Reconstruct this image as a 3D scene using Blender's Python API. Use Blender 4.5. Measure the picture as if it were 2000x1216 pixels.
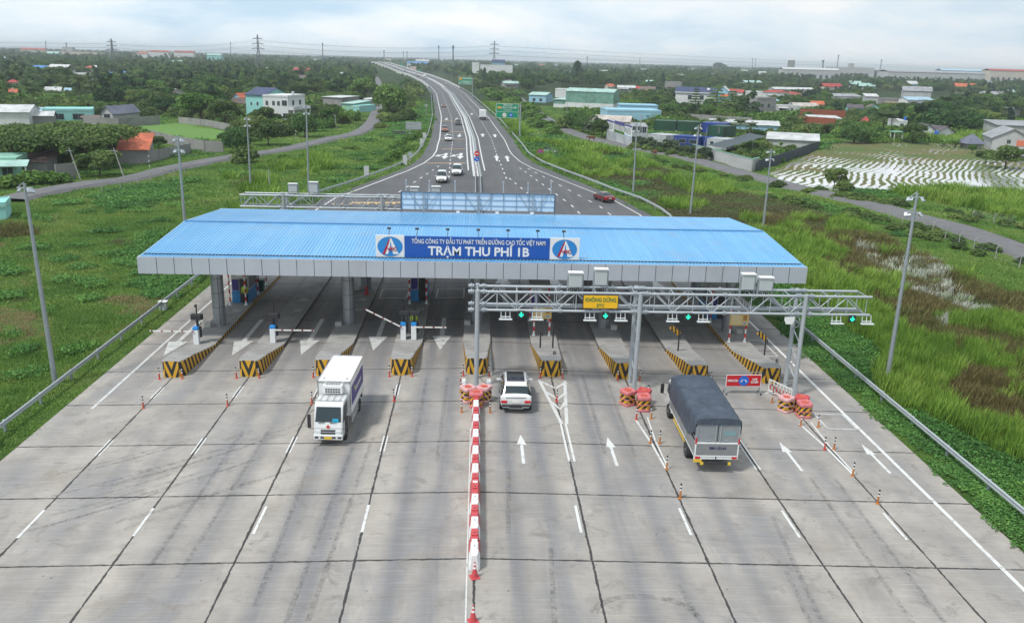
import bpy, bmesh, math, random
import numpy as np
from mathutils import Vector, Matrix, Euler, noise
R = math.radians
for o in list(bpy.data.objects): bpy.data.objects.remove(o, do_unlink=True)
SC = bpy.context.scene
COL = SC.collection
random.seed(7); np.random.seed(7)

# ------------------------------------------------------------------ camera
CX, CH, CF = -0.05, 20.13, 1643.2          # position x, height, focal length in photo pixels (2000 wide)
YAW, PITCH, ROLL = 0.044, 0.2902, 0.0262
FW = Vector((math.sin(YAW)*math.cos(PITCH), math.cos(YAW)*math.cos(PITCH), -math.sin(PITCH)))
_r = Vector((math.cos(YAW), -math.sin(YAW), 0)); _u = _r.cross(FW)
RT = _r*math.cos(ROLL)+_u*math.sin(ROLL); UP = -_r*math.sin(ROLL)+_u*math.cos(ROLL)
cam = bpy.data.cameras.new('camera'); co = bpy.data.objects.new('camera', cam); COL.objects.link(co)
cam.sensor_width = 36; cam.lens = CF/2000*36; cam.clip_end = 30000; cam.clip_start = 0.5
co.matrix_world = Matrix(((RT.x, UP.x, -FW.x, CX), (RT.y, UP.y, -FW.y, 0), (RT.z, UP.z, -FW.z, CH), (0, 0, 0, 1)))
SC.camera = co
def ray(x, y): return FW*CF+RT*(x-1000)-UP*(y-608)
def at(x, y, z=-1.0):                       # photo pixel -> world point at height z
    d = ray(x, y); t = (z-CH)/d.z; return Vector((CX+d.x*t, d.y*t, z))
def atY(x, y, Y):                           # photo pixel -> world point at distance Y
    d = ray(x, y); t = Y/d.y; return Vector((CX+d.x*t, Y, CH+d.z*t))
def pix(X, Y, Z):
    d = Vector((X-CX, Y, Z-CH)); z = max(d.dot(FW), .1); return 1000+CF*d.dot(RT)/z, 608-CF*d.dot(UP)/z

# ------------------------------------------------------------------ sky, sun, exposure
SUN_EL, SUN_AZ = R(58), R(232)              # azimuth clockwise from +Y
world = bpy.data.worlds.new('World'); SC.world = world; world.use_nodes = True
nt = world.node_tree; nt.nodes.clear()
def N(nt, typ, **kw):
    n = nt.nodes.new(typ)
    for k, v in kw.items():
        if k.startswith('i_'):
            k = k[2:]; k = int(k) if k.isdigit() else k.replace('_', ' ')
            n.inputs[k].default_value = v
        else: setattr(n, k, v)
    return n
out = N(nt, 'ShaderNodeOutputWorld'); bg = N(nt, 'ShaderNodeBackground', i_Strength=0.10)
sky = N(nt, 'ShaderNodeTexSky', sky_type='NISHITA', sun_disc=False, sun_elevation=SUN_EL, sun_rotation=SUN_AZ, air_density=1.0, dust_density=2.5, ozone_density=1.0)
tc = N(nt, 'ShaderNodeTexCoord'); sep = N(nt, 'ShaderNodeSeparateXYZ'); nt.links.new(tc.outputs['Generated'], sep.inputs[0])
ad = N(nt, 'ShaderNodeMath', operation='ADD', i_1=0.22); nt.links.new(sep.outputs['Z'], ad.inputs[0])
mx = N(nt, 'ShaderNodeMath', operation='MAXIMUM', i_1=0.05); nt.links.new(ad.outputs[0], mx.inputs[0])
dv = N(nt, 'ShaderNodeVectorMath', operation='DIVIDE'); cmb = N(nt, 'ShaderNodeCombineXYZ')
for k in range(3): nt.links.new(mx.outputs[0], cmb.inputs[k])
nt.links.new(tc.outputs['Generated'], dv.inputs[0]); nt.links.new(cmb.outputs[0], dv.inputs[1])
n1 = N(nt, 'ShaderNodeTexNoise', i_Scale=1.25, i_Detail=8.0, i_Roughness=0.55, i_Distortion=0.15); nt.links.new(dv.outputs[0], n1.inputs['Vector'])
cr = N(nt, 'ShaderNodeValToRGB'); nt.links.new(n1.outputs['Fac'], cr.inputs[0])
e = cr.color_ramp.elements
e[0].position = 0.33; e[0].color = (0.52, 0.70, 0.86, 1); e[1].position = 0.62; e[1].color = (0.97, 0.985, 1.0, 1)
x_ = e.new(0.47); x_.color = (0.76, 0.87, 0.96, 1)
# greyer to the right of the view
gx = N(nt, 'ShaderNodeMapRange', i_1=-0.1, i_2=0.75, i_3=1.0, i_4=0.80); nt.links.new(sep.outputs['X'], gx.inputs[0])
sc_ = N(nt, 'ShaderNodeVectorMath', operation='SCALE'); nt.links.new(cr.outputs[0], sc_.inputs[0]); nt.links.new(gx.outputs[0], sc_.inputs['Scale'])
gz = N(nt, 'ShaderNodeMapRange', i_1=0.0, i_2=0.16, i_3=1.10, i_4=.98); nt.links.new(sep.outputs['Z'], gz.inputs[0]); sz_ = N(nt, 'ShaderNodeVectorMath', operation='SCALE'); nt.links.new(sc_.outputs[0], sz_.inputs[0]); nt.links.new(gz.outputs[0], sz_.inputs['Scale']); sc_ = sz_
s10 = N(nt, 'ShaderNodeVectorMath', operation='SCALE'); s10.inputs['Scale'].default_value = 8.7; nt.links.new(sc_.outputs[0], s10.inputs[0])
mixs = N(nt, 'ShaderNodeMix', data_type='RGBA'); mixs.inputs['Factor'].default_value = 0.88
nt.links.new(sky.outputs[0], mixs.inputs['A']); nt.links.new(s10.outputs[0], mixs.inputs['B'])
nt.links.new(mixs.outputs['Result'], bg.inputs['Color']); nt.links.new(bg.outputs[0], out.inputs['Surface'])
sl = bpy.data.lights.new('sun', 'SUN'); so = bpy.data.objects.new('sun', sl); COL.objects.link(so)
sl.energy = 2.4; sl.angle = R(7); sl.color = (1.0, 0.96, 0.9)
sd = Vector((math.sin(SUN_AZ)*math.cos(SUN_EL), math.cos(SUN_AZ)*math.cos(SUN_EL), math.sin(SUN_EL)))
so.rotation_euler = sd.to_track_quat('Z', 'Y').to_euler(); so.location = (0, 0, 100)
vs = SC.view_settings; vs.view_transform = 'Standard'; vs.look = 'None'; vs.exposure = 0.42; vs.gamma = 1; vs.use_curve_mapping = False
SC.render.engine = 'CYCLES'
SC.cycles.volume_bounces = 0; SC.cycles.max_bounces = 6; SC.cycles.transparent_max_bounces = 8

# ------------------------------------------------------------------ materials
MATS = {}
def principled(name):
    m = bpy.data.materials.new(name); m.use_nodes = True; n = m.node_tree
    return m, n, n.nodes['Principled BSDF']
def mat(name, col, rough=0.6, metal=0.0, var=0.12, scale=3.0, bump=0.0, spec=None, emit=None, dirt=None, coat=0.0):
    """plain coloured surface with a fine uneven tone"""
    if name in MATS: return MATS[name]
    m, n, b = principled(name)
    b.inputs['Roughness'].default_value = rough; b.inputs['Metallic'].default_value = metal
    if coat: b.inputs['Coat Weight'].default_value = coat; b.inputs['Coat Roughness'].default_value = .08
    tcd = N(n, 'ShaderNodeTexCoord')
    nz = N(n, 'ShaderNodeTexNoise', i_Scale=scale, i_Detail=5.0, i_Roughness=.65); n.links.new(tcd.outputs['Object'], nz.inputs['Vector'])
    mr = N(n, 'ShaderNodeMapRange', i_1=.25, i_2=.75, i_3=1-var, i_4=1+var*.6); n.links.new(nz.outputs['Fac'], mr.inputs[0])
    s = N(n, 'ShaderNodeVectorMath', operation='SCALE'); s.inputs[0].default_value = col[:3]; n.links.new(mr.outputs[0], s.inputs['Scale'])
    src = s.outputs[0]
    if dirt:
        nd = N(n, 'ShaderNodeTexNoise', i_Scale=scale*.35, i_Detail=8.0, i_Roughness=.7, i_Distortion=.6); n.links.new(tcd.outputs['Object'], nd.inputs['Vector'])
        rd = N(n, 'ShaderNodeMapRange', i_1=.52, i_2=.72, i_3=0, i_4=dirt[1]); n.links.new(nd.outputs['Fac'], rd.inputs[0])
        mxd = N(n, 'ShaderNodeMix', data_type='RGBA'); mxd.inputs['B'].default_value = (*dirt[0], 1)
        n.links.new(rd.outputs[0], mxd.inputs['Factor']); n.links.new(src, mxd.inputs['A']); src = mxd.outputs['Result']
    n.links.new(src, b.inputs['Base Color'])
    if bump:
        bp = N(n, 'ShaderNodeBump', i_Strength=bump, i_Distance=.05); n.links.new(nz.outputs['Fac'], bp.inputs['Height']); n.links.new(bp.outputs[0], b.inputs['Normal'])
    if emit:
        b.inputs['Emission Color'].default_value = (*emit[0], 1); b.inputs['Emission Strength'].default_value = emit[1]
    MATS[name] = m; return m
def tagp(n, name): return MATS.setdefault(name, n)

def leafmat(name, c1, c2, c3, wscale=.08):
    """foliage: leaf to leaf, plant to plant and patch to patch variation"""
    m, n, b = principled(name)
    g = N(n, 'ShaderNodeNewGeometry'); oi = N(n, 'ShaderNodeObjectInfo')
    nz = N(n, 'ShaderNodeTexNoise', i_Scale=wscale, i_Detail=3.0); n.links.new(g.outputs['Position'], nz.inputs['Vector'])
    mr = N(n, 'ShaderNodeMapRange', i_1=.35, i_2=.65); n.links.new(nz.outputs['Fac'], mr.inputs[0])
    ma = N(n, 'ShaderNodeMath', operation='MULTIPLY_ADD', i_1=.5, i_2=.0); n.links.new(oi.outputs['Random'], ma.inputs[0])
    m2 = N(n, 'ShaderNodeMath', operation='MULTIPLY_ADD', i_1=.5); n.links.new(mr.outputs[0], m2.inputs[0]); n.links.new(ma.outputs[0], m2.inputs[2])
    r = N(n, 'ShaderNodeValToRGB'); n.links.new(m2.outputs[0], r.inputs[0])
    e = r.color_ramp.elements; e[0].color = (*c1, 1); e[0].position = .12; e[1].color = (*c3, 1); e[1].position = .9; q = e.new(.5); q.color = (*c2, 1)
    rp = N(n, 'ShaderNodeMapRange', i_3=.75, i_4=1.75); n.links.new(g.outputs['Random Per Island'], rp.inputs[0])
    s = N(n, 'ShaderNodeVectorMath', operation='SCALE'); n.links.new(r.outputs[0], s.inputs[0]); n.links.new(rp.outputs[0], s.inputs['Scale'])
    n.links.new(s.outputs[0], b.inputs['Base Color']); b.inputs['Roughness'].default_value = .75
    b.inputs['Specular IOR Level'].default_value = .25
    tr = N(n, 'ShaderNodeBsdfTranslucent'); n.links.new(s.outputs[0], tr.inputs['Color'])
    mxs = N(n, 'ShaderNodeMixShader', i_0=.25); o = n.nodes['Material Output']
    n.links.new(b.outputs[0], mxs.inputs[1]); n.links.new(tr.outputs[0], mxs.inputs[2]); n.links.new(mxs.outputs[0], o.inputs['Surface'])
    MATS[name] = m; return m

# ------------------------------------------------------------------ mesh builder
class MB:
    def __init__(s): s.v = []; s.f = []; s.m = []
    def add(s, vs, fs, mi=0):
        k = len(s.v); s.v += [tuple(p) for p in vs]; s.f += [tuple(i+k for i in f) for f in fs]; s.m += [mi]*len(fs); return s
    def box(s, cx, cy, cz, sx, sy, sz, mi=0, rz=0):
        x, y, z = sx/2, sy/2, sz/2; c, d = math.cos(rz), math.sin(rz)
        vs = [(cx+a*x*c-b*y*d, cy+a*x*d+b*y*c, cz+e*z) for e in (-1, 1) for a, b in ((-1, -1), (1, -1), (1, 1), (-1, 1))]
        return s.add(vs, [(3, 2, 1, 0), (4, 5, 6, 7), (0, 1, 5, 4), (1, 2, 6, 5), (2, 3, 7, 6), (3, 0, 4, 7)], mi)
    def b2(s, x0, x1, y0, y1, z0, z1, mi=0): return s.box((x0+x1)/2, (y0+y1)/2, (z0+z1)/2, abs(x1-x0), abs(y1-y0), abs(z1-z0), mi)
    def tube(s, pts, r, n=8, mi=0, caps=True):
        pts = [Vector(p) for p in pts]; rs = r if isinstance(r, (list, tuple)) else [r]*len(pts); k = len(s.v); prev = None
        for i, p in enumerate(pts):
            a = pts[max(i-1, 0)]; b = pts[min(i+1, len(pts)-1)]; d = (b-a)
            if d.length < 1e-9: d = Vector((0, 0, 1))
            d.normalize()
            if prev is None:
                up = Vector((0, 0, 1)) if abs(d.z) < .9 else Vector((1, 0, 0)); q = d.cross(up).normalized()
            else: q = (prev-d*prev.dot(d)).normalized()
            prev = q; w = d.cross(q)
            for j in range(n):
                t = 2*math.pi*(j+.5)/n; s.v.append(tuple(p+(q*math.cos(t)+w*math.sin(t))*rs[i]))
        for i in range(len(pts)-1):
            for j in range(n):
                s.f.append((k+i*n+j, k+i*n+(j+1) % n, k+(i+1)*n+(j+1) % n, k+(i+1)*n+j)); s.m.append(mi)
        if caps:
            s.f.append(tuple(k+j for j in range(n))[::-1]); s.m.append(mi)
            s.f.append(tuple(k+(len(pts)-1)*n+j for j in range(n))); s.m.append(mi)
        return s
    def bar(s, p, q, w, mi=0): return s.tube([p, q], w*.7071, 4, mi)
    def prism(s, poly, z0, z1, mi=0, top=None, side=None):
        n = len(poly); vs = [(x, y, z0) for x, y in poly]+[(x, y, z1) for x, y in poly]
        s.add(vs, [tuple(range(n))[::-1]], mi); k = len(s.v)-2*n
        s.f.append(tuple(k+n+i for i in range(n))); s.m.append(mi if top is None else top)
        for i in range(n): s.f.append((k+i, k+(i+1) % n, k+n+(i+1) % n, k+n+i)); s.m.append(mi if side is None else side)
        return s
    def xprism(s, prof, x0, x1, mi=0):      # profile in (y, z) extruded along x
        n = len(prof); vs = [(x0, y, z) for y, z in prof]+[(x1, y, z) for y, z in prof]
        return s.add(vs, [tuple(range(n)), tuple(range(n, 2*n))[::-1]]+[(i, n+i, n+(i+1) % n, (i+1) % n) for i in range(n)], mi)
    def quad(s, a, b, c, d, mi=0): return s.add([a, b, c, d], [(0, 1, 2, 3)], mi)
    def lathe(s, prof, c=(0, 0, 0), n=16, mi=0, axis='z'):
        k = len(s.v)
        for r, z in prof:
            for j in range(n):
                t = 2*math.pi*j/n
                if axis == 'z': s.v.append((c[0]+r*math.cos(t), c[1]+r*math.sin(t), c[2]+z))
                elif axis == 'x': s.v.append((c[0]+z, c[1]+r*math.cos(t), c[2]+r*math.sin(t)))
                else: s.v.append((c[0]+r*math.cos(t), c[1]+z, c[2]+r*math.sin(t)))
        for i in range(len(prof)-1):
            for j in range(n): s.f.append((k+i*n+j, k+i*n+(j+1) % n, k+(i+1)*n+(j+1) % n, k+(i+1)*n+j)); s.m.append(mi)
        s.f.append(tuple(k+j for j in range(n))[::-1]); s.m.append(mi)
        s.f.append(tuple(k+(len(prof)-1)*n+j for j in range(n))); s.m.append(mi)
        return s
    def build(s, name, mats, parent=None, smooth=0, bevel=0, fix=True):
        me = bpy.data.meshes.new(name); me.from_pydata(s.v, [], s.f)
        if not isinstance(mats, (list, tuple)): mats = [mats]
        for m in mats: me.materials.append(m)
        me.polygons.foreach_set('material_index', s.m)
        if fix:
            b = bmesh.new(); b.from_mesh(me); bmesh.ops.recalc_face_normals(b, faces=b.faces); b.to_mesh(me); b.free()
        if smooth:
            me.polygons.foreach_set('use_smooth', [True]*len(me.polygons)); me.set_sharp_from_angle(angle=R(smooth))
        o = bpy.data.objects.new(name, me); COL.objects.link(o)
        if parent: o.parent = parent
        if bevel:
            md = o.modifiers.new('bevel', 'BEVEL'); md.width = bevel; md.segments = 2; md.limit_method = 'ANGLE'
        return o
def tag(o, label=None, cat=None, group=None, kind=None):
    for k, v in (('label', label), ('category', cat), ('group', group), ('kind', kind)):
        if v: o[k] = v
    return o
def thing(name, label, cat, loc=(0, 0, 0), rz=0, group=None, kind=None):
    o = bpy.data.objects.new(name, None); COL.objects.link(o); o.location = loc; o.rotation_euler = (0, 0, rz); o.empty_display_size = .3
    return tag(o, label, cat, group, kind)
KIDS = {}
def copy_tree(o, parent=None, children=None):
    if children is None:
        children = {}
        for q in bpy.data.objects:
            if q.parent: children.setdefault(q.parent.name, []).append(q)
    c = o.copy(); COL.objects.link(c)
    if parent: c.parent = parent
    for ch in children.get(o.name, []): copy_tree(ch, c, children)
    return c
def dup(o, loc, rz=0, label=None, group=None, scale=None):
    c = copy_tree(o); c.location = loc; c.rotation_euler = (0, 0, rz)
    if label: c['label'] = label
    if group: c['group'] = group
    if scale: c.scale = scale if isinstance(scale, (tuple, list)) else (scale,)*3
    return c
def text(name, s, size, m, parent, loc, rot=(R(90), 0, 0), bold=0.0, ext=.01, sx=1.0, width=None):
    cu = bpy.data.curves.new(name, 'FONT'); cu.body = s; cu.size = size; cu.align_x = 'CENTER'; cu.align_y = 'CENTER'; cu.extrude = ext; cu.offset = bold*size
    cu.resolution_u = 3
    def ext_(q):
        cu.body = q; cu.align_x = 'LEFT'; tt_ = bpy.data.objects.new('t', cu); COL.objects.link(tt_); me = bpy.data.meshes.new_from_object(tt_.evaluated_get(bpy.context.evaluated_depsgraph_get())); bpy.data.objects.remove(tt_, do_unlink=True)
        x = [v.co.x for v in me.vertices]; y = [v.co.y for v in me.vertices]; return min(x), max(x), min(y), max(y)
    marks = []; s0 = s; s = s.replace('Đ', 'D')          # the built-in face has no barred D: add the bar
    if 'Đ' in s0:
        f = ext_('D'); full = ext_(s)
        for i, ch in enumerate(s0):
            if ch == 'Đ' and '\n' not in s0: r1 = ext_(s[:i+1])[1]; marks.append((r1-(f[1]-f[0])-.10*size-(full[0]+full[1])/2, r1-(f[1]-f[0])*.5-(full[0]+full[1])/2))
        cu.align_x = 'CENTER'; cu.body = s
    t = bpy.data.objects.new(name, cu); COL.objects.link(t)
    me = bpy.data.meshes.new_from_object(t.evaluated_get(bpy.context.evaluated_depsgraph_get()))
    bpy.data.objects.remove(t, do_unlink=True)
    if marks:
        b_ = bmesh.new(); b_.from_mesh(me); ys = [v.co.y for v in me.vertices if v.co.y]; cy = 0.0; xm = (min(v.co.x for v in me.vertices)+max(v.co.x for v in me.vertices))/2
        for p0, p1 in marks:
            vs = [b_.verts.new((xm+x, y, ext+.004)) for x, y in ((p0, -.045*size), (p1, -.045*size), (p1, .045*size), (p0, .045*size))]; b_.faces.new(vs)
        b_.to_mesh(me); b_.free()
    if width:
        xs = [v.co.x for v in me.vertices]; sx = width/(max(xs)-min(xs))
    for v in me.vertices: v.co.x *= sx
    me.materials.clear(); me.materials.append(m)
    o = bpy.data.objects.new(name, me); COL.objects.link(o); o.parent = parent; o.location = loc; o.rotation_euler = rot
    return o

GALV = mat('galvanised_steel', (.33, .37, .40), .45, .4, .14, 2.0)
GALVL = mat('light_galvanised', (.43, .47, .50), .45, .35, .12, 2.0)
DARK = mat('dark_rubber', (.02, .02, .022), .75)
BLACK = mat('black_plastic', (.025, .026, .03), .5)
WHITE = mat('white_enamel', (.74, .76, .76), .45, 0, .06)
REDP = mat('red_paint', (.55, .03, .03), .5, 0, .1)
GLASS = mat('dark_glass', (.025, .04, .045), .06, 0, .05, 1)
BLUEP = mat('blue_paint', (.02, .13, .5), .5)
CONC = mat('grey_concrete', (.30, .30, .29), .9, 0, .22, 1.2, .3, dirt=((.13, .13, .12), .8))
CONCL = mat('pale_concrete', (.42, .42, .40), .9, 0, .2, 1.0, .2, dirt=((.18, .18, .16), .7))
BARK = mat('bark', (.09, .07, .05), .95, 0, .3, 4)
PAINTW = None
# ------------------------------------------------------------------ the road's course
def lerp(t, y):
    if y <= t[0][0]: return t[0][1]
    for (a, p), (b, q) in zip(t, t[1:]):
        if y <= b: k = (y-a)/(b-a); return p+(q-p)*k
    return t[-1][1]
ZT = [(0, 0), (480, 0), (600, .6), (720, 2), (990, 5.5), (1340, 11), (1700, 11.5), (2600, 11.5)]
def zroad(y): return lerp(ZT, y)
_mp = [(928, 330, 0), (925.5, 300, 0), (922.5, 270, 0), (908.6, 227.8, 0), (880.6, 183, 0), (864, 168.5, .8), (847, 158, 2), (820, 146.5, 3.8), (791, 138, 5.6), (772, 129.5, 8.5), (757.6, 124, 11), (738, 121, 11.4), (700, 121.5, 11.5)]
XC = [(0, 0), (120, 0), (150, -.15)]
for a, b, z in _mp[1:]:
    p = at(a, b, z); XC.append((p.y, p.x))
def xmid(y): return lerp(XC, y)
WL = [(0, 24.75), (112, 24.75), (126, 23.3), (142, 19.3), (156, 15.8), (170, 12.6), (185, 11.2), (215, 10.9), (5000, 10.9)]
WR = [(0, 24.75), (118, 24.75), (128, 23.2), (147, 19.0), (166, 14.3), (178, 12), (192, 11.0), (5000, 10.9)]
CR = .0225
def zr(x, y):                                  # pavement surface
    return zroad(y)-CR*min(abs(x-xmid(y)), 25)
def tang(y):
    d = Vector((xmid(y+2)-xmid(y-2), 4, 0)); return d.normalized()
ROADS = {
 'left_village_road': [(20, 388), (60, 376), (170, 356), (250, 347), (340, 325), (455, 304), (560, 289), (640, 270), (697, 258), (726, 238), (736, 215), (737, 195), (741, 165), (735, 150)],
 'right_village_road': [(1012, 190), (1032, 206), (1060, 226), (1100, 249), (1150, 267), (1240, 287), (1330, 303), (1440, 333), (1560, 364), (1680, 390), (1780, 418), (1900, 450), (2010, 492), (2120, 540)]}
ROADW = {k: [at(a, b, -.62).to_2d() for a, b in v] for k, v in ROADS.items()}
def segd(p, a, b):
    d = b-a; t = max(0, min(1, (p-a).dot(d)/d.length_squared)); return (p-(a+d*t)).length
def roadd(x, y):
    p = Vector((x, y)); return min(segd(p, a, b) for v in ROADW.values() for a, b in zip(v, v[1:]))
def edge(x, y):
    m = x-xmid(y); return (m-lerp(WR, y)) if m > 0 else (-m-lerp(WL, y))
def zt(x, y):                                  # terrain surface
    e = edge(x, y) if y < 2500 else 50
    base = -1.08+.07*noise.noise(Vector((x*.06, y*.06, 0)))+(.05*noise.noise(Vector((x*.4, y*.4, 5))) if abs(x) < 120 and y < 250 else 0)
    if y > 3000: return base
    top = zr(xmid(y)+(1 if x > xmid(y) else -1)*24.7, y) if y < 112 else zroad(y)-.3
    if e < -.6: return top-.5-(1.5 if y > 600 else 0)
    if e < 1.9: return top-.07-(.43 if e < 0 else 0)
    w = 3.5+1.6*zroad(y); k = min(1, (e-1.9)/w); k = k*k*(3-2*k)
    return (top-.07)*(1-k)+base*k

# ground sheet ---------------------------------------------------------------
def grow(a, step, end, f=1.12):
    r = []; x = a
    while x < end: step *= f; x += step; r.append(x)
    return r
xs = [float(v) for v in np.arange(-48, 46.01, 1.0)]
xs = sorted([-v for v in grow(48, 1.0, 9000)]+xs+grow(46, 1.0, 9000))
ys = sorted([-v for v in grow(-4, 2, 400)]+[float(v) for v in np.arange(4, 260, 1.8)]+grow(259, 2.2, 12000, 1.06))
vs_ = []; nx = len(xs)
for y in ys:
    for x in xs: vs_.append((x, y, zt(x, y)))
fs_ = [(j*nx+i, j*nx+i+1, (j+1)*nx+i+1, (j+1)*nx+i) for j in range(len(ys)-1) for i in range(nx-1)]
GROUND, n, b = principled('grassy_ground')
g = N(n, 'ShaderNodeNewGeometry')
def noi(n, src, sc, det=5, rough=.6, dist=0, vec=None):
    q = N(n, 'ShaderNodeTexNoise', i_Scale=sc, i_Detail=float(det), i_Roughness=rough, i_Distortion=float(dist))
    n.links.new(src, q.inputs['Vector']); return q.outputs['Fac']
def rng(n, src, a, b, c=0., d=1.):
    q = N(n, 'ShaderNodeMapRange', i_1=float(a), i_2=float(b), i_3=float(c), i_4=float(d)); n.links.new(src, q.inputs[0]); return q.outputs[0]
def mixc(n, f, a, b):
    q = N(n, 'ShaderNodeMix', data_type='RGBA')
    for nm, s in (('Factor', f), ('A', a), ('B', b)):
        if isinstance(s, tuple): q.inputs[nm].default_value = (*s, 1)
        elif isinstance(s, float): q.inputs[nm].default_value = s
        else: n.links.new(s, q.inputs[nm])
    return q.outputs['Result']
def mul(n, a, b, op='MULTIPLY'):
    q = N(n, 'ShaderNodeMath', operation=op)
    for i, s in enumerate((a, b)):
        if isinstance(s, (int, float)): q.inputs[i].default_value = s
        else: n.links.new(s, q.inputs[i])
    return q.outputs[0]
P_ = g.outputs['Position']
c = mixc(n, rng(n, noi(n, P_, .05, 4), .4, .6), (.045, .10, .02), (.085, .155, .03))
c = mixc(n, rng(n, noi(n, P_, .16, 6, .7, .4), .52, .66), c, (.13, .15, .045))
c = mixc(n, rng(n, noi(n, P_, .11, 5, .7, .8), .62, .72), c, (.15, .12, .06))
c = mixc(n, rng(n, noi(n, P_, 1.6, 6, .75), .42, .62, .0, .7), c, (.03, .065, .018))
sy_ = N(n, 'ShaderNodeSeparateXYZ'); n.links.new(P_, sy_.inputs[0])
c = mixc(n, rng(n, sy_.outputs['Y'], 230, 330), c, mixc(n, rng(n, noi(n, P_, .05, 6, .7), .4, .62), (.018, .035, .014), (.045, .075, .025)))
n.links.new(c, b.inputs['Base Color']); b.inputs['Roughness'].default_value = 1; b.inputs['Specular IOR Level'].default_value = .1
bp = N(n, 'ShaderNodeBump', i_Strength=.8, i_Distance=.3); n.links.new(noi(n, P_, 2.2, 6, .7), bp.inputs['Height']); n.links.new(bp.outputs[0], b.inputs['Normal'])
m = MB(); m.v = vs_; m.f = fs_; m.m = [0]*len(fs_)
tag(m.build('ground', GROUND, smooth=60, fix=False), kind='structure')

# pavement -------------------------------------------------------------------
def strip_mesh(y0, y1, step, fl, fr, zf, skirt=.5, fold=True):
    m = MB(); Y = list(np.arange(y0, y1, step))+[y1]; k = 0
    for y in Y:
        c = xmid(y); l, r = fl(y), fr(y)
        xs = [l, l, (l+c)/2, c, (c+r)/2, r, r]
        for i, x in enumerate(xs): m.v.append((x, y, zf(x, y)-(skirt if i in (0, 6) else 0)))
    for j in range(len(Y)-1):
        for i in range(6): m.f.append((j*7+i, j*7+i+1, (j+1)*7+i+1, (j+1)*7+i)); m.m.append(0)
    return m
le = lambda y: xmid(y)-lerp(WL, y)
re = lambda y: xmid(y)+lerp(WR, y)

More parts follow.
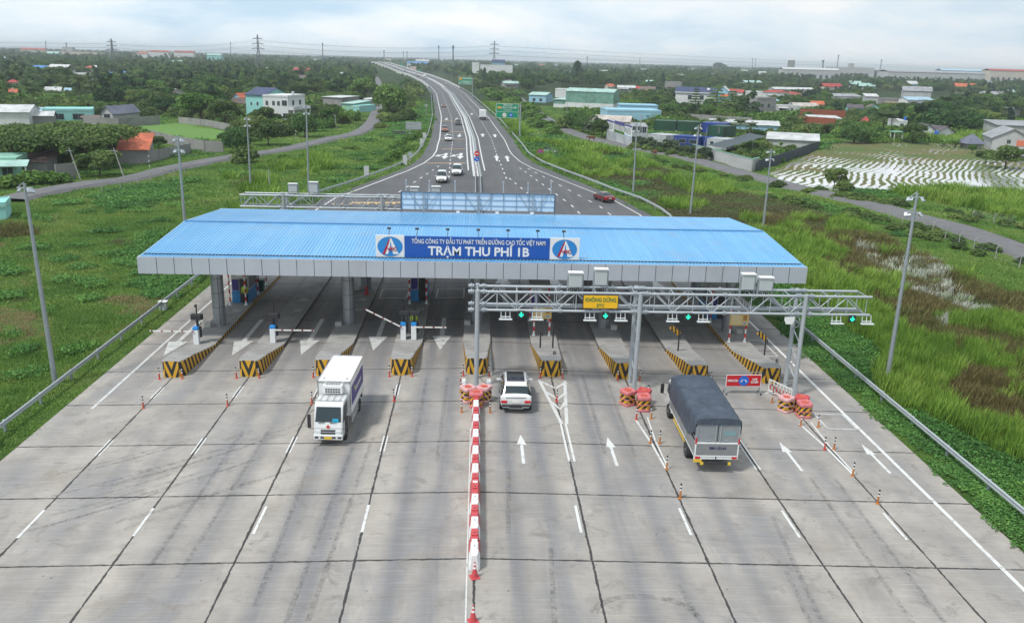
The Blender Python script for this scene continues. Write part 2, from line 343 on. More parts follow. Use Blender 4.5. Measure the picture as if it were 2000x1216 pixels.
def plaza_mat():
    m, n, b = principled('jointed_concrete_paving')
    g = N(n, 'ShaderNodeNewGeometry'); P = g.outputs['Position']
    sp = N(n, 'ShaderNodeSeparateXYZ'); n.links.new(P, sp.inputs[0]); X, Y = sp.outputs['X'], sp.outputs['Y']
    def stretch(sx, sy):
        q = N(n, 'ShaderNodeVectorMath', operation='MULTIPLY'); q.inputs[1].default_value = (sx, sy, 1); n.links.new(P, q.inputs[0]); return q.outputs[0]
    # base mottling
    c = mixc(n, rng(n, noi(n, P, .35, 5, .65, .3), .35, .65), (.275, .254, .230), (.385, .357, .322))
    # per slab tone
    fx = mul(n, mul(n, X, 1/5.0), 0, 'FLOOR'); fy = mul(n, mul(n, mul(n, Y, -30.998, 'ADD'), 1/5.694), 0, 'FLOOR')
    cb = N(n, 'ShaderNodeCombineXYZ'); n.links.new(fx, cb.inputs[0]); n.links.new(fy, cb.inputs[1])
    wn = N(n, 'ShaderNodeTexWhiteNoise', noise_dimensions='2D'); n.links.new(cb.outputs[0], wn.inputs['Vector'])
    # wheel-path grime running with the lanes: lane phase 0..1
    ph = mul(n, mul(n, X, 1/5.0), 0, 'FRACT')
    def band(c0, w):
        d = mul(n, mul(n, ph, -c0, 'ADD'), 0, 'ABSOLUTE'); return rng(n, d, w, w*.15)
    lanes = mul(n, band(.33, .14), band(.68, .14), 'MAXIMUM')
    wide = band(.5, .42)
    st = noi(n, stretch(.9, .05), 1.0, 5, .6, .2)
    gm = mul(n, mul(n, lanes, .7), mul(n, wide, .35), 'ADD')
    gm = mul(n, gm, rng(n, st, .3, .52, .25, 1))
    # the inner lanes carry more traffic
    ax = mul(n, X, 0, 'ABSOLUTE')
    inner = rng(n, ax, 22, 6, .30, 1.0)
    gm = mul(n, gm, inner)
    c = mixc(n, mul(n, gm, .9), c, (.152, .155, .170))
    c = mixc(n, rng(n, noi(n, stretch(.35, .12), 1., 6, .7, .6), .48, .66, 0, .62), c, (.20, .205, .22))
    c = mixc(n, rng(n, wn.outputs['Value'], 0, 1, 0, .16), c, (.23, .225, .21))
    # transverse brushing streaks
    br = noi(n, stretch(.25, 5.0), 1.0, 5, .7)
    c = mixc(n, mul(n, rng(n, br, .5, .75, 0, .45), rng(n, noi(n, P, .4, 4), .42, .6)), c, (.20, .195, .18))
    c = mixc(n, rng(n, noi(n, stretch(.5, 14.), 1., 3, .6), .5, .8, 0, .32), c, (.48, .475, .455))
    # oil and soot stains, thick where vehicles queue at the booths
    yb = N(n, 'ShaderNodeMapRange', interpolation_type='SMOOTHSTEP', i_1=47., i_2=60., i_3=0., i_4=1.); n.links.new(Y, yb.inputs[0])
    yc = N(n, 'ShaderNodeMapRange', interpolation_type='SMOOTHSTEP', i_1=78., i_2=96., i_3=1., i_4=.2); n.links.new(Y, yc.inputs[0])
    q = mul(n, mul(n, yb.outputs[0], yc.outputs[0]), mul(n, wide, rng(n, st, .3, .6, .35, 1)))
    c = mixc(n, mul(n, q, .55), c, (.10, .10, .105))
    c = mixc(n, rng(n, noi(n, P, .8, 7, .72, .5), .55, .68, 0, .7), c, (.175, .165, .15))
    c = mixc(n, rng(n, noi(n, P, .22, 6, .7, .9), .55, .68, 0, .5), c, (.23, .205, .17))
    # spots of rubber and tar
    vo = N(n, 'ShaderNodeTexVoronoi', i_Scale=1.1, i_Randomness=1.0); n.links.new(P, vo.inputs['Vector'])
    v2 = mul(n, rng(n, vo.outputs['Distance'], .06, .035), rng(n, noi(n, P, .5, 2), .45, .52))
    c = mixc(n, mul(n, v2, .8), c, (.06, .06, .06))
    vo2 = N(n, 'ShaderNodeTexVoronoi', i_Scale=2.4); n.links.new(P, vo2.inputs['Vector'])
    v3 = mul(n, rng(n, vo2.outputs['Distance'], .09, .04), rng(n, noi(n, P, .3, 3), .46, .56))
    c = mixc(n, mul(n, v3, .6), c, (.09, .09, .09))
    # sealed joints with a ragged edge
    wob = mul(n, mul(n, noi(n, P, 3.0, 3, .6), -.5, 'ADD'), .10)
    def joint(v, per, off, w):
        t = mul(n, mul(n, mul(n, mul(n, v, off, 'ADD'), wob, 'ADD'), 1/per), .5, 'ADD')
        d = mul(n, mul(n, mul(n, mul(n, t, 0, 'FRACT'), -.5, 'ADD'), 0, 'ABSOLUTE'), per)
        ww = rng(n, noi(n, P, 1.3, 4, .7), .3, .7, w*.45, w*1.5)
        return rng(n, mul(n, d, ww, 'SUBTRACT'), .018, -.004)
    inx = rng(n, ax, 22.4, 22.2)
    jm = mul(n, mul(n, joint(X, 5.0, 0., .045), inx), mul(n, joint(Y, 5.694, -30.998+5.694*20, .042), rng(n, noi(n, P, 3., 4, .7), .26, .40, .45, 1)), 'MAXIMUM')
    # hairline bay cuts half way
    c = mixc(n, mul(n, jm, .93), c, (.028, .028, .03))
    n.links.new(c, b.inputs['Base Color']); b.inputs['Roughness'].default_value = .82; b.inputs['Specular IOR Level'].default_value = .35
    bp = N(n, 'ShaderNodeBump', i_Strength=.25, i_Distance=.02); n.links.new(noi(n, stretch(2, 12), 1, 5, .7), bp.inputs['Height']); n.links.new(bp.outputs[0], b.inputs['Normal'])
    return m
PLAZA = plaza_mat()
tag(strip_mesh(6, 97, 1.5, le, re, zr).build('toll_plaza_paving', PLAZA, fix=False), kind='structure')
ASPH, n, b = principled('asphalt')
g = N(n, 'ShaderNodeNewGeometry'); P_ = g.outputs['Position']
c = mixc(n, rng(n, noi(n, P_, .12, 5, .6, .3), .35, .65), (.062, .065, .072), (.085, .088, .095))
c = mixc(n, rng(n, noi(n, P_, 9, 5, .8), .4, .75, 0, .5), c, (.11, .112, .118))
q = N(n, 'ShaderNodeVectorMath', operation='MULTIPLY'); q.inputs[1].default_value = (.8, .03, 1); n.links.new(P_, q.inputs[0])
c = mixc(n, rng(n, noi(n, q.outputs[0], 1, 4), .5, .7, 0, .5), c, (.12, .12, .125))
n.links.new(c, b.inputs['Base Color']); b.inputs['Roughness'].default_value = .8
bp = N(n, 'ShaderNodeBump', i_Strength=.3, i_Distance=.01); n.links.new(noi(n, P_, 30, 3, .8), bp.inputs['Height']); n.links.new(bp.outputs[0], b.inputs['Normal'])
Yh = XC[-2][0]
tag(strip_mesh(97, Yh, 4, le, re, zr, 1.2).build('highway', ASPH, fix=False), kind='structure')

# painted markings -----------------------------------------------------------
def paintm(name, col, wear=.5):
    m, n, b = principled(name); g = N(n, 'ShaderNodeNewGeometry'); P = g.outputs['Position']
    w = rng(n, noi(n, P, 2.3, 8, .75, .4), .66-wear*.2, .74-wear*.2, 0, .8)
    c = mixc(n, w, col, (.3, .3, .29)); n.links.new(c, b.inputs['Base Color']); b.inputs['Roughness'].default_value = .6; return m
PW = paintm('road_paint_white', (.60, .61, .60), .55); PWW = paintm('worn_road_paint', (.50, .51, .50), .75); PY = paintm('road_paint_yellow', (.62, .40, .16), .4)
LIFT = .012
def poly_on(m, pts, mi=0, lift=LIFT):
    m.add([(x, y, zr(x, y)+lift) for x, y in pts], [tuple(range(len(pts)))], mi)
def line_on(m, pts, w, mi=0, seg=3.0, lift=LIFT):
    """a painted line following points (x, y) on the pavement"""
    P = []
    for (a, b) in zip(pts, pts[1:]):
        a, b = Vector(a), Vector(b); k = max(1, int((b-a).length/seg))
        for i in range(k): P.append(a+(b-a)*i/k)
    P.append(Vector(pts[-1])); L = []
    for i, p in enumerate(P):
        d = (P[min(i+1, len(P)-1)]-P[max(i-1, 0)]).normalized(); q = Vector((-d.y, d.x))*w/2; L.append((p+q, p-q))
    for (a, b), (c, d) in zip(L, L[1:]): m.add([(v.x, v.y, zr(v.x, v.y)+lift) for v in (a, b, d, c)], [(0, 1, 2, 3)], mi)
def dash_on(m, pts, w, on, off, mi=0, **k):
    P = [Vector(p) for p in pts]; L = [0]
    for a, b in zip(P, P[1:]): L.append(L[-1]+(b-a).length)
    def pt(s):
        for i in range(len(P)-1):
            if s <= L[i+1]: return P[i]+(P[i+1]-P[i])*((s-L[i])/(L[i+1]-L[i]))
        return P[-1]
    s = 0
    while s+on < L[-1]: line_on(m, [pt(s), pt(s+on)], w, mi, **k); s += on+off
mk = MB()
line_on(mk, [(-23.0, 78), (-23.0, 112), (-21.6, 127), (-17.5, 143), (-13.2, 160), (-11.0, 172), (-9.9, 184), (-9.7, 196)]+[(xmid(y)-8.6, y) for y in np.arange(208, Yh-4, 6)], .28)
line_on(mk, [(22.95, 30), (23.0, 78), (23.0, 118), (21.2, 130), (16.9, 145), (10.6, 167), (8.6, 178), (7.5, 190), (7.1, 200)]+[(xmid(y)+8.5, y) for y in np.arange(214, Yh-4, 6)], .21)
line_on(mk, [(22.85, 8), (22.95, 30)], .2, lift=.012)
Ys = list(np.arange(205, Yh-4, 6))
for off in (-1.55, 1.55):
    line_on(mk, [(xmid(y)+off+(0 if abs(off) > 2 else 0), y) for y in ([160, 180] if abs(off) < 2 else [])+Ys], .25, seg=8)
for off in (-5.1, 5.1): dash_on(mk, [(xmid(y)+off, y) for y in [150, 170, 190]+Ys], .22, 2.2, 4.2, seg=8)
# spreading dashes behind the toll station
for k, (xa, xb) in enumerate(((-15, -7.6), (-10, -5.4), (10, 5.3), (15, 7.9), (19.6, 9.3))):
    dash_on(mk, [(xa, 106), (xa*.92, 124), (xb*1.0, 168 if abs(xa) > 12 else 152)], .22, 1.8, 3.6)
for x in (-19, -14.6, -9.5, -4.6, 4.9, 9.6, 14.4, 19.2): line_on(mk, [(x, 98), (x*.985, 109)], .32)
tag(mk.build('lane_lines', PW, fix=False), kind='structure')
# arrows on the concrete
def arrow(m, x, y0, y1, hw, sw, hl, mi=0, sgn=1):
    """arrow from y0 (tail) to y1 (tip)"""
    s = 1 if y1 > y0 else -1; yb = y1-s*hl
    for a, b in (((x-sw, y0), (x+sw, y0)),):
        poly_on(m, [(x-sw, y0), (x+sw, y0), (x+sw, yb), (x-sw, yb)], mi)
    poly_on(m, [(x-hw, yb+s*.0), (x+hw, yb+s*.0), (x, y1)], mi)
mk = MB()
for x in (2.52, 7.45, 17.35, 22.15): arrow(mk, x, 39.8, 43.35, .27, .085, 1.3)
mk.build('lane_arrows', PW, fix=False)['kind'] = 'structure'
mk = MB(); line_on(mk, [(-23.0, 47.5), (-23.0, 78)], .2)
for x in (-22.1, -17.3, -12.45, -7.45, -2.65): arrow(mk, x, 65.4, 56.8 if x < -8 else 57.6, .72, .17, 3.2)
for x in (2.4, 7.4, 12.4, 17.4, 22.2): arrow(mk, x, 70, 80.5, .75, .18, 4.0)
mk.build('worn_lane_arrows', PWW, fix=False)['kind'] = 'structure'
# dashes and noses on the concrete
mk = MB()
for x in (-20, -15, -10, -5, 5, 10, 15, 20):
    xo = x+(-.22 if x > 0 else (.22 if x == -10 else 0))
    for a, b in ((33.2, 35.6),):
        line_on(mk, [(xo, a), (xo, b)], .13)
    if x < 0: [line_on(mk, [(x+s*.10, a), (x+s*.10, b)], .075) for s in (-1, 1) for a, b in ((41.2, 43.2), (49.0, 50.9))]
[line_on(mk, [(15+s*.11, 39.8), (15+s*.11, 43.5)], .09) for s in (-1, 1)]
# V noses in front of the islands on the right
for x in (10, 20):
    line_on(mk, [(x, 39.6), (x-.15, 42.6), (x-.5, 46.0)], .13); line_on(mk, [(x+.14, 39.6), (x+.12, 43), (x+.3, 46.3)], .09)
line_on(mk, [(4.96, 40.2), (4.95, 45)], .12); line_on(mk, [(5.24, 40.2), (5.24, 45)], .12)
line_on(mk, [(-.85, 51.9), (-.85, 50)], .3); line_on(mk, [(.8, 51.9), (.8, 50)], .3)
for y0 in (47.2, 70): 
    pass
mk.build('bay_lines', PW, fix=False)['kind'] = 'structure'
mk = MB()
for a, b in (((5.0, 45), (4.15, 51.9)), ((5.3, 45), (5.85, 51.9))): line_on(mk, [a, b], .2)
for y in (51.6, 49.8, 48.2):
    w = (y-44.5)*.115; line_on(mk, [(5.1-w, y), (5.1, y-1.1), (5.1+w, y)], .24, lift=.02)
line_on(mk, [(.95, 52.5), (.95, 59.5)], .18); line_on(mk, [(-.30, 22), (-.30, 44)], .06)
mk.build('worn_nose_marks', paintm('half_worn_paint', (.56, .57, .56), .6), fix=False)['kind'] = 'structure'
# tyre scuffs left on the slabs
SCF, n, b = principled('rubber_scuff'); g = N(n, 'ShaderNodeNewGeometry'); b.inputs['Base Color'].default_value = (.06, .062, .068, 1); b.inputs['Roughness'].default_value = .8
n.links.new(rng(n, noi(n, g.outputs['Position'], 5., 6, .75), .45, .75, .02, .5), b.inputs['Alpha'])
mk = MB(); r8 = random.Random(8)
for i in range(15):
    x0, y0 = -18.5+r8.uniform(-3, 3), 36.5+r8.uniform(-3, 3); L = r8.uniform(4, 9); cv = r8.uniform(.02, .05); line_on(mk, [(x0+t*L*.9, y0+t*L*.55+cv*(t*L)**2*.6) for t in [k/12 for k in range(13)]], r8.uniform(.1, .2), lift=.018+i*.0012)
for x0, y0, L, dx in ((-7.0, 27, 17, .4), (-6.2, 27, 16, .5), (-8.4, 28, 14, -.2), (3.0, 26, 6, .3), (8.9, 25.5, 4, -.6), (12.8, 25.5, 5, .4), (7.0, 41, 12, .2), (8.6, 41, 12, .1), (-2.0, 40, 12, .1), (-3.3, 41, 11, 0), (13.3, 26, 9, .8), (1.5, 33, 6, .2), (-12.0, 30, 14, .3), (-13.4, 31, 13, .3), (17.0, 27, 12, .5), (18.3, 27, 12, .5)): line_on(mk, [(x0+dx*t, y0+L*t) for t in (0, .25, .5, .75, 1)], .22, lift=.016)
for k in range(22): a = k/21*3.1; 
line_on(mk, [(6.6+2.0*math.cos(a), 27.3+1.3*math.sin(a)) for a in [k*.16 for k in range(20)]], .3, lift=.017)
mk.build('tyre_scuffs', SCF, fix=False)['kind'] = 'structure'
mk = MB()
for x0, x1, y0, y1 in ((21.0, 23.0-.2, 45.4, 47.6), (-8.6, -6.2, 71.5, 74.5), (-3.6, -1.2, 71.5, 74.5), (21.0, 22.4, 58.3, 62)):
    for p in (((x0, y0), (x1, y0)), ((x1, y0), (x1, y1)), ((x1, y1), (x0, y1)), ((x0, y1), (x0, y0))): line_on(mk, list(p), .12)
mk.build('faint_box_marks', PWW, fix=False)['kind'] = 'structure'
# yellow rumble bars and arrows on the highway
mk = MB()
for y, xl in ((171.5, -10.4), (199, -8.6), (224, None), (248, None), (290, None)):
    c_ = xmid(y); line_on(mk, [(xl if xl else c_-8.3, y), (c_-1.9, y)], .55 if y < 230 else .8, 0)
line_on(mk, [(-18.5, 123), (-1.5, 123)], .9)
for x in np.arange(-21, -1.5, 1.25): line_on(mk, [(float(x), 121.6), (float(x), 122.4)], .35)
mk.build('yellow_road_bars', PY, fix=False)['kind'] = 'structure'
mk = MB()
for x, y in ((4.1, 183), (6.6-.2, 183)): arrow(mk, x+xmid(y)*.3, y-6, y+5, .62, .24, 4.5)
for y in (238, 330):
    for o_ in (3.2, 6.6): arrow(mk, xmid(y)+o_, y-5, y+5, .75, .26, 4.5)
for y in (224+11, 300):
    for o_ in (-3.3, -6.8): arrow(mk, xmid(y)+o_, y+5, y-5, .75, .26, 4.5)
for o_ in (-3.3, -6.6):
    x = xmid(184)+o_; poly_on(mk, [(x+.0, 190), (x+.75, 190), (x+.55, 183.5), (x+.05, 183.5)]); poly_on(mk, [(x-.5, 184), (x+1.1, 184), (x+.3, 178.5)])
    poly_on(mk, [(x+.1, 188.5), (x+.1, 187.2), (x-1.0, 184.6), (x-1.3, 185.4)], lift=.02); poly_on(mk, [(x-1.15, 187.5), (x-2.0, 183.7), (x-.6, 183.2)], lift=.02)
arrow(mk, 10.9, 104, 112, .6, .24, 3.2); arrow(mk, 14.7, 105, 113, .6, .24, 3.2); arrow(mk, 19, 105, 113, .6, .24, 3.2)
mk.build('highway_arrows', PW, fix=False)['kind'] = 'structure'

# village roads ---------------------------------------------------------------
OLDR = mat('old_asphalt', (.135, .135, .14), .9, 0, .22, .5, .2)
for nm, pts in ROADW.items():
    m = MB(); w = 1.85 if 'left' in nm else 2.0; P = []
    for a, b, c_, d in zip([pts[0]]+pts[:-2], pts[:-1], pts[1:], pts[2:]+[pts[-1]]):
        for i in range(8):
            t = i/8; P.append(.5*((2*b)+(-a+c_)*t+(2*a-5*b+4*c_-d)*t*t+(-a+3*b-3*c_+d)*t**3))
    P.append(pts[-1])
    for i, p in enumerate(P):
        d = (P[min(i+1, len(P)-1)]-P[max(i-1, 0)]).normalized(); q = Vector((-d.y, d.x)); j = .25*noise.noise(Vector((p.x*.2, p.y*.2, 3)))
        for s, z in ((w+j+.9, -1.3), (w+j, -.64), (0, -.59), (-w+j, -.64), (-w+j-.9, -1.3)): m.v.append((p.x+q.x*s, p.y+q.y*s, z))
    for i in range(len(P)-1):
        for k in range(4): m.f.append((i*5+k, i*5+k+1, i*5+k+6, i*5+k+5)); m.m.append(0)
    tag(m.build(nm, OLDR, fix=True), kind='structure')
# connecting strip of pale concrete
# paddy and ponds ---------------------------------------------------------------
def sheet(name, pxs, m_, z, res=None):
    P = [at(a, b, z) for a, b in pxs]; m = MB(); m.add(P, [tuple(range(len(P)))]); o = m.build(name, m_, fix=False); tag(o, kind='structure'); return P
PAD, n, b = principled('flooded_paddy')
g = N(n, 'ShaderNodeNewGeometry'); P_ = g.outputs['Position']
dp = N(n, 'ShaderNodeSeparateXYZ'); n.links.new(P_, dp.inputs[0])
ra = R(57); u_ = mul(n, mul(n, dp.outputs['X'], -math.sin(ra)), mul(n, dp.outputs['Y'], math.cos(ra)), 'ADD')
u_ = mul(n, u_, mul(n, noi(n, P_, .02, 3, .5), 17., 'MULTIPLY'), 'ADD')
rag = mul(n, mul(n, noi(n, P_, .55, 6, .7, .4), -.5, 'ADD'), 7.0)
row = mul(n, mul(n, mul(n, u_, 2*math.pi/1.5), rag, 'ADD'), 0, 'SINE')
far = rng(n, dp.outputs['Y'], 148, 218, -1.0, 1.25)
th = mul(n, far, mul(n, mul(n, noi(n, P_, .045, 5, .6, .6), -.5, 'ADD'), 6.5), 'ADD')
mask = rng(n, mul(n, row, th, 'SUBTRACT'), -.12, .12)   # 1 = water
inv = mul(n, 1.0, mask, 'SUBTRACT')
veg = mixc(n, rng(n, noi(n, P_, .09, 5, .6), .4, .6), (.17, .15, .07), (.09, .15, .04)); veg = mixc(n, rng(n, noi(n, P_, 2.5, 5, .7), .4, .6, 0, .6), veg, (.07, .07, .04))
c = mixc(n, mask, veg, mixc(n, rng(n, noi(n, P_, .3, 5, .7), .4, .62), (.74, .77, .79), (.42, .44, .43))); n.links.new(c, b.inputs['Base Color'])  # silty water colour, whitened to stand in for the sky's glare on it
n.links.new(rng(n, mask, 0, 1, .95, .12), b.inputs['Roughness']); n.links.new(rng(n, mask, 0, 1, .1, 1.0), b.inputs['Specular IOR Level'])
n.links.new(rng(n, mask, 0, 1, 0, .75), b.inputs['Coat Weight']); b.inputs['Coat IOR'].default_value = 2.2; b.inputs['Coat Roughness'].default_value = .12
sheet('paddy_field', [(1500, 337), (1520, 352), (1575, 368), (1700, 375), (1900, 376), (2080, 392), (2160, 330), (2040, 298), (1890, 283), (1700, 275), (1645, 276), (1600, 292)], PAD, -.96)
WATER = mat('still_water', (.10, .12, .11), .05, 0, .1, 1, spec=1)
sheet('pond', [(1049, 296), (1055, 282), (1068, 279), (1088, 290), (1094, 296), (1075, 299)], WATER, -.95)
LAWN = mat('mown_grass', (.10, .21, .035), 1, 0, .3, .8)
sheet('walled_lawn', [(300, 262), (430, 277), (452, 258), (360, 240), (320, 240), (262, 247)], LAWN, -.96)
STRAW = mat('dry_straw', (.30, .23, .13), 1, 0, .35, 3)
# ------------------------------------------------------------------ toll islands
def stripemat(name, mode):
    m, n, b = principled(name); t = N(n, 'ShaderNodeTexCoord'); s = N(n, 'ShaderNodeSeparateXYZ'); n.links.new(t.outputs['Object'], s.inputs[0])
    if mode == 'vee':   u = mul(n, mul(n, mul(n, s.outputs['X'], 0, 'ABSOLUTE'), 1.0), mul(n, s.outputs['Z'], -.36), 'ADD'); per = .40
    elif mode == 'side': u = mul(n, s.outputs['Y'], mul(n, s.outputs['Z'], .42), 'ADD'); per = .55
    elif mode == 'diag': u = mul(n, mul(n, s.outputs['X'], s.outputs['Y'], 'ADD'), mul(n, s.outputs['Z'], 1.0), 'ADD'); per = .40
    else: u = s.outputs['Z']; per = .7
    f = mul(n, mul(n, u, 1/per), 0, 'FRACT'); k = rng(n, f, .48, .52)
    c = mixc(n, k, (.60, .33, .02), (.02, .02, .022)) if mode != 'rw' else mixc(n, k, (.72, .72, .70), (.55, .03, .03))
    c = mixc(n, rng(n, noi(n, t.outputs['Object'], 2.5, 7, .7), .55, .75, 0, .45), c, (.2, .19, .17))
    n.links.new(c, b.inputs['Base Color']); b.inputs['Roughness'].default_value = .65; return m
VEE = stripemat('chevron_paint', 'vee'); SIDE = stripemat('hazard_stripe_paint', 'side'); DIAG = stripemat('diagonal_hazard_tape', 'diag'); RW = stripemat('red_white_post_paint', 'rw')
NAMES = {-20: 'leftmost, beside the left guardrail', -15: 'second from the left', -10: 'behind the white box truck', -5: 'carrying the paired barrier gates', 0: 'in the middle', 5: 'right of the white suv', 10: 'behind the middle gantry column', 15: 'ahead of the tarpaulin truck', 20: 'beside the lane closed board'}
def island(x):
    z0 = zr(x, 60); t = thing('toll_island', 'concrete toll island with chevron nose, the one '+NAMES[x], 'toll island', (x, 52.6, z0), group='toll islands between the lanes')
    # local y 0 = nose.  the crash block slopes down to the kerb
    plan = [(.0, .46), (.12, .60), (.5, .72), (2.2, .80), (6.0, 1.0)]; hz = [(0, 1.14), (.9, 1.08), (2.4, .85), (4.6, .48), (6.0, .27)]
    Y = [0, .12, .5, 1.1, 1.8, 2.6, 3.5, 4.6, 6.0]; m = MB()
    bend = (.35 if x < -7 else (-.35 if x > 7 else 0))
    def off(y): k = max(0, 1-y/5.5); return -bend*.0*k
    for y in Y:
        w = lerp(plan, y); h = lerp(hz, y); m.v += [(-w, y, -.25), (-w, y, h-.04), (-w+.05, y, h), (w-.05, y, h), (w, y, h-.04), (w, y, -.25)]
    for i in range(len(Y)-1):
        for k, mi in ((0, 1), (1, 2), (2, 2), (3, 2), (4, 1)): m.f.append((i*6+k, i*6+k+1, i*6+7+k, i*6+6+k)); m.m.append(mi)
    m.f.append((0, 1, 2, 3, 4, 5)); m.m.append(0)
    m.build('crash_block', [VEE, SIDE, ISL], t)
    m = MB(); m.prism([(-1, 6), (1, 6), (1, 38), (.9, 39), (0, 39.6), (-.9, 39), (-1, 38)], -.3, .27, 0, top=0, side=1)
    k = MB(); kerb = SIDE if abs(x) == 20 else KERB
    m.build('kerb_deck', [ISL, kerb], t)
    for dx, y in ((.25, 14.2), (.1, 17.3)): MB().b2(dx-.35, dx+.35, y, y+.7, .27, .30).build('service_cover', CONCL, t, bevel=.01)
    return t
ISL = mat('island_concrete', (.30, .295, .285), .95, 0, .25, 1.0, .3, dirt=((.075, .075, .072), .85))
KERB = mat('grimy_kerb', (.12, .12, .118), .9, 0, .3, 2)
for x in range(-20, 21, 5): island(x)
IZ = .27                                        # island deck above the pavement

# ------------------------------------------------------------------ canopy
ROOF, n, b = principled('blue_sheet_metal'); t_ = N(n, 'ShaderNodeTexCoord')
c = mixc(n, rng(n, noi(n, t_.outputs['Object'], .15, 4), .35, .65), (.11, .37, .66), (.155, .44, .73))
q = N(n, 'ShaderNodeVectorMath', operation='MULTIPLY'); q.inputs[1].default_value = (3, .12, 1); n.links.new(t_.outputs['Object'], q.inputs[0])
c = mixc(n, rng(n, noi(n, q.outputs[0], 1, 5), .5, .75, 0, .35), c, (.33, .54, .72)); sp_ = N(n, 'ShaderNodeSeparateXYZ'); n.links.new(t_.outputs['Object'], sp_.inputs[0]); wn_ = N(n, 'ShaderNodeTexWhiteNoise', noise_dimensions='1D'); n.links.new(mul(n, mul(n, sp_.outputs['X'], 1.0), 0, 'FLOOR'), wn_.inputs['W'])
c = mixc(n, rng(n, wn_.outputs['Value'], 0, 1, 0, .22), c, (.06, .28, .56)); c = mixc(n, rng(n, noi(n, t_.outputs['Object'], .5, 8, .75, .5), .52, .70, 0, .55), c, (.22, .33, .42)); lap = mul(n, mul(n, sp_.outputs['X'], 1.0), 0, 'FRACT'); c = mixc(n, rng(n, lap, .03, .01, 0, .5), c, (.04, .16, .34))
n.links.new(c, b.inputs['Base Color'])
b.inputs['Roughness'].default_value = .32; b.inputs['Metallic'].default_value = .25; b.inputs['Specular IOR Level'].default_value = .6
FASC = mat('silver_panel', (.43, .465, .52), .36, .1, .08, .5, dirt=((.33, .34, .35), .5)); SEAM = mat('dark_seam', (.03, .035, .05), .7)
can = thing('toll_canopy', 'long blue corrugated metal canopy roof over the toll lanes with silver fascia', 'toll canopy', (0, 68.5, 0))
W, YF, YR, ZE, ZR_, ZB = 23.8, -9.9, 9.9, 6.24, 6.92, 5.06
def sheetroof(y0, z0, y1, z1):
    m = MB(); p = .25; k = int(2*W/p)
    for i in range(k+1):
        x = -W+i*p
        for dx, h in ((0, 0), (.07, 0), (.10, .045), (.155, .045), (.185, 0)):
            if x+dx > W: continue
            m.v += [(x+dx, y0, z0+h), (x+dx, y1, z1+h)]
    for i in range(len(m.v)//2-1): m.f.append((2*i, 2*i+1, 2*i+3, 2*i+2)); m.m.append(0)
    return m
sheetroof(YF, ZE, 0, ZR_).build('roof_sheet', ROOF, can); sheetroof(0, ZR_, YR, ZE).build('roof_sheet', ROOF, can)
m = MB(); m.b2(-W, W, -.12, .12, ZR_+.03, ZR_+.075); m.build('ridge_cap', mat('ridge_blue', (.05, .22, .48), .4), can)
m = MB()
m.b2(-W+.1, W-.1, YF+.64, YF+.74, ZE+.02, ZE+.115)
m.build('front_flashing', SEAM, can)
# fascia
m = MB(); T = .12
m.b2(-W-.02, W+.02, YF-.1, YF, ZB, ZE+.02); m.b2(-W-.02, W+.02, YR, YR+.1, ZB, ZE+.02)
m.b2(-W-.1, -W-.02, YF-.1, YR+.1, ZB, ZE+.02); m.b2(W+.02, W+.1, YF-.1, YR+.1, ZB, ZE+.02)
m.build('fascia', FASC, can)
m = MB()
k = 39
for i in range(1, k): m.b2(-W+i*2*W/k-.015, -W+i*2*W/k+.015, YF-.112, YF-.098, ZB+.0, ZE); m.b2(-W+i*2*W/k-.015, -W+i*2*W/k+.015, YR+.098, YR+.112, ZB, ZE)
for i in range(1, 16):
    for s in (-1, 1): m.b2(s*(W+.098), s*(W+.112), YF+i*1.24-.015, YF+i*1.24+.015, ZB, ZE)
m.build('fascia_seams', SEAM, can)
m = MB(); m.b2(-W, W, YF, YR, ZB+.12, ZB+.18); m.build('soffit', mat('grey_soffit', (.42, .43, .44), .6), can)
# gable infill
for s in (-1, 1): m = MB(); m.add([(s*W, YF, ZE), (s*W, 0, ZR_+.02), (s*W, YR, ZE), (s*(W+.05), YF, ZE), (s*(W+.05), 0, ZR_+.04), (s*(W+.05), YR, ZE)], [(0, 1, 2), (3, 5, 4), (0, 3, 4, 1), (1, 4, 5, 2), (2, 5, 3, 0)]); m.build('gable_trim', mat('pale_blue_trim', (.30, .50, .68), .4), can)
CLAD = mat('column_cladding', (.34, .36, .39), .36, .5, .1, 1.2)
for x in (-20, -10, 0, 10, 20):
    for y in (-5.2, 5.2):
        zb = zr(x, 60)+.2; m = MB(); m.lathe([(.47, zb), (.47, ZB+.13)], (x, y, 0), 24)
        o = m.build('column', CLAD, can, smooth=40)
        m = MB()
        for z in (1.3, 2.45, 3.6, 4.6): m.lathe([(.474, z), (.474, z+.03)], (x, y, 0), 24)
        m.b2(x-.485, x-.465, y-.02, y+.02, zb, ZB); m.b2(x+.18, x+.21, y-.45, y-.425, zb, ZB); m.build('cladding_joint', SEAM, o)
        m = MB(); sx = -.75 if x < 5 else .75
        m.b2(x+sx-.25, x+sx+.25, y-.75, y-.3, zb+.05, zb+.38); m.build('footing_box', CONCL, o, bevel=.03)

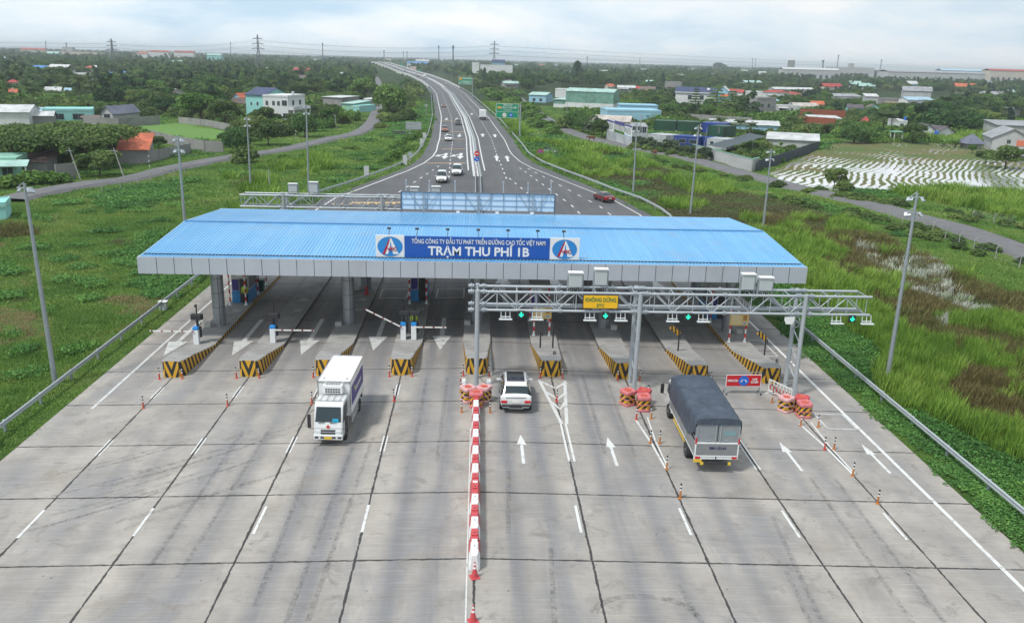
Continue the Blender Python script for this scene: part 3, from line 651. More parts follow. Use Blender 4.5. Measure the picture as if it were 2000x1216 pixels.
# ------------------------------------------------------------------ name board on the front slope
SBLUE = mat('sign_blue', (.008, .085, .38), .4, 0, .05); SWHITE = mat('sign_white', (.72, .73, .73), .5, 0, .05)
sg = thing('station_name_board', 'long blue sign board with white Vietnamese letters and two oval road emblems on the canopy', 'sign', (0, 59.5, 0))
m = MB(); m.b2(-5.28, 5.18, -.06, .06, 6.24, 7.88); m.build('board', SBLUE, sg)
for s, x0, x1 in ((-1, -7.33, -5.29), (1, 5.19, 7.33)):
    m = MB(); m.b2(x0, x1, -.06, .06, 6.30, 7.92); pn = m.build('emblem_panel', SWHITE, sg); xc = (x0+x1)/2
    m = MB(); m.add([(xc+.90*math.cos(a), -.065-d, 7.1+.72*math.sin(a)) for d in (0, .012) for a in [2*math.pi*i/40 for i in range(40)]], [tuple(range(40)), tuple(range(40, 80))]+[(i, (i+1) % 40, 40+(i+1) % 40, 40+i) for i in range(40)])
    m.build('emblem_oval', mat('emblem_blue', (.02, .22, .55), .4, 0, .03), pn)
    def flat(pts, y, mt, nm, par):
        m = MB(); k = len(pts); m.add([(xc+a, y, 7.1+b_) for a, b_ in pts]+[(xc+a, y+.015, 7.1+b_) for a, b_ in pts], [tuple(range(k)), tuple(range(k, 2*k))]+[(i, (i+1) % k, k+(i+1) % k, k+i) for i in range(k)]); return m.build(nm, mt, par)
    flat([(-.02, .60), (.10, .60), (.62, -.55), (.22, -.55), (.10, -.12), (-.02, -.12), (-.14, -.55), (-.36, -.55)], -.10, SWHITE, 'emblem_road', pn)
    flat([(-.03, .62), (.0, .5), (-.36, -.55), (-.54, -.55)], -.115, mat('sign_red', (.42, .01, .03), .4, 0, .03), 'emblem_stroke', pn)
    flat([(.02, .30), (.07, .30), (.10, -.03), (.0, -.03)], -.115, MATS['emblem_blue'], 'emblem_centre_line', pn)
    text('emblem_letters', 'VEC', .36, MATS['sign_red'], pn, (xc+.13, -.13, 6.92), bold=.02, sx=1.1)
text('board_lettering', 'TỔNG CÔNG TY ĐẦU TƯ PHÁT TRIỂN ĐƯỜNG CAO TỐC VIỆT NAM', .45, SWHITE, sg, (.05, -.075, 7.50), bold=.012, width=9.6)
text('board_lettering', 'TRẠM THU PHÍ 1B', .90, SWHITE, sg, (.05, -.075, 6.80), bold=.028, width=7.3)
for x in (-6.9, -4.9, -1.5, 1.6, 4.9, 6.9): MB().bar((x, .1, 7.6), (x, 1.4, 6.5), .05).build('back_strut', GALV, sg)
for x in (-6.4, -4.4, -2.2, 0, 2.15, 4.3, 6.2):
    m = MB(); m.bar((x, 0, 7.85), (x-.05*(x/6), .35, 8.32), .045); o = m.build('lamp_arm', BLACK, sg)
    m = MB(); m.box(x, .36, 8.34, .26, .2, .12); m.build('floodlight', BLACK, o, bevel=.02)
# rear billboard seen from behind
bb = thing('rear_billboard', 'pale blue billboard on a steel frame at the back edge of the canopy', 'billboard', (0, 78.3, 0))
m = MB(); m.b2(-7.2, 7.15, .12, .16, 6.5, 8.12); m.build('panel', mat('board_back_blue', (.55, .65, .73), .4, .0, .05, .5), bb)
m = MB()
for z in (6.98, 7.52, 6.52): m.b2(-7.2, 7.15, .06, .115, z-.012, z+.012)
for i in range(13):
    x = -7.15+i*14.25/12; m.b2(x-.012, x+.012, .05, .12, 6.5, 8.12)
m.build('frame_grid', mat('steel_bluegrey', (.20, .27, .34), .4, .4), bb)
m = MB(); m.b2(-7.25, 7.2, .0, .18, 8.12, 8.2); m.b2(-7.26, -7.2, 0, .16, 6.2, 8.12); m.b2(7.15, 7.21, 0, .16, 6.2, 8.12); m.build('outer_frame', mat('frame_grey', (.13, .15, .17), .5, .4), bb)
for x in (-5.1, 0, 5.1):
    m = MB(); m.bar((x-.06, -.05, 6.2), (x-.06, -.05, 8.15), .09); m.bar((x+.06, -.35, 6.2), (x+.06, 0, 7.9), .05)
    m.bar((x, -.1, 6.3), (x-1.35, .05, 8.1), .05); m.bar((x, -.1, 6.3), (x+1.35, .05, 8.1), .05)
    m.build('steel_support', GALV, bb)
for x in (-6.75, -4.6, -2.2, 2.3, 4.6, 6.75):
    m = MB(); m.bar((x, .1, 7.6), (x, .25, 9.15), .07); m.box(x, .3, 9.18, .14, .28, .08); m.build('lamp_arm', GALVL, bb)
for x in (-1.9, 1.75, 5.0):
    m = MB(); m.box(x, -.45, 6.42, .32, .22, .2); m.build('floodlight', SWHITE, bb, bevel=.02)

# ------------------------------------------------------------------ booths
TEAL = mat('booth_blue', (.03, .22, .50), .45, 0, .1, 1.5); CREAM = mat('booth_cream', (.50, .50, .47), .5, 0, .1, 1.5)
def booth(x, y, label, front=-1):
    z = zr(x, 60)+IZ; t = thing('toll_booth', label, 'toll booth', (x, y, z), group='toll booths on the islands')
    m = MB(); m.b2(-.68, .68, 0, 3.4, 0, 1.05); m.build('lower_panel', TEAL, t)
    m = MB(); m.b2(-.66, .66, .02, 3.38, 1.05, 2.75); w = m.build('wall', CREAM, t)
    for sx in (-1, 1):
        m = MB(); m.b2(sx*.665, sx*.69, .6, 2.6, 1.15, 2.15); m.build('window', GLASS, w)
    m = MB(); m.b2(-.62, -.08, -.03, .02, 1.1, 2.05); m.build('notice_panel', mat('booth_purple', (.05, .035, .22), .5), w)
    m = MB(); m.b2(0, .62, -.04, .02, .05, 2.1); m.build('door', BLACK, t)
    m = MB(); m.b2(-.85, .85, -.25, 3.65, 2.75, 2.9); m.build('booth_roof', CREAM, t, bevel=.04)
    m = MB(); m.b2(-.25, .25, -.04, 0.02, 2.3, 2.6); m.build('number_plate', SWHITE, t)
booth(-20.05, 69.4, 'cream and blue toll booth with purple notice on the leftmost island')
booth(-5.0, 69.4, 'cream and blue toll booth behind the pair of barrier gates')
booth(5.0, 65.0, 'blue toll booth behind the yellow notice right of the middle column'); booth(20.0, 66.5, 'blue toll booth on the rightmost island behind the gantry')
def rwpost(x, y, h=2.9, label='', r=.07, z=None):
    z = zr(x, 60)+IZ if z is None else z; t = thing('bollard_post', label, 'post', (x, y, z), group='red and white posts around the toll booths')
    MB().lathe([(.07, 0), (.07, h)], (0, 0, 0), 10).build('post', RW, t, smooth=40); MB().lathe([(.16, 0), (.15, .05), (.08, .14)], (0, 0, 0), 10).build('foot', SWHITE, t)
for x, y, l in ((-20.72, 68.7, 'nearer left post before the leftmost toll booth'), (-19.42, 68.75, 'nearer right post before the leftmost toll booth'), (-19.3, 72.2, 'post half way along the leftmost toll booth'), (-19.3, 75.3, 'farthest post past the green bin at the leftmost toll booth'), (-5.72, 68.75, 'left post before the booth of the paired gates'), (-4.3, 68.78, 'right post before the booth of the paired gates'), (4.2, 64.2, 'left post before the booth right of the middle column'), (5.7, 64.2, 'right post before the booth right of the middle column'), (19.2, 65.6, 'left post before the rightmost toll booth'), (20.75, 65.6, 'right post before the rightmost toll booth')):
    rwpost(x, y, label='red and white striped post, '+l)
bn = thing('wheelie_bin', 'dark green wheeled rubbish bin beside the leftmost toll booth', 'bin', (-19.3, 73.4, zr(-19, 60)+IZ))
GRN = mat('bin_green', (.012, .07, .045), .5); MB().add([(-.22, -.25, 0), (.22, -.25, 0), (.22, .25, 0), (-.22, .25, 0), (-.28, -.33, .95), (.28, -.33, .95), (.28, .33, .95), (-.28, .33, .95)], [(0, 3, 2, 1), (4, 5, 6, 7), (0, 1, 5, 4), (1, 2, 6, 5), (2, 3, 7, 6), (3, 0, 4, 7)]).build('bin_body', GRN, bn)
MB().b2(-.31, .31, -.38, .36, .95, 1.03).build('lid', GRN, bn, bevel=.02)
fx = thing('fire_extinguisher', 'red fire extinguisher stand beside the rear column of the third island', 'fire extinguisher', (-9.75, 71.9, zr(10, 60)+IZ))
MB().lathe([(.12, 0), (.13, .6), (.05, .72)], (0, 0, 0), 10).build('cylinder', REDP, fx, smooth=40); MB().b2(-.2, .2, -.15, .1, .0, .1).build('stand', REDP, fx)
# notice boards on posts
NOTY = mat('notice_yellow', (.60, .42, .13), .5, 0, .08)
def notice(x, y, w, z1, label):
    z = zr(x, 60)+IZ; t = thing('notice_board', label, 'notice board', (x, y, z))
    for s in (-1, 1): MB().lathe([(.14, 0), (.07, .14), (.07, 2.55)], (s*w*.42, 0, 0), 10).build('post', RW, t, smooth=40)
    MB().b2(-w/2, w/2, -.12, -.07, z1, z1+.95).build('panel', NOTY, t, bevel=.01)
    m = MB()
    for i in range(5): m.b2(-w*.42, w*(.12 if i else .02), -.127, -.12, z1+.8-i*.16, z1+.86-i*.16)
    m.b2(w*.18, w*.44, -.127, -.12, z1+.1, z1+.28); m.build('printed_lines', mat('print_pale', (.65, .62, .5), .6), t)
    MB().b2(w*.20, w*.40, -.129, -.12, z1+.42, z1+.82).build('pictogram', mat('print_brown', (.35, .17, .05), .6), t)
    MB().box(w*.3, -.127, z1+.19, w*.2, .01, .1).build('car_picture', mat('print_blue', (.06, .2, .4), .6), t, bevel=.01)
notice(19.95, 60.6, 1.45, 1.35, 'yellow notice board with a car picture on two striped posts on the rightmost island')
notice(4.9, 60.6, 1.4, 1.35, 'yellow notice board half hidden by the gantry truss, on two striped posts')
# ------------------------------------------------------------------ barrier gates
MWHT = mat('machine_white', (.70, .72, .73), .4, 0, .05); MBLU = mat('machine_blue', (.02, .24, .62), .35)
BOOM, n, b = principled('boom_stripes'); t_ = N(n, 'ShaderNodeTexCoord'); s_ = N(n, 'ShaderNodeSeparateXYZ'); n.links.new(t_.outputs['Object'], s_.inputs[0])
f = mul(n, mul(n, s_.outputs['X'], 1/.72), 0, 'FRACT'); n.links.new(mixc(n, rng(n, f, .80, .82), (.74, .74, .72), (.22, .04, .04)), b.inputs['Base Color'])
def gate(x, y, sgn, ang, L, label):
    z = zr(x, 60)+IZ; t = thing('barrier_gate', label, 'barrier gate', (x, y, z), group='lane barrier gates')
    MB().b2(-.19, .19, -.2, .2, 0, 1.08).build('cabinet', MWHT, t, bevel=.02); MB().b2(-.2, .2, -.21, .21, 1.08, 1.3).build('cap', MBLU, t, bevel=.04)
    m = MB(); m.b2(0, sgn*L, -.025, .025, -.045, .045); o = m.build('boom', BOOM, t); o.location = (sgn*.1, -.26, 1.02); o.rotation_euler = (0, -sgn*ang, 0)
    MB().b2(-.06, .1, .3, .42, 0, 2.0).build('camera_post', BLACK, t); MB().b2(.18, .32, .1, .3, .45, 1.25).build('side_box', BLACK, t, bevel=.02)
    m = MB(); m.box(.1, .1, 2.02, .82, .34, .42); m.box(.1, -.12, 2.02, .7, .1, .34); m.build('display_head', BLACK, t, bevel=.03)
    m = MB(); m.tube([(.02, .36, 2.0), (.02, .36, 2.75)], .05, 8); m.box(.02, .26, 2.8, .12, .3, .12); m.build('camera_mast', BLACK, t)
    m = MB(); m.tube([(.12, .3, 1.25), (.3, .2, 1.45), (.28, .15, 1.7), (.12, .15, 1.85)], .025, 6); m.build('cable', BLACK, t)
gate(-20.3, 58.7, -1, 0, 3.1, 'blue capped white barrier gate with level boom, beside the left guardrail')
gate(-14.85, 58.9, 1, 0, 2.9, 'blue capped white barrier gate with level boom to the right, on the second island')
gate(-5.42, 59.3, -1, R(27), 3.0, 'blue capped white barrier gate with half raised boom, left of the pair')
gate(-4.65, 59.3, 1, 0, 2.3, 'blue capped white barrier gate with thin lowered boom, right one of the pair')
def oldgate(x, y, sgn, label, boom=True, h=1.45):
    z = zr(x, 60)+IZ; t = thing('folded_gate', label, 'barrier gate', (x, y, z)); m = MB(); m.lathe([(.16, 0), (.15, .05), (.06, .1), (.05, h)], (0, 0, 0), 10); m.build('post', BLACK, t, smooth=40)
    MB().tube([(.0, 0, h), (.12, 0, h), (.13, 0, h-.4)], .03, 6).build('handle', BLACK, t)
    if boom:
        m = MB(); m.xprism([(-.03, -.16), (.03, -.16), (.03, .16), (-.03, .16)], 0, sgn*1.0); o = m.build('striped_arm', DIAG, t); o.location = (0, 0, h); o.rotation_euler = (0, -sgn*R(38), R(20))
oldgate(20.9, 57.0, -1, 'black post with a folded hazard striped arm on the rightmost island'); oldgate(14.7, 57.6, -1, 'black post with a folded hazard striped arm on the island ahead of the tarpaulin truck')
oldgate(4.55, 57.0, 1, 'slim black gate post, left of the two under the yellow notice', False, 1.5); oldgate(5.45, 57.0, 1, 'slim black gate post, right of the two under the yellow notice', False, 1.7)
oldgate(5.3, 54.4, 1, 'short black post on the nose of the island beside the suv lane', False, .9); oldgate(20.8, 54.3, 1, 'short black post on the nose of the rightmost island', False, .9)
# ------------------------------------------------------------------ gantries
def dsignal(t, x, y, z):
    m = MB(); m.box(x, y, z, .46, .14, .46); s = m.build('signal_box', BLACK, t, bevel=.03)
    m = MB(); pts = [(-.045, .16), (.045, .16), (.045, -.02), (.14, .06), (.14, -.04), (0, -.18), (-.14, -.04), (-.14, .06), (-.045, -.02)]
    k = len(pts); m.add([(x+a, y-.075, z+c_) for a, c_ in pts]+[(x+a, y-.09, z+c_) for a, c_ in pts], [tuple(range(k)), tuple(range(k, 2*k))]+[(i, (i+1) % k, k+(i+1) % k, k+i) for i in range(k)])
    m.build('green_arrow', mat('signal_green', (.0, .5, .3), .5, 0, 0, emit=((.02, .75, .42), 1.1)), s)
def gantry(name, label, x0, x1, yf, cols, cabs, sigs, zt_=6.3, zb_=5.12, d=1.35):
    t = thing(name, label, 'gantry', (0, yf, 0))
    for y, z, nm in ((0, zt_, 'top_chord'), (d, zt_, 'top_chord'), (0, zb_, 'bottom_chord'), (d, zb_, 'bottom_chord')):
        MB().tube([(x0-.15 if y == 0 else x0+.1, y, z), (x1 if y == 0 else x1-.35, y, z)], .085, 10).build(nm, GALVL, t, smooth=40)
    m = MB(); k = int(round((x1-x0)/1.3)); k += k % 2; st = (x1-x0-.3)/k
    for y in (0, d):
        m = MB()
        for i in range(k+1):
            x = x0+i*st; m.tube([(x, y, zb_), (x, y, zt_)], .028, 6)
            if i < k: m.tube([(x, y, zt_ if i % 2 else zb_), (x+st, y, zb_ if i % 2 else zt_)], .038, 6)
        m.build('web_bracing', GALVL, t, smooth=40)
    m = MB()
    for i in range(0, k+1, 2):
        x = x0+i*st
        for z in (zb_, zt_): MB().bar((x, 0, z), (x, d, z), .06).build('cross_tie', GALV, t)
    m = MB(); m.b2(x0+.2, x1-.4, .5, .85, zb_+.04, zb_+.10); m.b2(x0+.2, x1-.4, .5, .53, zb_+.10, zb_+.22); m.build('cable_tray', GALV, t)
    for x in cols:
        zb = zr(x, yf)-.1
        for y in (0, d): MB().tube([(x, y-.12 if y == 0 else y+.12, zb), (x, y-.12 if y == 0 else y+.12, zt_+.12)], [.15, .14], 14).build('column', GALVL, t, smooth=40)
        m = MB(); zz = zb+.6; i = 0
        while zz < zb_-.7: m.tube([(x, 0 if i % 2 else d, zz), (x, d if i % 2 else 0, zz+.62)], .035, 6); zz += .62; i += 1
        m.build('column_lacing', GALVL, t)
        for y in (0, d):
            for z in (zt_, zb_):
                for s in (-1, 1): MB().tube([(x+s*.22, y, z), (x+s*.35, y, z), (x+s*.351, y, z), (x+s*.42, y, z), (x+s*.421, y, z), (x+s*.58, y, z)], [.13, .13, .19, .19, .13, .13], 10).build('chord_clamp', GALV, t, smooth=40)
    m = MB()
    for x in np.arange(x0+5.2, x1-2, 5.2):
        for y in (0, d):
            for z in (zt_, zb_): MB().tube([(x-.08, y, z), (x+.08, y, z)], .15, 10).build('chord_flange', GALV, t, smooth=40)
    for x, y, w, h, dz in cabs:
        m = MB(); m.box(x, y, zt_+.22+dz+h/2, w, .4, h); o = m.build('equipment_cabinet', mat('cabinet_grey', (.42, .46, .47), .45, 0, .05), t, bevel=.03)
        MB().box(x, y-.02, zt_+.22+dz+h+.04, w+.1, .5, .06).build('cabinet_roof', SWHITE, o)
        for s in (-1, 1): MB().b2(x+s*(w/2+.05)-.04, x+s*(w/2+.05)+.04, y-.1, y+.1, zt_-.3, zt_+.1+dz+h).build('cabinet_bracket', GALV, o)
        m = MB()
        for j in range(5): m.tube([(x-.25+j*.12, y, zt_+.2), (x-.3+j*.12, y+.05, zt_-.4), (x-.2+j*.1, y+.1, zb_+.15)], .022, 5)
        m.build('cable_bundle', BLACK, o)
    for x in sigs:
        dsignal(t, x, -.12, zb_-.22)
        for s in (-.98, .98):
            m = MB(); m.box(x+s, -.25, zb_-.52, .82, .22, .05); m.box(x+s, -.1, zb_-.40, .66, .05, .05)
            for q in (-.28, 0, .28): m.bar((x+s+q, -.1, zb_-.5), (x+s+q, 0, zb_), .035)
            m.build('antenna', mat('antenna_white', (.62, .66, .68), .4), t)
    return t
gf = gantry('front_gantry', 'grey tubular steel toll gantry with lane signals in front of the canopy', 0, 25.0, 50.5, (-.0, 10.2, 20.72), ((6.15, .0+.7, .85, .9, 0), (7.75, .7, .78, 1.0, .15), (17.15, .7, .8, .98, 0), (18.3, .7, .85, .82, -.05)), (2.75, 8.05, 13.3, 23.85))
gr_ = gantry('rear_gantry', 'grey tubular steel toll gantry behind the left half of the canopy', -24.2, .3, 86.4, (-19.9, -9.9, 0), ((-19.0, .6, .85, .8, .1), (-16.9, .6, .85, 1.0, .1), (-6.6, .6, .85, .7, .1), (-4.4, .6, .85, .8, .1)), ())
p = atY(1173, 589, 50.3); es = thing('lane_sign', 'yellow electronic toll lane sign with green letters hanging on the front gantry', 'sign', (p.x, p.y, p.z))
MB().b2(-1.12, 1.12, -.03, .03, -.46, .46).build('border', BLACK, es, bevel=.03); MB().b2(-1.07, 1.07, -.045, -.031, -.41, .41).build('panel', mat('lane_yellow', (.80, .46, .01), .5, 0, .04), es)
text('lettering', 'KHÔNG DỪNG', .36, mat('letter_green', (.005, .16, .07), .5), es, (0, -.055, .12), bold=.012, width=1.92); text('lettering', 'ETC', .27, MATS['letter_green'], es, (0, -.055, -.24), bold=.008)
for x, y, l in ((19.9, 50.2, 'small round edged grey camera dome hanging by the right gantry column'), (16.0, 57.5, None)):
    if l:
        t = thing('height_plate', 'small pale half round plate hung beside the right gantry column', 'plate', (x-.1, 50.3, 4.75)); m = MB()
        pts = [(-.32, .22), (.32, .22), (.32, 0), (.2, -.25), (-.2, -.25), (-.32, 0)]; m.add([(a, 0, b_) for a, b_ in pts]+[(a, .04, b_) for a, b_ in pts], [tuple(range(6)), tuple(range(6, 12))]+[(i, (i+1) % 6, 6+(i+1) % 6, 6+i) for i in range(6)]); m.build('plate', SWHITE, t); m = MB(); m.bar((0, .02, .2), (0, .02, .6), .03); m.build('hanger', GALV, t)
# ------------------------------------------------------------------ barrels, water barriers, delineators, cones
PINK = mat('faded_red_plastic', (.56, .17, .18), .5, 0, .1, 2); REDB = mat('red_plastic', (.50, .065, .075), .5, 0, .12, 2); WHB = mat('white_plastic', (.74, .75, .75), .45, 0, .08, 2); ORC = mat('orange_cap', (.50, .09, .05), .5); FP = mat('pale_pink_plastic', (.62, .36, .37), .5, 0, .1, 2)
def barrel(x, y, rz, top, label, grp='hazard striped barrels at the gantry columns'):
    z = zr(x, y); t = thing('crash_barrel', label, 'traffic barrel', (x, y, z), rz, grp)
    def lobe(r, k=28): return [(r*.93*(abs(math.cos(a))**3.4+abs(math.sin(a))**3.4)**(-1/3.4)*(1-.05*math.cos(4*a))*math.cos(a), r*.93*(abs(math.cos(a))**3.4+abs(math.sin(a))**3.4)**(-1/3.4)*(1-.05*math.cos(4*a))*math.sin(a)) for a in [2*math.pi*i/k for i in range(k)]]
    def ring(spec, mt, nm, par=t):
        m = MB(); k = 28
        for r, zz in spec: m.v += [(a, b_, zz) for a, b_ in lobe(r, k)]
        for i in range(len(spec)-1):
            for j in range(k): m.f.append((i*k+j, i*k+(j+1) % k, (i+1)*k+(j+1) % k, (i+1)*k+j)); m.m.append(0)
        m.f.append(tuple(range(k))[::-1]); m.m.append(0); m.f.append(tuple(range((len(spec)-1)*k, len(spec)*k))); m.m.append(0)
        return m.build(nm, mt, par, smooth=50)
    ring([(.43, 0), (.45, .04), (.45, .14), (.42, .18)], top, 'base'); ring([(.42, .16), (.42, .42)], DIAG, 'lower_band'); ring([(.45, .42), (.45, .48)], top, 'rib'); ring([(.42, .48), (.42, .74)], DIAG, 'upper_band')
    ring([(.42, .72), (.46, .76), (.46, .90), (.43, .97), (.33, .98), (.30, .93)], top, 'shell_top'); MB().lathe([(.22, .90), (.21, .97), (.17, .98)], (0, 0, 0), 18).build('cap', ORC, t, smooth=40)
for cx, cy, nm in ((0, 47.3, 'left gantry column'), (9.95, 47.5, 'middle gantry column'), (19.85, 47.2, 'right gantry column')):
    sh = .0 if cx == 0 else -.25
    barrel(cx-.5+sh*.2, cy+.75, R(30), FP if cx != 9.95 else PINK, 'pink topped hazard striped barrel, rear left at the '+nm)
    barrel(cx+.48, cy+.85, R(-30), REDB if cx != 0 else FP, 'red topped hazard striped barrel, rear right at the '+nm if cx else 'pink topped hazard striped barrel, rear right at the '+nm)
    barrel(cx+(.0 if cx == 0 else .3), cy-.05, R(90), PINK, 'pink topped hazard striped barrel, front one at the '+nm)
def wbarrier(y, red, end, idx):
    mt = REDB if red else WHB; mt2 = WHB if red else REDB
    t = thing('plastic_barrier', ('red and white' if red else 'white and red')+' water filled plastic barrier in the row down the centre line', 'plastic barrier', (0, y, 0), 0, 'plastic barriers along the centre line')
    m = MB(); L = .52
    def sec(yy, wb, wt, h): return [(-wb, yy, 0), (-wb, yy, .22), (-wt-.04, yy, .40), (-wt, yy, h), (wt, yy, h), (wt+.04, yy, .40), (wb, yy, .22), (wb, yy, 0)]
    S = [sec(-L, .17, .11, .74), sec(-L+.12, .24, .15, .80), sec(L-.12, .24, .15, .80), sec(L, .17, .11, .74)]
    for s in S: m.v += s
    for i in range(3):
        for k in range(7): m.f.append((i*8+k, i*8+k+1, i*8+9+k, i*8+8+k)); m.m.append(0)
        m.f.append((i*8+7, i*8, i*8+8, i*8+15)); m.m.append(0)
    m.f.append(tuple(range(8))[::-1]); m.m.append(0); m.f.append(tuple(range(24, 32))); m.m.append(0)
    m.build('body', mt, t, bevel=.02)
    MB().b2(-.13, .13, -.16, .16, .80, .86).build('filler_block', WHB if not red else REDB, t, bevel=.02); MB().b2(-.035, .035, -.03, .03, .855, .868).build('filler_hole', DARK, t)
    MB().b2(-.12, .12, L-.10, L+.06, .55, .84).build('coupling', mt2 if not end else mt, t, bevel=.02)
seq = 'WRRWRWRRWRWRWRWRWR'
for i in range(17): wbarrier(30.6+i*1.02, seq[i+1] == 'R' if i else False, i == 0, i)
def delin(x, y, col, label, n=3):
    mt = {'r': mat('post_red', (.48, .045, .03), .5), 'o': mat('post_orange', (.42, .15, .03), .5), 'f': mat('post_salmon', (.45, .09, .05), .5)}[col]
    t = thing('lane_post', label, 'flexible post', (x, y, zr(x, y)), random.uniform(0, 3), 'flexible lane posts'); t.rotation_euler[0] = R(random.uniform(-3, 3)); t.rotation_euler[1] = R(random.uniform(-3, 3))
    MB().lathe([(.11, 0), (.10, .03), (.05, .05), (.045, .42)], (0, 0, 0), 10).build('stem', mt, t, smooth=40)
    m = MB()
    for i in range(4): m.lathe([(.043, .42+i*.09), (.043, .42+(i+1)*.09-.001)], (0, 0, 0), 10, mi=i % 2)
    m.build('banded_top', [SWHITE, BLACK], t, smooth=40)
NN = {-20: 'leftmost island', -15: 'second island', -10: 'third island', -5: 'island of the paired gates', 0: 'middle island', 5: 'island right of the suv', 10: 'island behind the middle gantry column', 15: 'island ahead of the tarpaulin truck', 20: 'rightmost island'}
for x in (-20, -15, -10, -5, 0, 5, 10, 15): 
    for s in (-1, 1):
        if x == 15 and s < 0: continue
        delin(x+s*(.74 if x else .86)+(.2 if x == 10 else 0), 52.35, 'r' if s < 0 else 'f', 'red banded post at the %s corner of the %s' % ('left' if s < 0 else 'right', NN[x]))
for x, y in ((-19.96, 47.5), (-15, 47.7), (-10, 47.9), (-5.03, 48.2), (5.0, 48.3)): delin(x, y, 'f' if x < -8 else 'r', 'red banded post alone on the joint before the '+NN[round(x/5)*5])
for x, y, c_, l in ((9.2, 48.3, 'r', 'left behind the middle barrels'), (10.95, 49.6, 'o', 'right behind the middle barrels'), (9.55, 45.9, 'r', 'just before the middle barrels'), (10.5, 46.1, 'o', 'right before the middle barrels'), (9.77, 42.7, 'o', 'left one of the near pair on the fourth lane line'), (10.3, 42.7, 'o', 'right one of the near pair on the fourth lane line'), (10.04, 39.6, 'o', 'beside the tarpaulin truck tail'), (10.04, 36.55, 'o', 'on the joint nearest the camera, left of two'),
  (19.65, 42.5, 'r', 'left one of the pair before the right barrels'), (20.2, 42.55, 'o', 'right one of the pair before the right barrels'), (19.91, 39.4, 'o', 'at the end of the right double line'), (19.92, 36.5, 'o', 'on the joint nearest the camera, right of two'), (19.45, 45.7, 'o', 'left before the right barrels'), (20.5, 45.6, 'o', 'right before the right barrels'), (18.9, 49.2, 'o', 'beside the white hurdle'), (19.65, 50.6, 'r', 'between the hurdle and the right column'), (-1.0, 49.5, 'o', 'left behind the barrels of the left gantry column'), (-.85, 46.3, 'o', 'left of the first plastic barrier'), (.85, 46.3, 'o', 'right of the first plastic barrier'), (-1.0, 50.9, 'r', 'left between barrels and middle island')):
    delin(x, y, c_, ('orange' if c_ == 'o' else 'red')+' banded post, '+l)
def cone(x, y, label):
    t = thing('traffic_cone', label, 'traffic cone', (x, y, zr(x, y)), R(20)); MB().b2(-.19, .19, -.19, .19, 0, .04).build('base', REDB, t, bevel=.015)
    m = MB(); z = [(.14, .04), (.112, .2), (.085, .34), (.07, .42), (.056, .5), (.042, .58), (.03, .66), (.028, .72)]
    for i in range(7): m.lathe([z[i], (z[i+1][0], z[i+1][1]-.001)], (0, 0, 0), 14, mi=1 if i in (3, 5) else 0)
    m.build('cone_body', [REDB, SWHITE], t, smooth=40)
cone(0.02, 29.65, 'red traffic cone with white bands touching the last plastic barrier'); cone(-.02, 26.85, 'red traffic cone with white bands alone on the centre line near the camera')
# lane closed board and hurdle
p = atY(1452, 744, 50.6); z = zr(17.5, 50.6)
lc = thing('lane_closed_board', 'red lane closed board with blue arrow disc on a wheeled frame', 'sign', (p.x, 50.6, z), R(2)); RS = mat('sign_red_face', (.50, .012, .02), .4, 0, .05)
MB().b2(-1.17, 1.17, -.03, .0, .52, 1.34).build('panel', SWHITE, lc); MB().b2(-1.13, 1.13, -.042, -.03, .56, 1.30).build('face', RS, lc)
m = MB(); k = 32; m.add([(.34*math.cos(2*math.pi*i/k), -.05-d, .93+.34*math.sin(2*math.pi*i/k)) for d in (0, .008) for i in range(k)], [tuple(range(k)), tuple(range(k, 2*k))]+[(i, (i+1) % k, k+(i+1) % k, k+i) for i in range(k)]); dk = m.build('blue_disc', mat('disc_blue', (.01, .13, .55), .4), lc)
m = MB()
for s in (-1, 1):
    for poly in ([(.04, .02), (.08, .07), (.17, -.03), (.13, -.08)], [(.11, -.11), (.20, -.02), (.215, -.14)]): m.add([(s*a, -.068, .97+b_) for a, b_ in poly]+[(s*a, -.072, .97+b_) for a, b_ in poly], [tuple(range(len(poly))), tuple(range(len(poly), 2*len(poly)))])
m.build('disc_arrows', SWHITE, dk)
text('lettering', 'ĐÓNG LÀN', .2, SWHITE, lc, (-.73, -.055, .93), bold=.02, width=.68); text('lettering', 'LANE\nCLOSED', .19, SWHITE, lc, (.73, -.055, .92), bold=.02, width=.5)
m = MB()
for s in (-1, 1): m.bar((s*1.15, 0, .1), (s*1.15, 0, 1.5), .035); m.bar((s*1.15, -.28, .08), (s*1.15, .28, .08), .035); m.bar((s*1.15, -.25, .1), (s*1.15, 0, .5), .03); m.bar((s*1.15, .25, .1), (s*1.15, 0, .5), .03)
m.bar((-1.15, 0, 1.5), (1.15, 0, 1.5), .035); m.build('stand', GALV, lc)
for s in (-1, 1):
    for y in (-.27, .27): MB().lathe([(.07, -.02), (.07, .02)], (s*1.15, y, .07), 12, axis='x').build('wheel', DARK, lc)
hd = thing('hurdle_barrier', 'white hurdle with red striped bars standing askew before the right gantry column', 'hurdle', (19.6, 49.9, zr(19.6, 50)), R(-65)); m = MB()
for z_ in (.25, 1.0): m.bar((-1, 0, z_), (1, 0, z_), .05)
for s in (-1, 1): m.bar((s, 0, 0), (s, 0, 1.0), .05); m.bar((s, -.25, .03), (s, .25, .03), .05)
m.build('frame', SWHITE, hd)
for i in range(7): MB().bar((-.85+i*.28, 0, .25), (-.85+i*.28, 0, 1.0), .045).build('striped_bar', RW, hd)
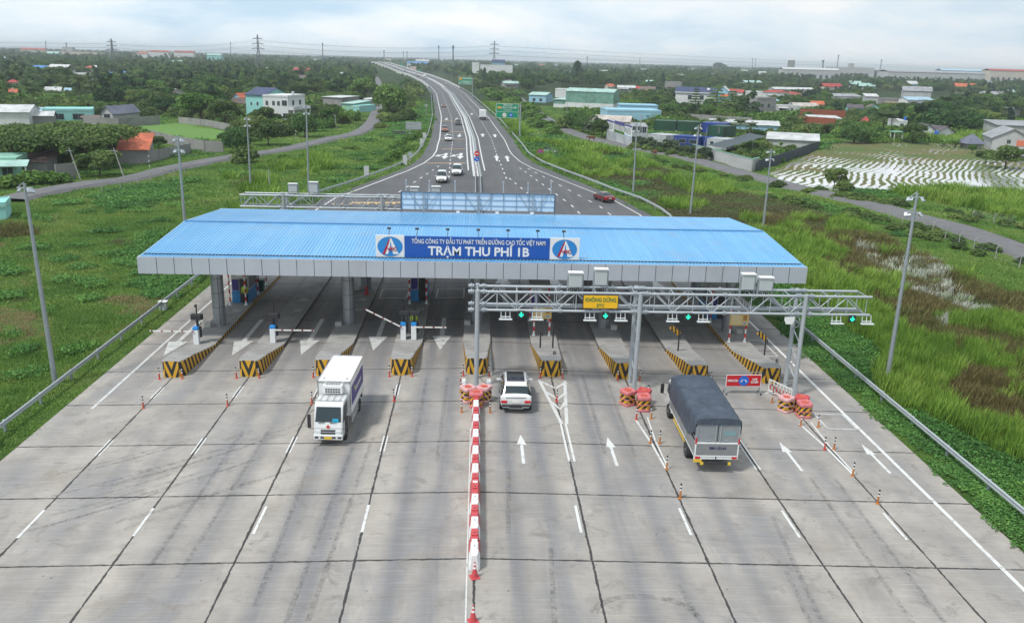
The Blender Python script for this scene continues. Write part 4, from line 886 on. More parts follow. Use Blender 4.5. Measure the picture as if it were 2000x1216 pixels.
# ------------------------------------------------------------------ guardrails
def wbeam(pts, zf, name, label, group=None, post=4.0, side=1, h=.75, off=0, maxp=95, post_mat=None, y1=None):
    P = [Vector(p) for p in pts]; L = [0]
    for a, b_ in zip(P, P[1:]): L.append(L[-1]+(b_-a).length)
    def pt(s):
        for i in range(len(P)-1):
            if s <= L[i+1]: d = (P[i+1]-P[i]).normalized(); return P[i]+(P[i+1]-P[i])*((s-L[i])/(L[i+1]-L[i])), d
        return P[-1], (P[-1]-P[-2]).normalized()
    t = thing(name, label, 'guardrail', (P[0].x, P[0].y, 0), group=group); ox, oy = P[0].x, P[0].y; m = MB(); s = 0
    prof = [(0, -.16), (.06, -.12), (.06, -.05), (0, 0), (.06, .05), (.06, .12), (0, .16), (-.015, .16), (.04, .12), (.04, .05), (-.02, 0), (.04, -.05), (.04, -.12), (-.015, -.16)]
    ss = list(np.arange(0, L[-1], 2.0 if L[-1] < 300 else 5.0))+[L[-1]]
    for s in ss:
        p, d = pt(s); q = Vector((d.y, -d.x))*side
        for a, z in prof: m.v.append((p.x-ox+q.x*a, p.y-oy+q.y*a, zf(p.x, p.y)+h-.16+z))
    n_ = len(prof)
    for i in range(len(ss)-1):
        for k in range(n_): m.f.append((i*n_+k, i*n_+(k+1) % n_, (i+1)*n_+(k+1) % n_, (i+1)*n_+k)); m.m.append(0)
    m.build('beam', GALVL, t)
    base = None; far = MB(); i = 0; s = post/2
    while s < L[-1]:
        p, d = pt(s); q = Vector((d.y, -d.x))*side; z = zf(p.x, p.y); c_ = (p.x-ox-q.x*.12, p.y-oy-q.y*.12)
        if i < maxp:
            if base is None: mm = MB(); mm.box(0, 0, 0, .13, .13, 1.35); mm.box(0, .0, .60, .14, .14, .02); base = mm.build('rail_post', GALV, t); o = base
            else: o = base.copy(); COL.objects.link(o); o.parent = t
            o.location = (c_[0], c_[1], z+h-.74)
        else: far.box(c_[0], c_[1], z+h-.62, .14, .14, 1.35)
        i += 1; s += post
    if far.v: far.build('distant_posts', GALV, t)['kind'] = 'stuff'
    return t
zl = lambda x, y: zr(xmid(y)+(24.7 if x > xmid(y) else -24.7), y) if y < 112 else zroad(y)-.3
lg = wbeam([(-26.3, 42.4), (-26.3, 112), (-25.0, 126)]+[(xmid(y)-lerp(WL, y)-1.2, y) for y in (138, 150, 162, 175, 190, 215)]+[(xmid(y)-lerp(WL, y)-.9, y) for y in np.arange(240, 620, 25)], zl, 'guardrail', 'galvanised guardrail along the left edge from the plaza up the highway', side=1)
m = MB(); m.lathe([(.33, -.3), (.33, .3)], (0, -.2, .2), 14); m.build('flared_end', GALVL, lg, smooth=40)
wbeam([(26.3, 24), (26.3, 118), (25.2, 128)]+[(xmid(y)+lerp(WR, y)+1.2, y) for y in (138, 150, 162, 175, 190, 215)]+[(xmid(y)+lerp(WR, y)+.9, y) for y in np.arange(240, 620, 25)], zl, 'guardrail', 'galvanised guardrail along the right edge from the plaza up the highway', side=-1)
zm = lambda x, y: zroad(y)
RAILW = mat('weathered_white_rail', (.62, .65, .66), .5, .2)
Ymed = [y for y in np.arange(100, 620, 12)]
for s in (-1, 1):
    wbeam([(xmid(y)+s*.42, y) for y in Ymed], zm, 'guardrail', 'galvanised median guardrail facing the %s carriageway' % ('left' if s < 0 else 'right'), side=s, post=2.5)
# far parapets and median kerb of the highway and bridge
def parapet(off, y0, y1, w, h, name, label, mt, skirt=0):
    m = MB(); Y = list(np.arange(y0, y1, 10))+[y1]
    for y in Y:
        x = xmid(y)+off; z = zroad(y)-.2
        for dx, dz in ((-w, -skirt), (-w, h), (w, h), (w, -skirt)): m.v.append((x+dx, y, z+dz))
    for i in range(len(Y)-1):
        for k in range(3): m.f.append((i*4+k, i*4+k+1, i*4+5+k, i*4+4+k)); m.m.append(0)
    o = m.build(name, mt); tag(o, label, 'parapet'); return o
WCON = mat('white_concrete', (.55, .56, .56), .8, 0, .1, .3)
parapet(-10.8, 600, Yh, .18, .95, 'bridge_parapet', 'white concrete parapet on the left side of the far bridge', WCON, 3.5); parapet(10.8, 600, Yh, .18, .95, 'bridge_parapet', 'white concrete parapet on the right side of the far bridge', WCON, 3.5)
parapet(0, 600, Yh, .5, .8, 'median_wall', 'pale median wall on the far bridge', WCON)
m = MB(); Y = list(np.arange(151, 620, 6))
for i, y in enumerate(Y): x = xmid(y); m.v += [(x-.8, y, zroad(y)-.05), (x-.8, y, zroad(y)+.06), (x+.8, y, zroad(y)+.06), (x+.8, y, zroad(y)-.05)]
for i in range(len(Y)-1):
    for k in range(3): m.f.append((i*4+k, i*4+k+1, i*4+5+k, i*4+4+k)); m.m.append(0)
tag(m.build('median_strip', WCON), kind='structure')
# ------------------------------------------------------------------ vehicles
TYRE = mat('tyre', (.025, .025, .027), .85, 0, .2, 8); RIM = mat('alloy', (.35, .36, .37), .35, .7, .1)
TAILR = mat('tail_lamp', (.45, .01, .015), .2, 0, .05, emit=((.8, .03, .03), .08)); HEADL = mat('head_lamp', (.62, .66, .68), .12, 0, .05); PLATE = mat('plate_white', (.65, .65, .63), .5); PLY = mat('plate_yellow', (.65, .45, .04), .5)
CHR = mat('chrome', (.55, .56, .58), .2, .8, .05)
def carpaint(name, col, rough=.25): return mat(name, col, rough, .15, .03, 1, coat=.8)
def wheel(t, x, y, r, w=.22, s=1):
    m = MB(); m.lathe([(r*.62, -w/2), (r*.96, -w/2), (r, -w*.3), (r, w*.3), (r*.96, w/2), (r*.62, w/2)], (0, 0, 0), 20, axis='x'); o = m.build('wheel', TYRE, t, smooth=40); o.location = (x, y, r)
    m = MB(); m.lathe([(.05, s*(w/2+.005)), (r*.58, s*(w/2-.02)), (r*.62, s*(w/2+.005)), (r*.60, -s*w/2)], (0, 0, 0), 16, axis='x'); m.build('rim', RIM, o, smooth=40)
def car(name, label, cat, loc, rz, paint, st, cab, wy, wr, group=None, det=True, roofm=None, seg=1.0):
    """st: stations (y, bottom, belt, roof, half width low, belt, roof); cab=(rear glass start, roof start, roof end, screen end) station indices"""
    t = thing(name, label, cat, loc, rz, group); parts = {'body': MB(), 'windshield': MB(), 'rear_window': MB(), 'side_window': MB(), 'top': MB()}
    def sec(s):
        y, zb, zt_, zr_, wl, wb, wr_ = s; zm = (zb+zt_)/2+.06
        h = [(0, zb), (wl*.9, zb), (wl, zb+.1), (wb, zm), (wb*.985, zt_), (wr_, zr_-.05), (wr_-.13, zr_), (0, zr_+.025)]
        return [(x, y, z) for x, z in h]+[(-x, y, z) for x, z in h[-2:0:-1]]
    S = [sec(s) for s in st]; n_ = len(S[0]); a, b_, c_, d = cab
    for i in range(len(S)-1):
        for k in range(n_):
            q = [S[i][k], S[i][(k+1) % n_], S[i+1][(k+1) % n_], S[i+1][k]]; kk = k if k < 7 else n_-1-k
            part = 'body'
            if kk == 4 and a <= i < d: part = 'side_window'
            if kk in (5, 6):
                if a <= i < b_: part = 'rear_window'
                elif c_ <= i < d: part = 'windshield'
                elif b_ <= i < c_ and roofm and b_ < i and kk == 6: part = 'top'
            parts[part].add(q, [(0, 1, 2, 3)])
    parts['body'].add(S[0], [tuple(range(n_))]); parts['body'].add(S[-1], [tuple(range(n_))])
    for k, m in parts.items():
        if not m.v: continue
        me_ = {'body': paint, 'top': roofm}.get(k, GLASS); nm = {'top': 'sunroof'}.get(k, k)
        o = m.build(nm, me_, t); bm_ = bmesh.new(); bm_.from_mesh(o.data); bmesh.ops.remove_doubles(bm_, verts=bm_.verts, dist=.001); bmesh.ops.recalc_face_normals(bm_, faces=bm_.faces)
        bm_.to_mesh(o.data); bm_.free(); o.data.polygons.foreach_set('use_smooth', [True]*len(o.data.polygons)); o.data.set_sharp_from_angle(angle=R(42))
    W_ = max(s[5] for s in st); Lc = st[-1][0]
    for y in wy:
        for s in (-1, 1):
            m = MB(); m.lathe([(wr*1.17, s*.0), (wr*1.17, s*.015)], (s*(W_-.015), y, wr+.02), 20, axis='x')
            if det: m.build('wheel_arch', BLACK, t)
            wheel(t, s*(W_-.09), y, wr, .21, s)
    zb = st[0][2]
    for s in (-1, 1):
        if det:
            m = MB(); m.box(s*(W_+.0), st[d][0]-.5, st[d][2]+.06, .36, .12, .15); m.build('wing_mirror', paint, t, bevel=.03)
        MB().box(s*(W_-.24), .03, zb-.14, .36, .14, .15).build('tail_light', TAILR, t, bevel=.02); MB().box(s*(W_-.26), Lc-.08, st[-2][2]-.16, .36, .18, .13).build('headlight', HEADL, t, bevel=.02)
    MB().box(0, -.015, .72, .48, .03, .13).build('number_plate', PLATE, t); MB().box(0, Lc+.015, .48, .48, .03, .12).build('number_plate', PLATE, t)
    MB().box(0, Lc+.005, .62, W_*1.1, .05, .16).build('grille', BLACK, t); MB().box(0, .02, .42, W_*1.75, .12, .16).build('rear_bumper', BLACK if det else paint, t, bevel=.03)
    return t
SUV = [(0, .42, .88, .94, .80, .86, .80), (.05, .34, 1.02, 1.10, .85, .92, .80), (.16, .30, 1.04, 1.18, .87, .93, .76), (.52, .28, 1.04, 1.55, .88, .935, .68), (.80, .27, 1.03, 1.65, .88, .94, .67), (1.0, .27, 1.03, 1.67, .88, .94, .67), (1.8, .26, 1.01, 1.69, .88, .94, .67), (2.75, .26, .99, 1.66, .88, .94, .66), (2.95, .26, .98, 1.56, .88, .94, .66), (3.6, .27, .97, 1.10, .88, .93, .72), (3.7, .28, .95, 1.02, .88, .93, .74), (4.2, .30, .88, .94, .86, .92, .72), (4.42, .34, .78, .84, .82, .88, .66), (4.52, .42, .62, .66, .74, .78, .58)]
PWH = carpaint('white_car_paint', (.70, .71, .71)); PRD = carpaint('red_car_paint', (.20, .012, .015)); PBK = carpaint('black_car_paint', (.02, .022, .025)); PSI = carpaint('silver_car_paint', (.42, .43, .44)); POR = carpaint('orange_brown_paint', (.28, .10, .05)); PSUN = mat('sunroof_glass', (.02, .022, .025), .08)
c = car('suv', 'white suv with black glass roof driving away to the right of the plastic barriers', 'car', (2.36, 46.3, zr(2.4, 48)), R(-.5), PWH, SUV, (2, 3, 7, 9), (.85, 3.6), .36, roofm=PSUN)
c.scale = (1, .93, 1.02)
MB().box(0, -.04, .47, 1.7, .14, .2).build('lower_bumper', BLACK, c, bevel=.04)
m = MB()
for s in (-1, 1): m.b2(s*.42, s*.80, -.12, -.08, .40, .46); m.b2(s*.38, s*.43, -.12, -.08, .36, .46)
m.b2(-.42, .42, -.12, -.08, .34, .38); m.build('chrome_trim', CHR, c)
MB().box(0, .0, .99, 1.2, .04, .02).build('light_bar', BLACK, c)
for s in (-1, 1): MB().bar((s*.70, .95, 1.69), (s*.70, 2.6, 1.70), .035).build('roof_rail', CHR, c)
MB().xprism([(.46, 1.56), (.85, 1.70), (.85, 1.64), (.5, 1.52)], -.60, .60).build('spoiler', PWH, c); MB().add([(-.02, 1.0, 1.7), (.02, 1.0, 1.7), (0, 1.2, 1.7), (0, .95, 1.79)], [(0, 1, 3), (1, 2, 3), (2, 0, 3), (0, 2, 1)]).build('aerial', BLACK, c)
SED = [(0, .42, .80, .84, .78, .82, .74), (.12, .33, .92, .96, .84, .89, .76), (.62, .30, .95, 1.02, .86, .91, .74), (1.15, .28, .95, 1.30, .86, .91, .62), (1.5, .27, .95, 1.40, .86, .91, .60), (2.2, .26, .94, 1.43, .86, .91, .60), (2.7, .26, .93, 1.38, .86, .91, .60), (3.45, .27, .91, .98, .86, .90, .70), (4.2, .30, .82, .87, .84, .88, .70), (4.5, .34, .72, .77, .80, .84, .62), (4.6, .42, .58, .62, .70, .74, .55)]
VAN = [(0, .42, .90, 1.0, .80, .85, .78), (.1, .34, 1.0, 1.35, .84, .89, .72), (.35, .30, 1.02, 1.68, .85, .90, .68), (.7, .28, 1.02, 1.74, .85, .91, .68), (2.0, .27, 1.0, 1.76, .85, .91, .68), (2.75, .27, .99, 1.70, .85, .91, .67), (3.05, .27, .98, 1.55, .85, .90, .66), (3.7, .28, .96, 1.06, .85, .89, .72), (4.25, .31, .86, .91, .83, .87, .70), (4.5, .36, .72, .76, .78, .82, .62), (4.58, .42, .58, .62, .70, .74, .55)]
def hw(px_, py_, z=0): p = at(px_, py_, z); return (p.x, p.y, zroad(p.y)+.0-.02)
def head(y): d = tang(y); return math.atan2(-d.x, d.y)
p = at(1178, 393, -.35); car('sedan', 'dark red sedan near the right guardrail behind the toll station', 'car', (p.x+.9, p.y-1.2, zr(19, p.y)), R(18), PRD, SED, (2, 4, 6, 7), (.9, 3.6), .33)
v1 = car('minivan', 'silver white minivan coming towards the toll station in the left lane', 'car', hw(862, 357), R(180), PWH, VAN, (1, 3, 5, 7), (.85, 3.55), .33)
v1.location.y += 4.4; v2 = dup(v1, (0, 0, 0), R(178), 'white minivan with dark grille coming towards the toll station, ahead of the yellow bar'); p = hw(893, 343); v2.location = (p[0], p[1]+4.4, p[2])
def faraway(px_, py_, paint, st, cab, nm, cat, label, flip=True, wy=(.85, 3.55)):
    p = hw(px_, py_, zroad(at(px_, py_, 0).y)); y = p[1]; 
    return car(nm, label, cat, (p[0], y+(4.4 if flip else 0), zr(p[0], y)), head(y)+(R(180) if flip else 0), paint, st, cab, wy, .33, det=False)
faraway(875, 275, PWH, SED, (2, 4, 6, 7), 'sedan', 'car', 'white sedan on the yellow bar following the minivans'); 
faraway(867.5, 257, POR, SUV, (2, 3, 7, 9), 'suv', 'car', 'orange brown suv with pale roof behind the white sedan'); faraway(894, 244, PBK, SUV, (2, 3, 7, 9), 'suv', 'car', 'black suv in the lane beside the median')
faraway(865, 209, POR, SED, (2, 4, 6, 7), 'sedan', 'car', 'orange red sedan, farthest of the cars on the near highway curve')
faraway(871, 162, PSI, SED, (2, 4, 6, 7), 'sedan', 'car', 'pale sedan driving away in the right carriageway at the bend', False)
for i, (a, b_, pt_) in enumerate(((818, 152, PBK), (812, 149.5, PWH), (782, 141, PWH), (800, 145, PBK))):
    y = {0: 800, 1: 860, 2: 1090, 3: 960}[i]; x = xmid(y)-(3.5 if i % 2 else 6.8)
    car('distant_car', ('black car, nearer of the two beyond the highway bend', 'white car just beyond the highway bend', 'white car, farthest on the left side of the bridge', 'black car on the left side of the bridge ramp')[i], 'car', (x, y, zr(x, y)), head(y)+R(180), pt_, SED, (2, 4, 6, 7), (.9, 3.6), .33, det=False)
# trucks -----------------------------------------------------------------------
def cab(t, w, y0, y1, h, paint, lo=.45, front_plate=PLY, detail=True):
    """cab-over cab from y0 (back) to y1 (front)"""
    hb = 1.35; m = MB(); prof = [(y0, lo), (y1-.02, lo), (y1, hb-.25), (y1-.06, hb), (y1-.38, h-.12), (y1-.55, h), (y0, h)]
    m.xprism(prof, -w/2, w/2); c_ = m.build('cab', paint, t, bevel=.06)
    def scr(u): return Vector((0, y1-.06-(.32)*u, hb+(h-.12-hb)*u))
    a, b_ = scr(.05), scr(.92); nrm = Vector((0, .9, .4))*.022
    m = MB(); m.add([(-w*.45, a.y+.02, a.z+.01), (w*.45, a.y+.02, a.z+.01), (w*.42, b_.y+.03, b_.z), (-w*.42, b_.y+.03, b_.z), (-w*.45, a.y-.05, a.z), (w*.45, a.y-.05, a.z), (w*.42, b_.y-.05, b_.z), (-w*.42, b_.y-.05, b_.z)], [(0, 1, 2, 3), (4, 7, 6, 5), (0, 4, 5, 1), (1, 5, 6, 2), (2, 6, 7, 3), (3, 7, 4, 0)]); m.build('windshield', GLASS, c_)
    for s in (-1, 1):
        m = MB(); m.xprism([(y0+.25, hb+.02), (y1-.22, hb-.05), (y1-.48, h-.2), (y0+.25, h-.2)], s*(w/2-.02), s*(w/2+.012)); m.build('side_window', GLASS, c_)
        m = MB(); m.box(s*(w/2-.26), y1+.01, hb-.52, .36, .08, .24); m.build('headlight', HEADL, c_, bevel=.03)
        m = MB(); m.tube([(s*(w/2), y1-.35, h-.35), (s*(w/2+.25), y1+.02, h-.4), (s*(w/2+.25), y1+.02, hb-.3), (s*(w/2), y1-.1, hb-.35)], .02, 6); m.box(s*(w/2+.26), y1+.0, h-.75, .2, .1, .48); m.box(s*(w/2+.26), y1, hb-.12, .2, .1, .28); m.build('wing_mirror', BLACK, c_, bevel=.02)
    m = MB()
    for z in (hb-.42, hb-.58): m.box(0, y1+.012, z, w*.5, .04, .07)
    m.build('grille', BLACK, c_); MB().box(0, y1+.03, lo+.12, w+.02, .16, .3).build('bumper', paint, c_, bevel=.04)
    m = MB()
    for x in (-w*.40, -w*.2, w*.2, w*.40): m.box(x, y1+.115, lo+.12, .22, .02, .1)
    m.build('bumper_vent', BLACK, c_); MB().box(0, y1+.13, lo+.1, .46, .02, .16).build('number_plate', front_plate, c_)
    m = MB(); m.bar((-.5, a.y+.05, a.z), (-.1, a.y+.05, a.z-.03), .025); m.bar((.2, a.y+.05, a.z), (.6, a.y+.05, a.z-.03), .025); m.build('wiper', BLACK, c_)
    return c_
TW = carpaint('truck_white', (.70, .72, .72), .35); BOXW = mat('box_panel_white', (.70, .71, .71), .45, 0, .06, .8); CHAS = mat('chassis_dark', (.03, .03, .033), .7)
# white refrigerated truck facing the camera: local +y is forward
rt = thing('refrigerated_truck', 'white refrigerated box truck with purple side panel and red cross driving towards the camera', 'truck', (-7.74, 48.05, zr(-8, 46)), R(180-2.0))
cb_ = cab(rt, 1.76, 4.35, 6.1, 2.35, TW)
rt.scale = (.88, 1, 1)
MB().b2(-1.04, 1.04, 0, 4.25, 1.0, 3.02).build('cargo_box', BOXW, rt, bevel=.03)
m = MB()
for s in (-1, 1): m.b2(s*1.045, s*1.0, 0, 4.26, 2.96, 3.05); m.b2(s*1.045, s*1.0, 0, 4.27, 1.0, 1.08); m.b2(s*1.045, s*.98, 4.2, 4.28, 1.0, 3.05)
m.b2(-1.04, 1.04, 4.2, 4.28, 2.96, 3.05); m.b2(-1.04, 1.04, -.02, .05, 2.96, 3.05); m.build('aluminium_edging', CHR, rt)
for s in (-1, 1):
    o = MB().b2(s*1.045, s*1.058, .35, 4.0, 1.55, 2.62).build('side_panel', mat('panel_purple', (.045, .03, .20), .5), rt)
    m = MB()
    for i in range(6): m.b2(s*1.058, s*1.064, 1.1+i*.33, 1.28+i*.33, 1.95, 2.2)
    m.build('panel_marks', mat('pale_print', (.6, .6, .55), .5), o); MB().b2(s*1.058, s*1.064, 2.9, 3.2, 2.2, 2.35).build('panel_flash', mat('lime_print', (.45, .55, .05), .5), o)
m = MB(); m.b2(-.62, .62, 4.26, 4.62, 2.45, 2.95); ru = m.build('refrigeration_unit', BOXW, rt, bevel=.05)
m = MB()
for i in range(6):
    for z in (2.58, 2.72): m.box(-.4+i*.16, 4.63, z, .12, .02, .07)
for i in range(9): m.box(-.42+i*.105, 4.46, 2.957, .05, .2, .015)
m.build('vent_slots', BLACK, ru)
m = MB()
for x in (-.6, -.2, .2, .6): m.bar((x, 4.5, 2.42), (x, 5.5, 2.42), .03)
m.bar((-.8, 4.6, 2.40), (.8, 4.6, 2.40), .03); m.bar((-.8, 5.45, 2.40), (.8, 5.45, 2.40), .03); m.build('roof_rack', CHR, rt)
m = MB(); m.box(0, 6.115, 1.16, .22, .02, .07); m.box(0, 6.115, 1.16, .07, .022, .22); m.build('red_cross', REDP, cb_)
MB().box(-.45, 6.03, 1.49, .36, .05, .2).build('permit_card', mat('permit_cyan', (.02, .38, .60), .5), cb_)
m = MB(); m.b2(-.4, .4, -.1, 5.9, .55, .75); m.b2(-.95, .95, .2, .35, .55, 1.0); m.b2(-.95, .95, 1.2, 1.35, .8, 1.0); m.build('chassis', CHAS, rt)
m = MB()
for z in (.5, .7, .9): m.bar((-1.0, 1.9, z), (-1.0, 3.9, z), .05); m.bar((1.0, 1.9, z), (1.0, 3.9, z), .05)
m.build('side_guard', TW, rt)
for s in (-1, 1): wheel(rt, s*.80, 5.1, .38, .24, s); wheel(rt, s*.80, 1.2, .38, .36, s); MB().box(s*.93, .55, 1.0, .06, .4, .3).build('mudguard', BLACK, rt); MB().box(s*.85, -.03, .85, .25, .05, .12).build('tail_light', TAILR, rt)
for s in (-1, 1): MB().box(s*.72, 3.75, 3.035, .08, .3, .03).build('roof_handle', CHR, rt)
# tarpaulin truck driving away
TARP, n, b = principled('grey_tarpaulin'); t_ = N(n, 'ShaderNodeTexCoord'); O_ = t_.outputs['Object']
n.links.new(mixc(n, rng(n, noi(n, O_, 1.3, 6, .7, .3), .35, .7), (.032, .046, .070), (.070, .092, .125)), b.inputs['Base Color']); b.inputs['Roughness'].default_value = .55
bp = N(n, 'ShaderNodeBump', i_Strength=1.0, i_Distance=.09); q = N(n, 'ShaderNodeVectorMath', operation='MULTIPLY'); q.inputs[1].default_value = (1.2, 1.2, .5); n.links.new(O_, q.inputs[0]); n.links.new(noi(n, q.outputs[0], 2.2, 4, .6, 1.2), bp.inputs['Height']); n.links.new(bp.outputs[0], b.inputs['Normal'])
ALU = mat('ribbed_aluminium', (.40, .41, .42), .35, .7, .12, 3)
tt = thing('tarpaulin_truck', 'cargo truck with dark grey tarpaulin over aluminium sides driving away', 'truck', (12.48, 39.35, zr(12.9, 43)), R(-1.2))
L_, W_, Z0, Z1, ZTOP = 6.55, 1.14, 1.0, 1.72, 3.0
cb_ = cab(tt, 2.0, 6.6, 8.3, 2.2, TW, front_plate=PLATE)
# box sides
m = MB()
for s in (-1, 1):
    m.b2(s*W_, s*(W_-.04), 0, L_, Z0, Z1)
    for i in range(9): m.b2(s*(W_+.012), s*(W_-.01), 0, L_, Z0+.04+i*.078, Z0+.08+i*.078)
m.build('side_wall', ALU, tt)
m = MB(); m.b2(-W_, W_, 0, L_, Z0-.1, Z0); m.b2(-W_-.02, W_+.02, -.04, 0, .80, 1.0); m.build('load_floor', WHITE, tt, bevel=.01)
m = MB()
for s in (-1, 1):
    for y in (0.02, 2.1, 4.2, 6.27): m.b2(s*(W_+.02), s*(W_-.05), y-.03, y+.03, Z0-.1, 2.6)
    for z in (1.95, 2.2): m.b2(s*(W_+.015), s*(W_-.0), 0, L_, z-.02, z+.02)
m.build('stake_frame', GALVL, tt)
# tarp with sag between bows and scalloped lower edge
m = MB(); NY = 64; rows = []
for j in range(NY+1):
    y = -.05+(L_+.12)*j/NY; ph_ = abs(math.sin(math.pi*(y)/.79)); sag = .075*(ph_)-.03; hem = .10*ph_+.05*noise.noise(Vector((y*1.3, 2, 0)))
    zb_ = 2.05 - .55*min(1, max(0, (y-.3)/1.2))*1.0 + hem if y > .3 else 2.2+hem*.5
    front = 1+.01*y/6-.05*max(0, (y-6.0)/.4)**2
    zt_ = ZTOP*front+.04-sag*.6
    row = [(-W_-.04-.02*ph_, zb_), (-W_-.05, (zb_+zt_)/2), (-W_-.03, zt_-.10), (-W_+.12, zt_+.0), (-.5, zt_+.03-sag), (0, zt_+.05-sag), (.5, zt_+.03-sag), (W_-.12, zt_+.0), (W_+.03, zt_-.10), (W_+.05, (zb_+zt_)/2), (W_+.04+.02*ph_, zb_)]
    rows.append([(x, y, z) for x, z in row])
for r_ in rows: m.v += r_
for j in range(NY):
    for k in range(10): m.f.append((j*11+k, j*11+k+1, (j+1)*11+k+1, (j+1)*11+k)); m.m.append(0)
# hem hanging over the back and front
k0 = len(m.v); m.v += [(x*1.0, -.07, z) for x, _, z in rows[0]]+[(x, -.08, max(2.05 if abs(x) > .95 else 2.62+.1*math.sin(x*6), min(z, 2.75))-(.0)) for x, _, z in rows[0]]
for k in range(10): m.f.append((k0+k, k0+k+1, k0+12+k, k0+11+k)); m.m.append(0)
k0 = len(m.v); m.v += [(x, y+.01, z) for x, y, z in rows[-1]]+[(x, y+.01, 1.6) for x, y, z in rows[-1]]
for k in range(10): m.f.append((k0+k, k0+k+1, k0+12+k, k0+11+k)); m.m.append(0)
m.build('tarpaulin', TARP, tt, smooth=60)
m = MB(); m.b2(-W_+.04, -.02, -.03, .02, Z1-.02, 2.75); m.b2(.02, W_-.04, -.03, .02, Z1-.02, 2.75); rd = m.build('rear_door', mat('door_grey', (.26, .28, .30), .5, .2, .15, 2), tt, bevel=.01)
m = MB()
for x in (-.12, .12, -W_+.05, W_-.05): m.bar((x, -.06, Z1), (x, -.06, 2.72), .035)
for x in (-.5, .45): m.bar((x-.12, -.06, 1.88), (x+.12, -.06, 1.88), .03)
m.build('lock_rod', GALVL, rd); MB().b2(.3, .9, -.04, -.03, 2.15, 2.4).build('notice', mat('notice_teal', (.18, .30, .32), .5), rd)
m = MB(); m.b2(-W_, W_, -.05, 0, Z0, Z1); tg_ = m.build('tailgate', ALU, tt)
m = MB()
for i in range(9): m.b2(-W_+.06, W_-.06, -.07, -.05, Z0+.04+i*.075, Z0+.07+i*.075)
m.build('tailgate_ribs', ALU, tg_)
m = MB(); m.b2(-W_, -W_+.06, -.08, 0, Z0, Z1+.02); m.b2(W_-.06, W_, -.08, 0, Z0, Z1+.02); m.b2(-W_, W_, -.08, 0, Z0-.02, Z0+.03); m.b2(-W_, W_, -.08, 0, Z1-.03, Z1+.03); m.build('tailgate_frame', WHITE, tg_)
text('registration', '50H 151.61', .19, mat('navy_letters', (.01, .015, .12), .5), tg_, (.05, -.085, 1.45), bold=.01)
for s in (-1, 1):
    MB().box(s*(W_-.18), -.06, .9, .26, .05, .1).build('tail_light', TAILR, tt); MB().box(s*(W_-.03), -.07, 1.85, .07, .04, .34).build('marker_light', TAILR, tt); MB().box(s*.72, -.08, .58, .16, .06, .14).build('underrun_marker', PLY, tt)
MB().box(-.95, -.06, .72, .42, .03, .16).build('number_plate', PLY, tt); m = MB(); m.box(0, -.05, .58, 1.4, .1, .12); m.bar((0, -.03, .6), (0, -.03, 1.0), .05); m.b2(-.42, .42, 0, 8.1, .6, .82); m.build('chassis', CHAS, tt)
m = MB()
for z in (.55, .75): 
    for s in (-1, 1): m.bar((s*1.05, 2.6, z), (s*1.05, 5.6, z), .05)
m.build('side_guard', PLY, tt)
for s in (-1, 1): wheel(tt, s*.93, 1.85, .44, .44, s); wheel(tt, s*.95, 7.1, .44, .26, s)
# small white box truck on the highway
p = hw(943, 234); bt = thing('box_truck', 'white box truck driving away on the right carriageway', 'truck', p, head(300)); 
MB().b2(-1.1, 1.1, 0, 4.8, .95, 3.2).build('cargo_box', BOXW, bt, bevel=.03); cab(bt, 2.0, 5.0, 6.6, 2.4, TW); MB().b2(-.9, .9, 0, 6, .5, .9).build('chassis', CHAS, bt)
MB().b2(-.01, .01, -.02, 0, 1.0, 3.1).build('door_seam', CHAS, bt)
for s in (-1, 1): wheel(bt, s*.85, 1.2, .42, .4, s); wheel(bt, s*.85, 5.6, .42, .25, s); MB().box(s*.9, -.03, .8, .25, .05, .1).build('tail_light', TAILR, bt)
y = 770; lt = dup(bt, (xmid(y)-3.6, y+6, zroad(y)-.1), head(y)+R(180), 'white truck coming round the far bend beside the median')
# ------------------------------------------------------------------ people and cattle
def skin(name, nodes, edges, m_, parent=None, sub=2, loc=(0, 0, 0), rz=0):
    me = bpy.data.meshes.new(name); me.from_pydata([n_[0] for n_ in nodes], edges, []); o = bpy.data.objects.new(name, me); COL.objects.link(o)
    md = o.modifiers.new('skin', 'SKIN'); md.use_smooth_shade = True
    for i, n_ in enumerate(nodes):
        r_ = n_[1]; me.skin_vertices[0].data[i].radius = (r_, r_) if not isinstance(r_, tuple) else r_
    me.skin_vertices[0].data[0].use_root = True; o.modifiers.new('sub', 'SUBSURF').levels = sub; o.modifiers['sub'].render_levels = sub
    ev = o.evaluated_get(bpy.context.evaluated_depsgraph_get()); me2 = bpy.data.meshes.new_from_object(ev); bpy.data.objects.remove(o, do_unlink=True)
    me2.materials.clear(); me2.materials.append(m_); o = bpy.data.objects.new(name, me2); COL.objects.link(o); o.location = loc; o.rotation_euler = (0, 0, rz)
    if parent: o.parent = parent
    return o
SKIN = mat('skin', (.35, .19, .12), .6); NAVY = mat('dark_clothes', (.03, .035, .05), .8); VEST = mat('hi_vis_vest', (.45, .62, .04), .6)
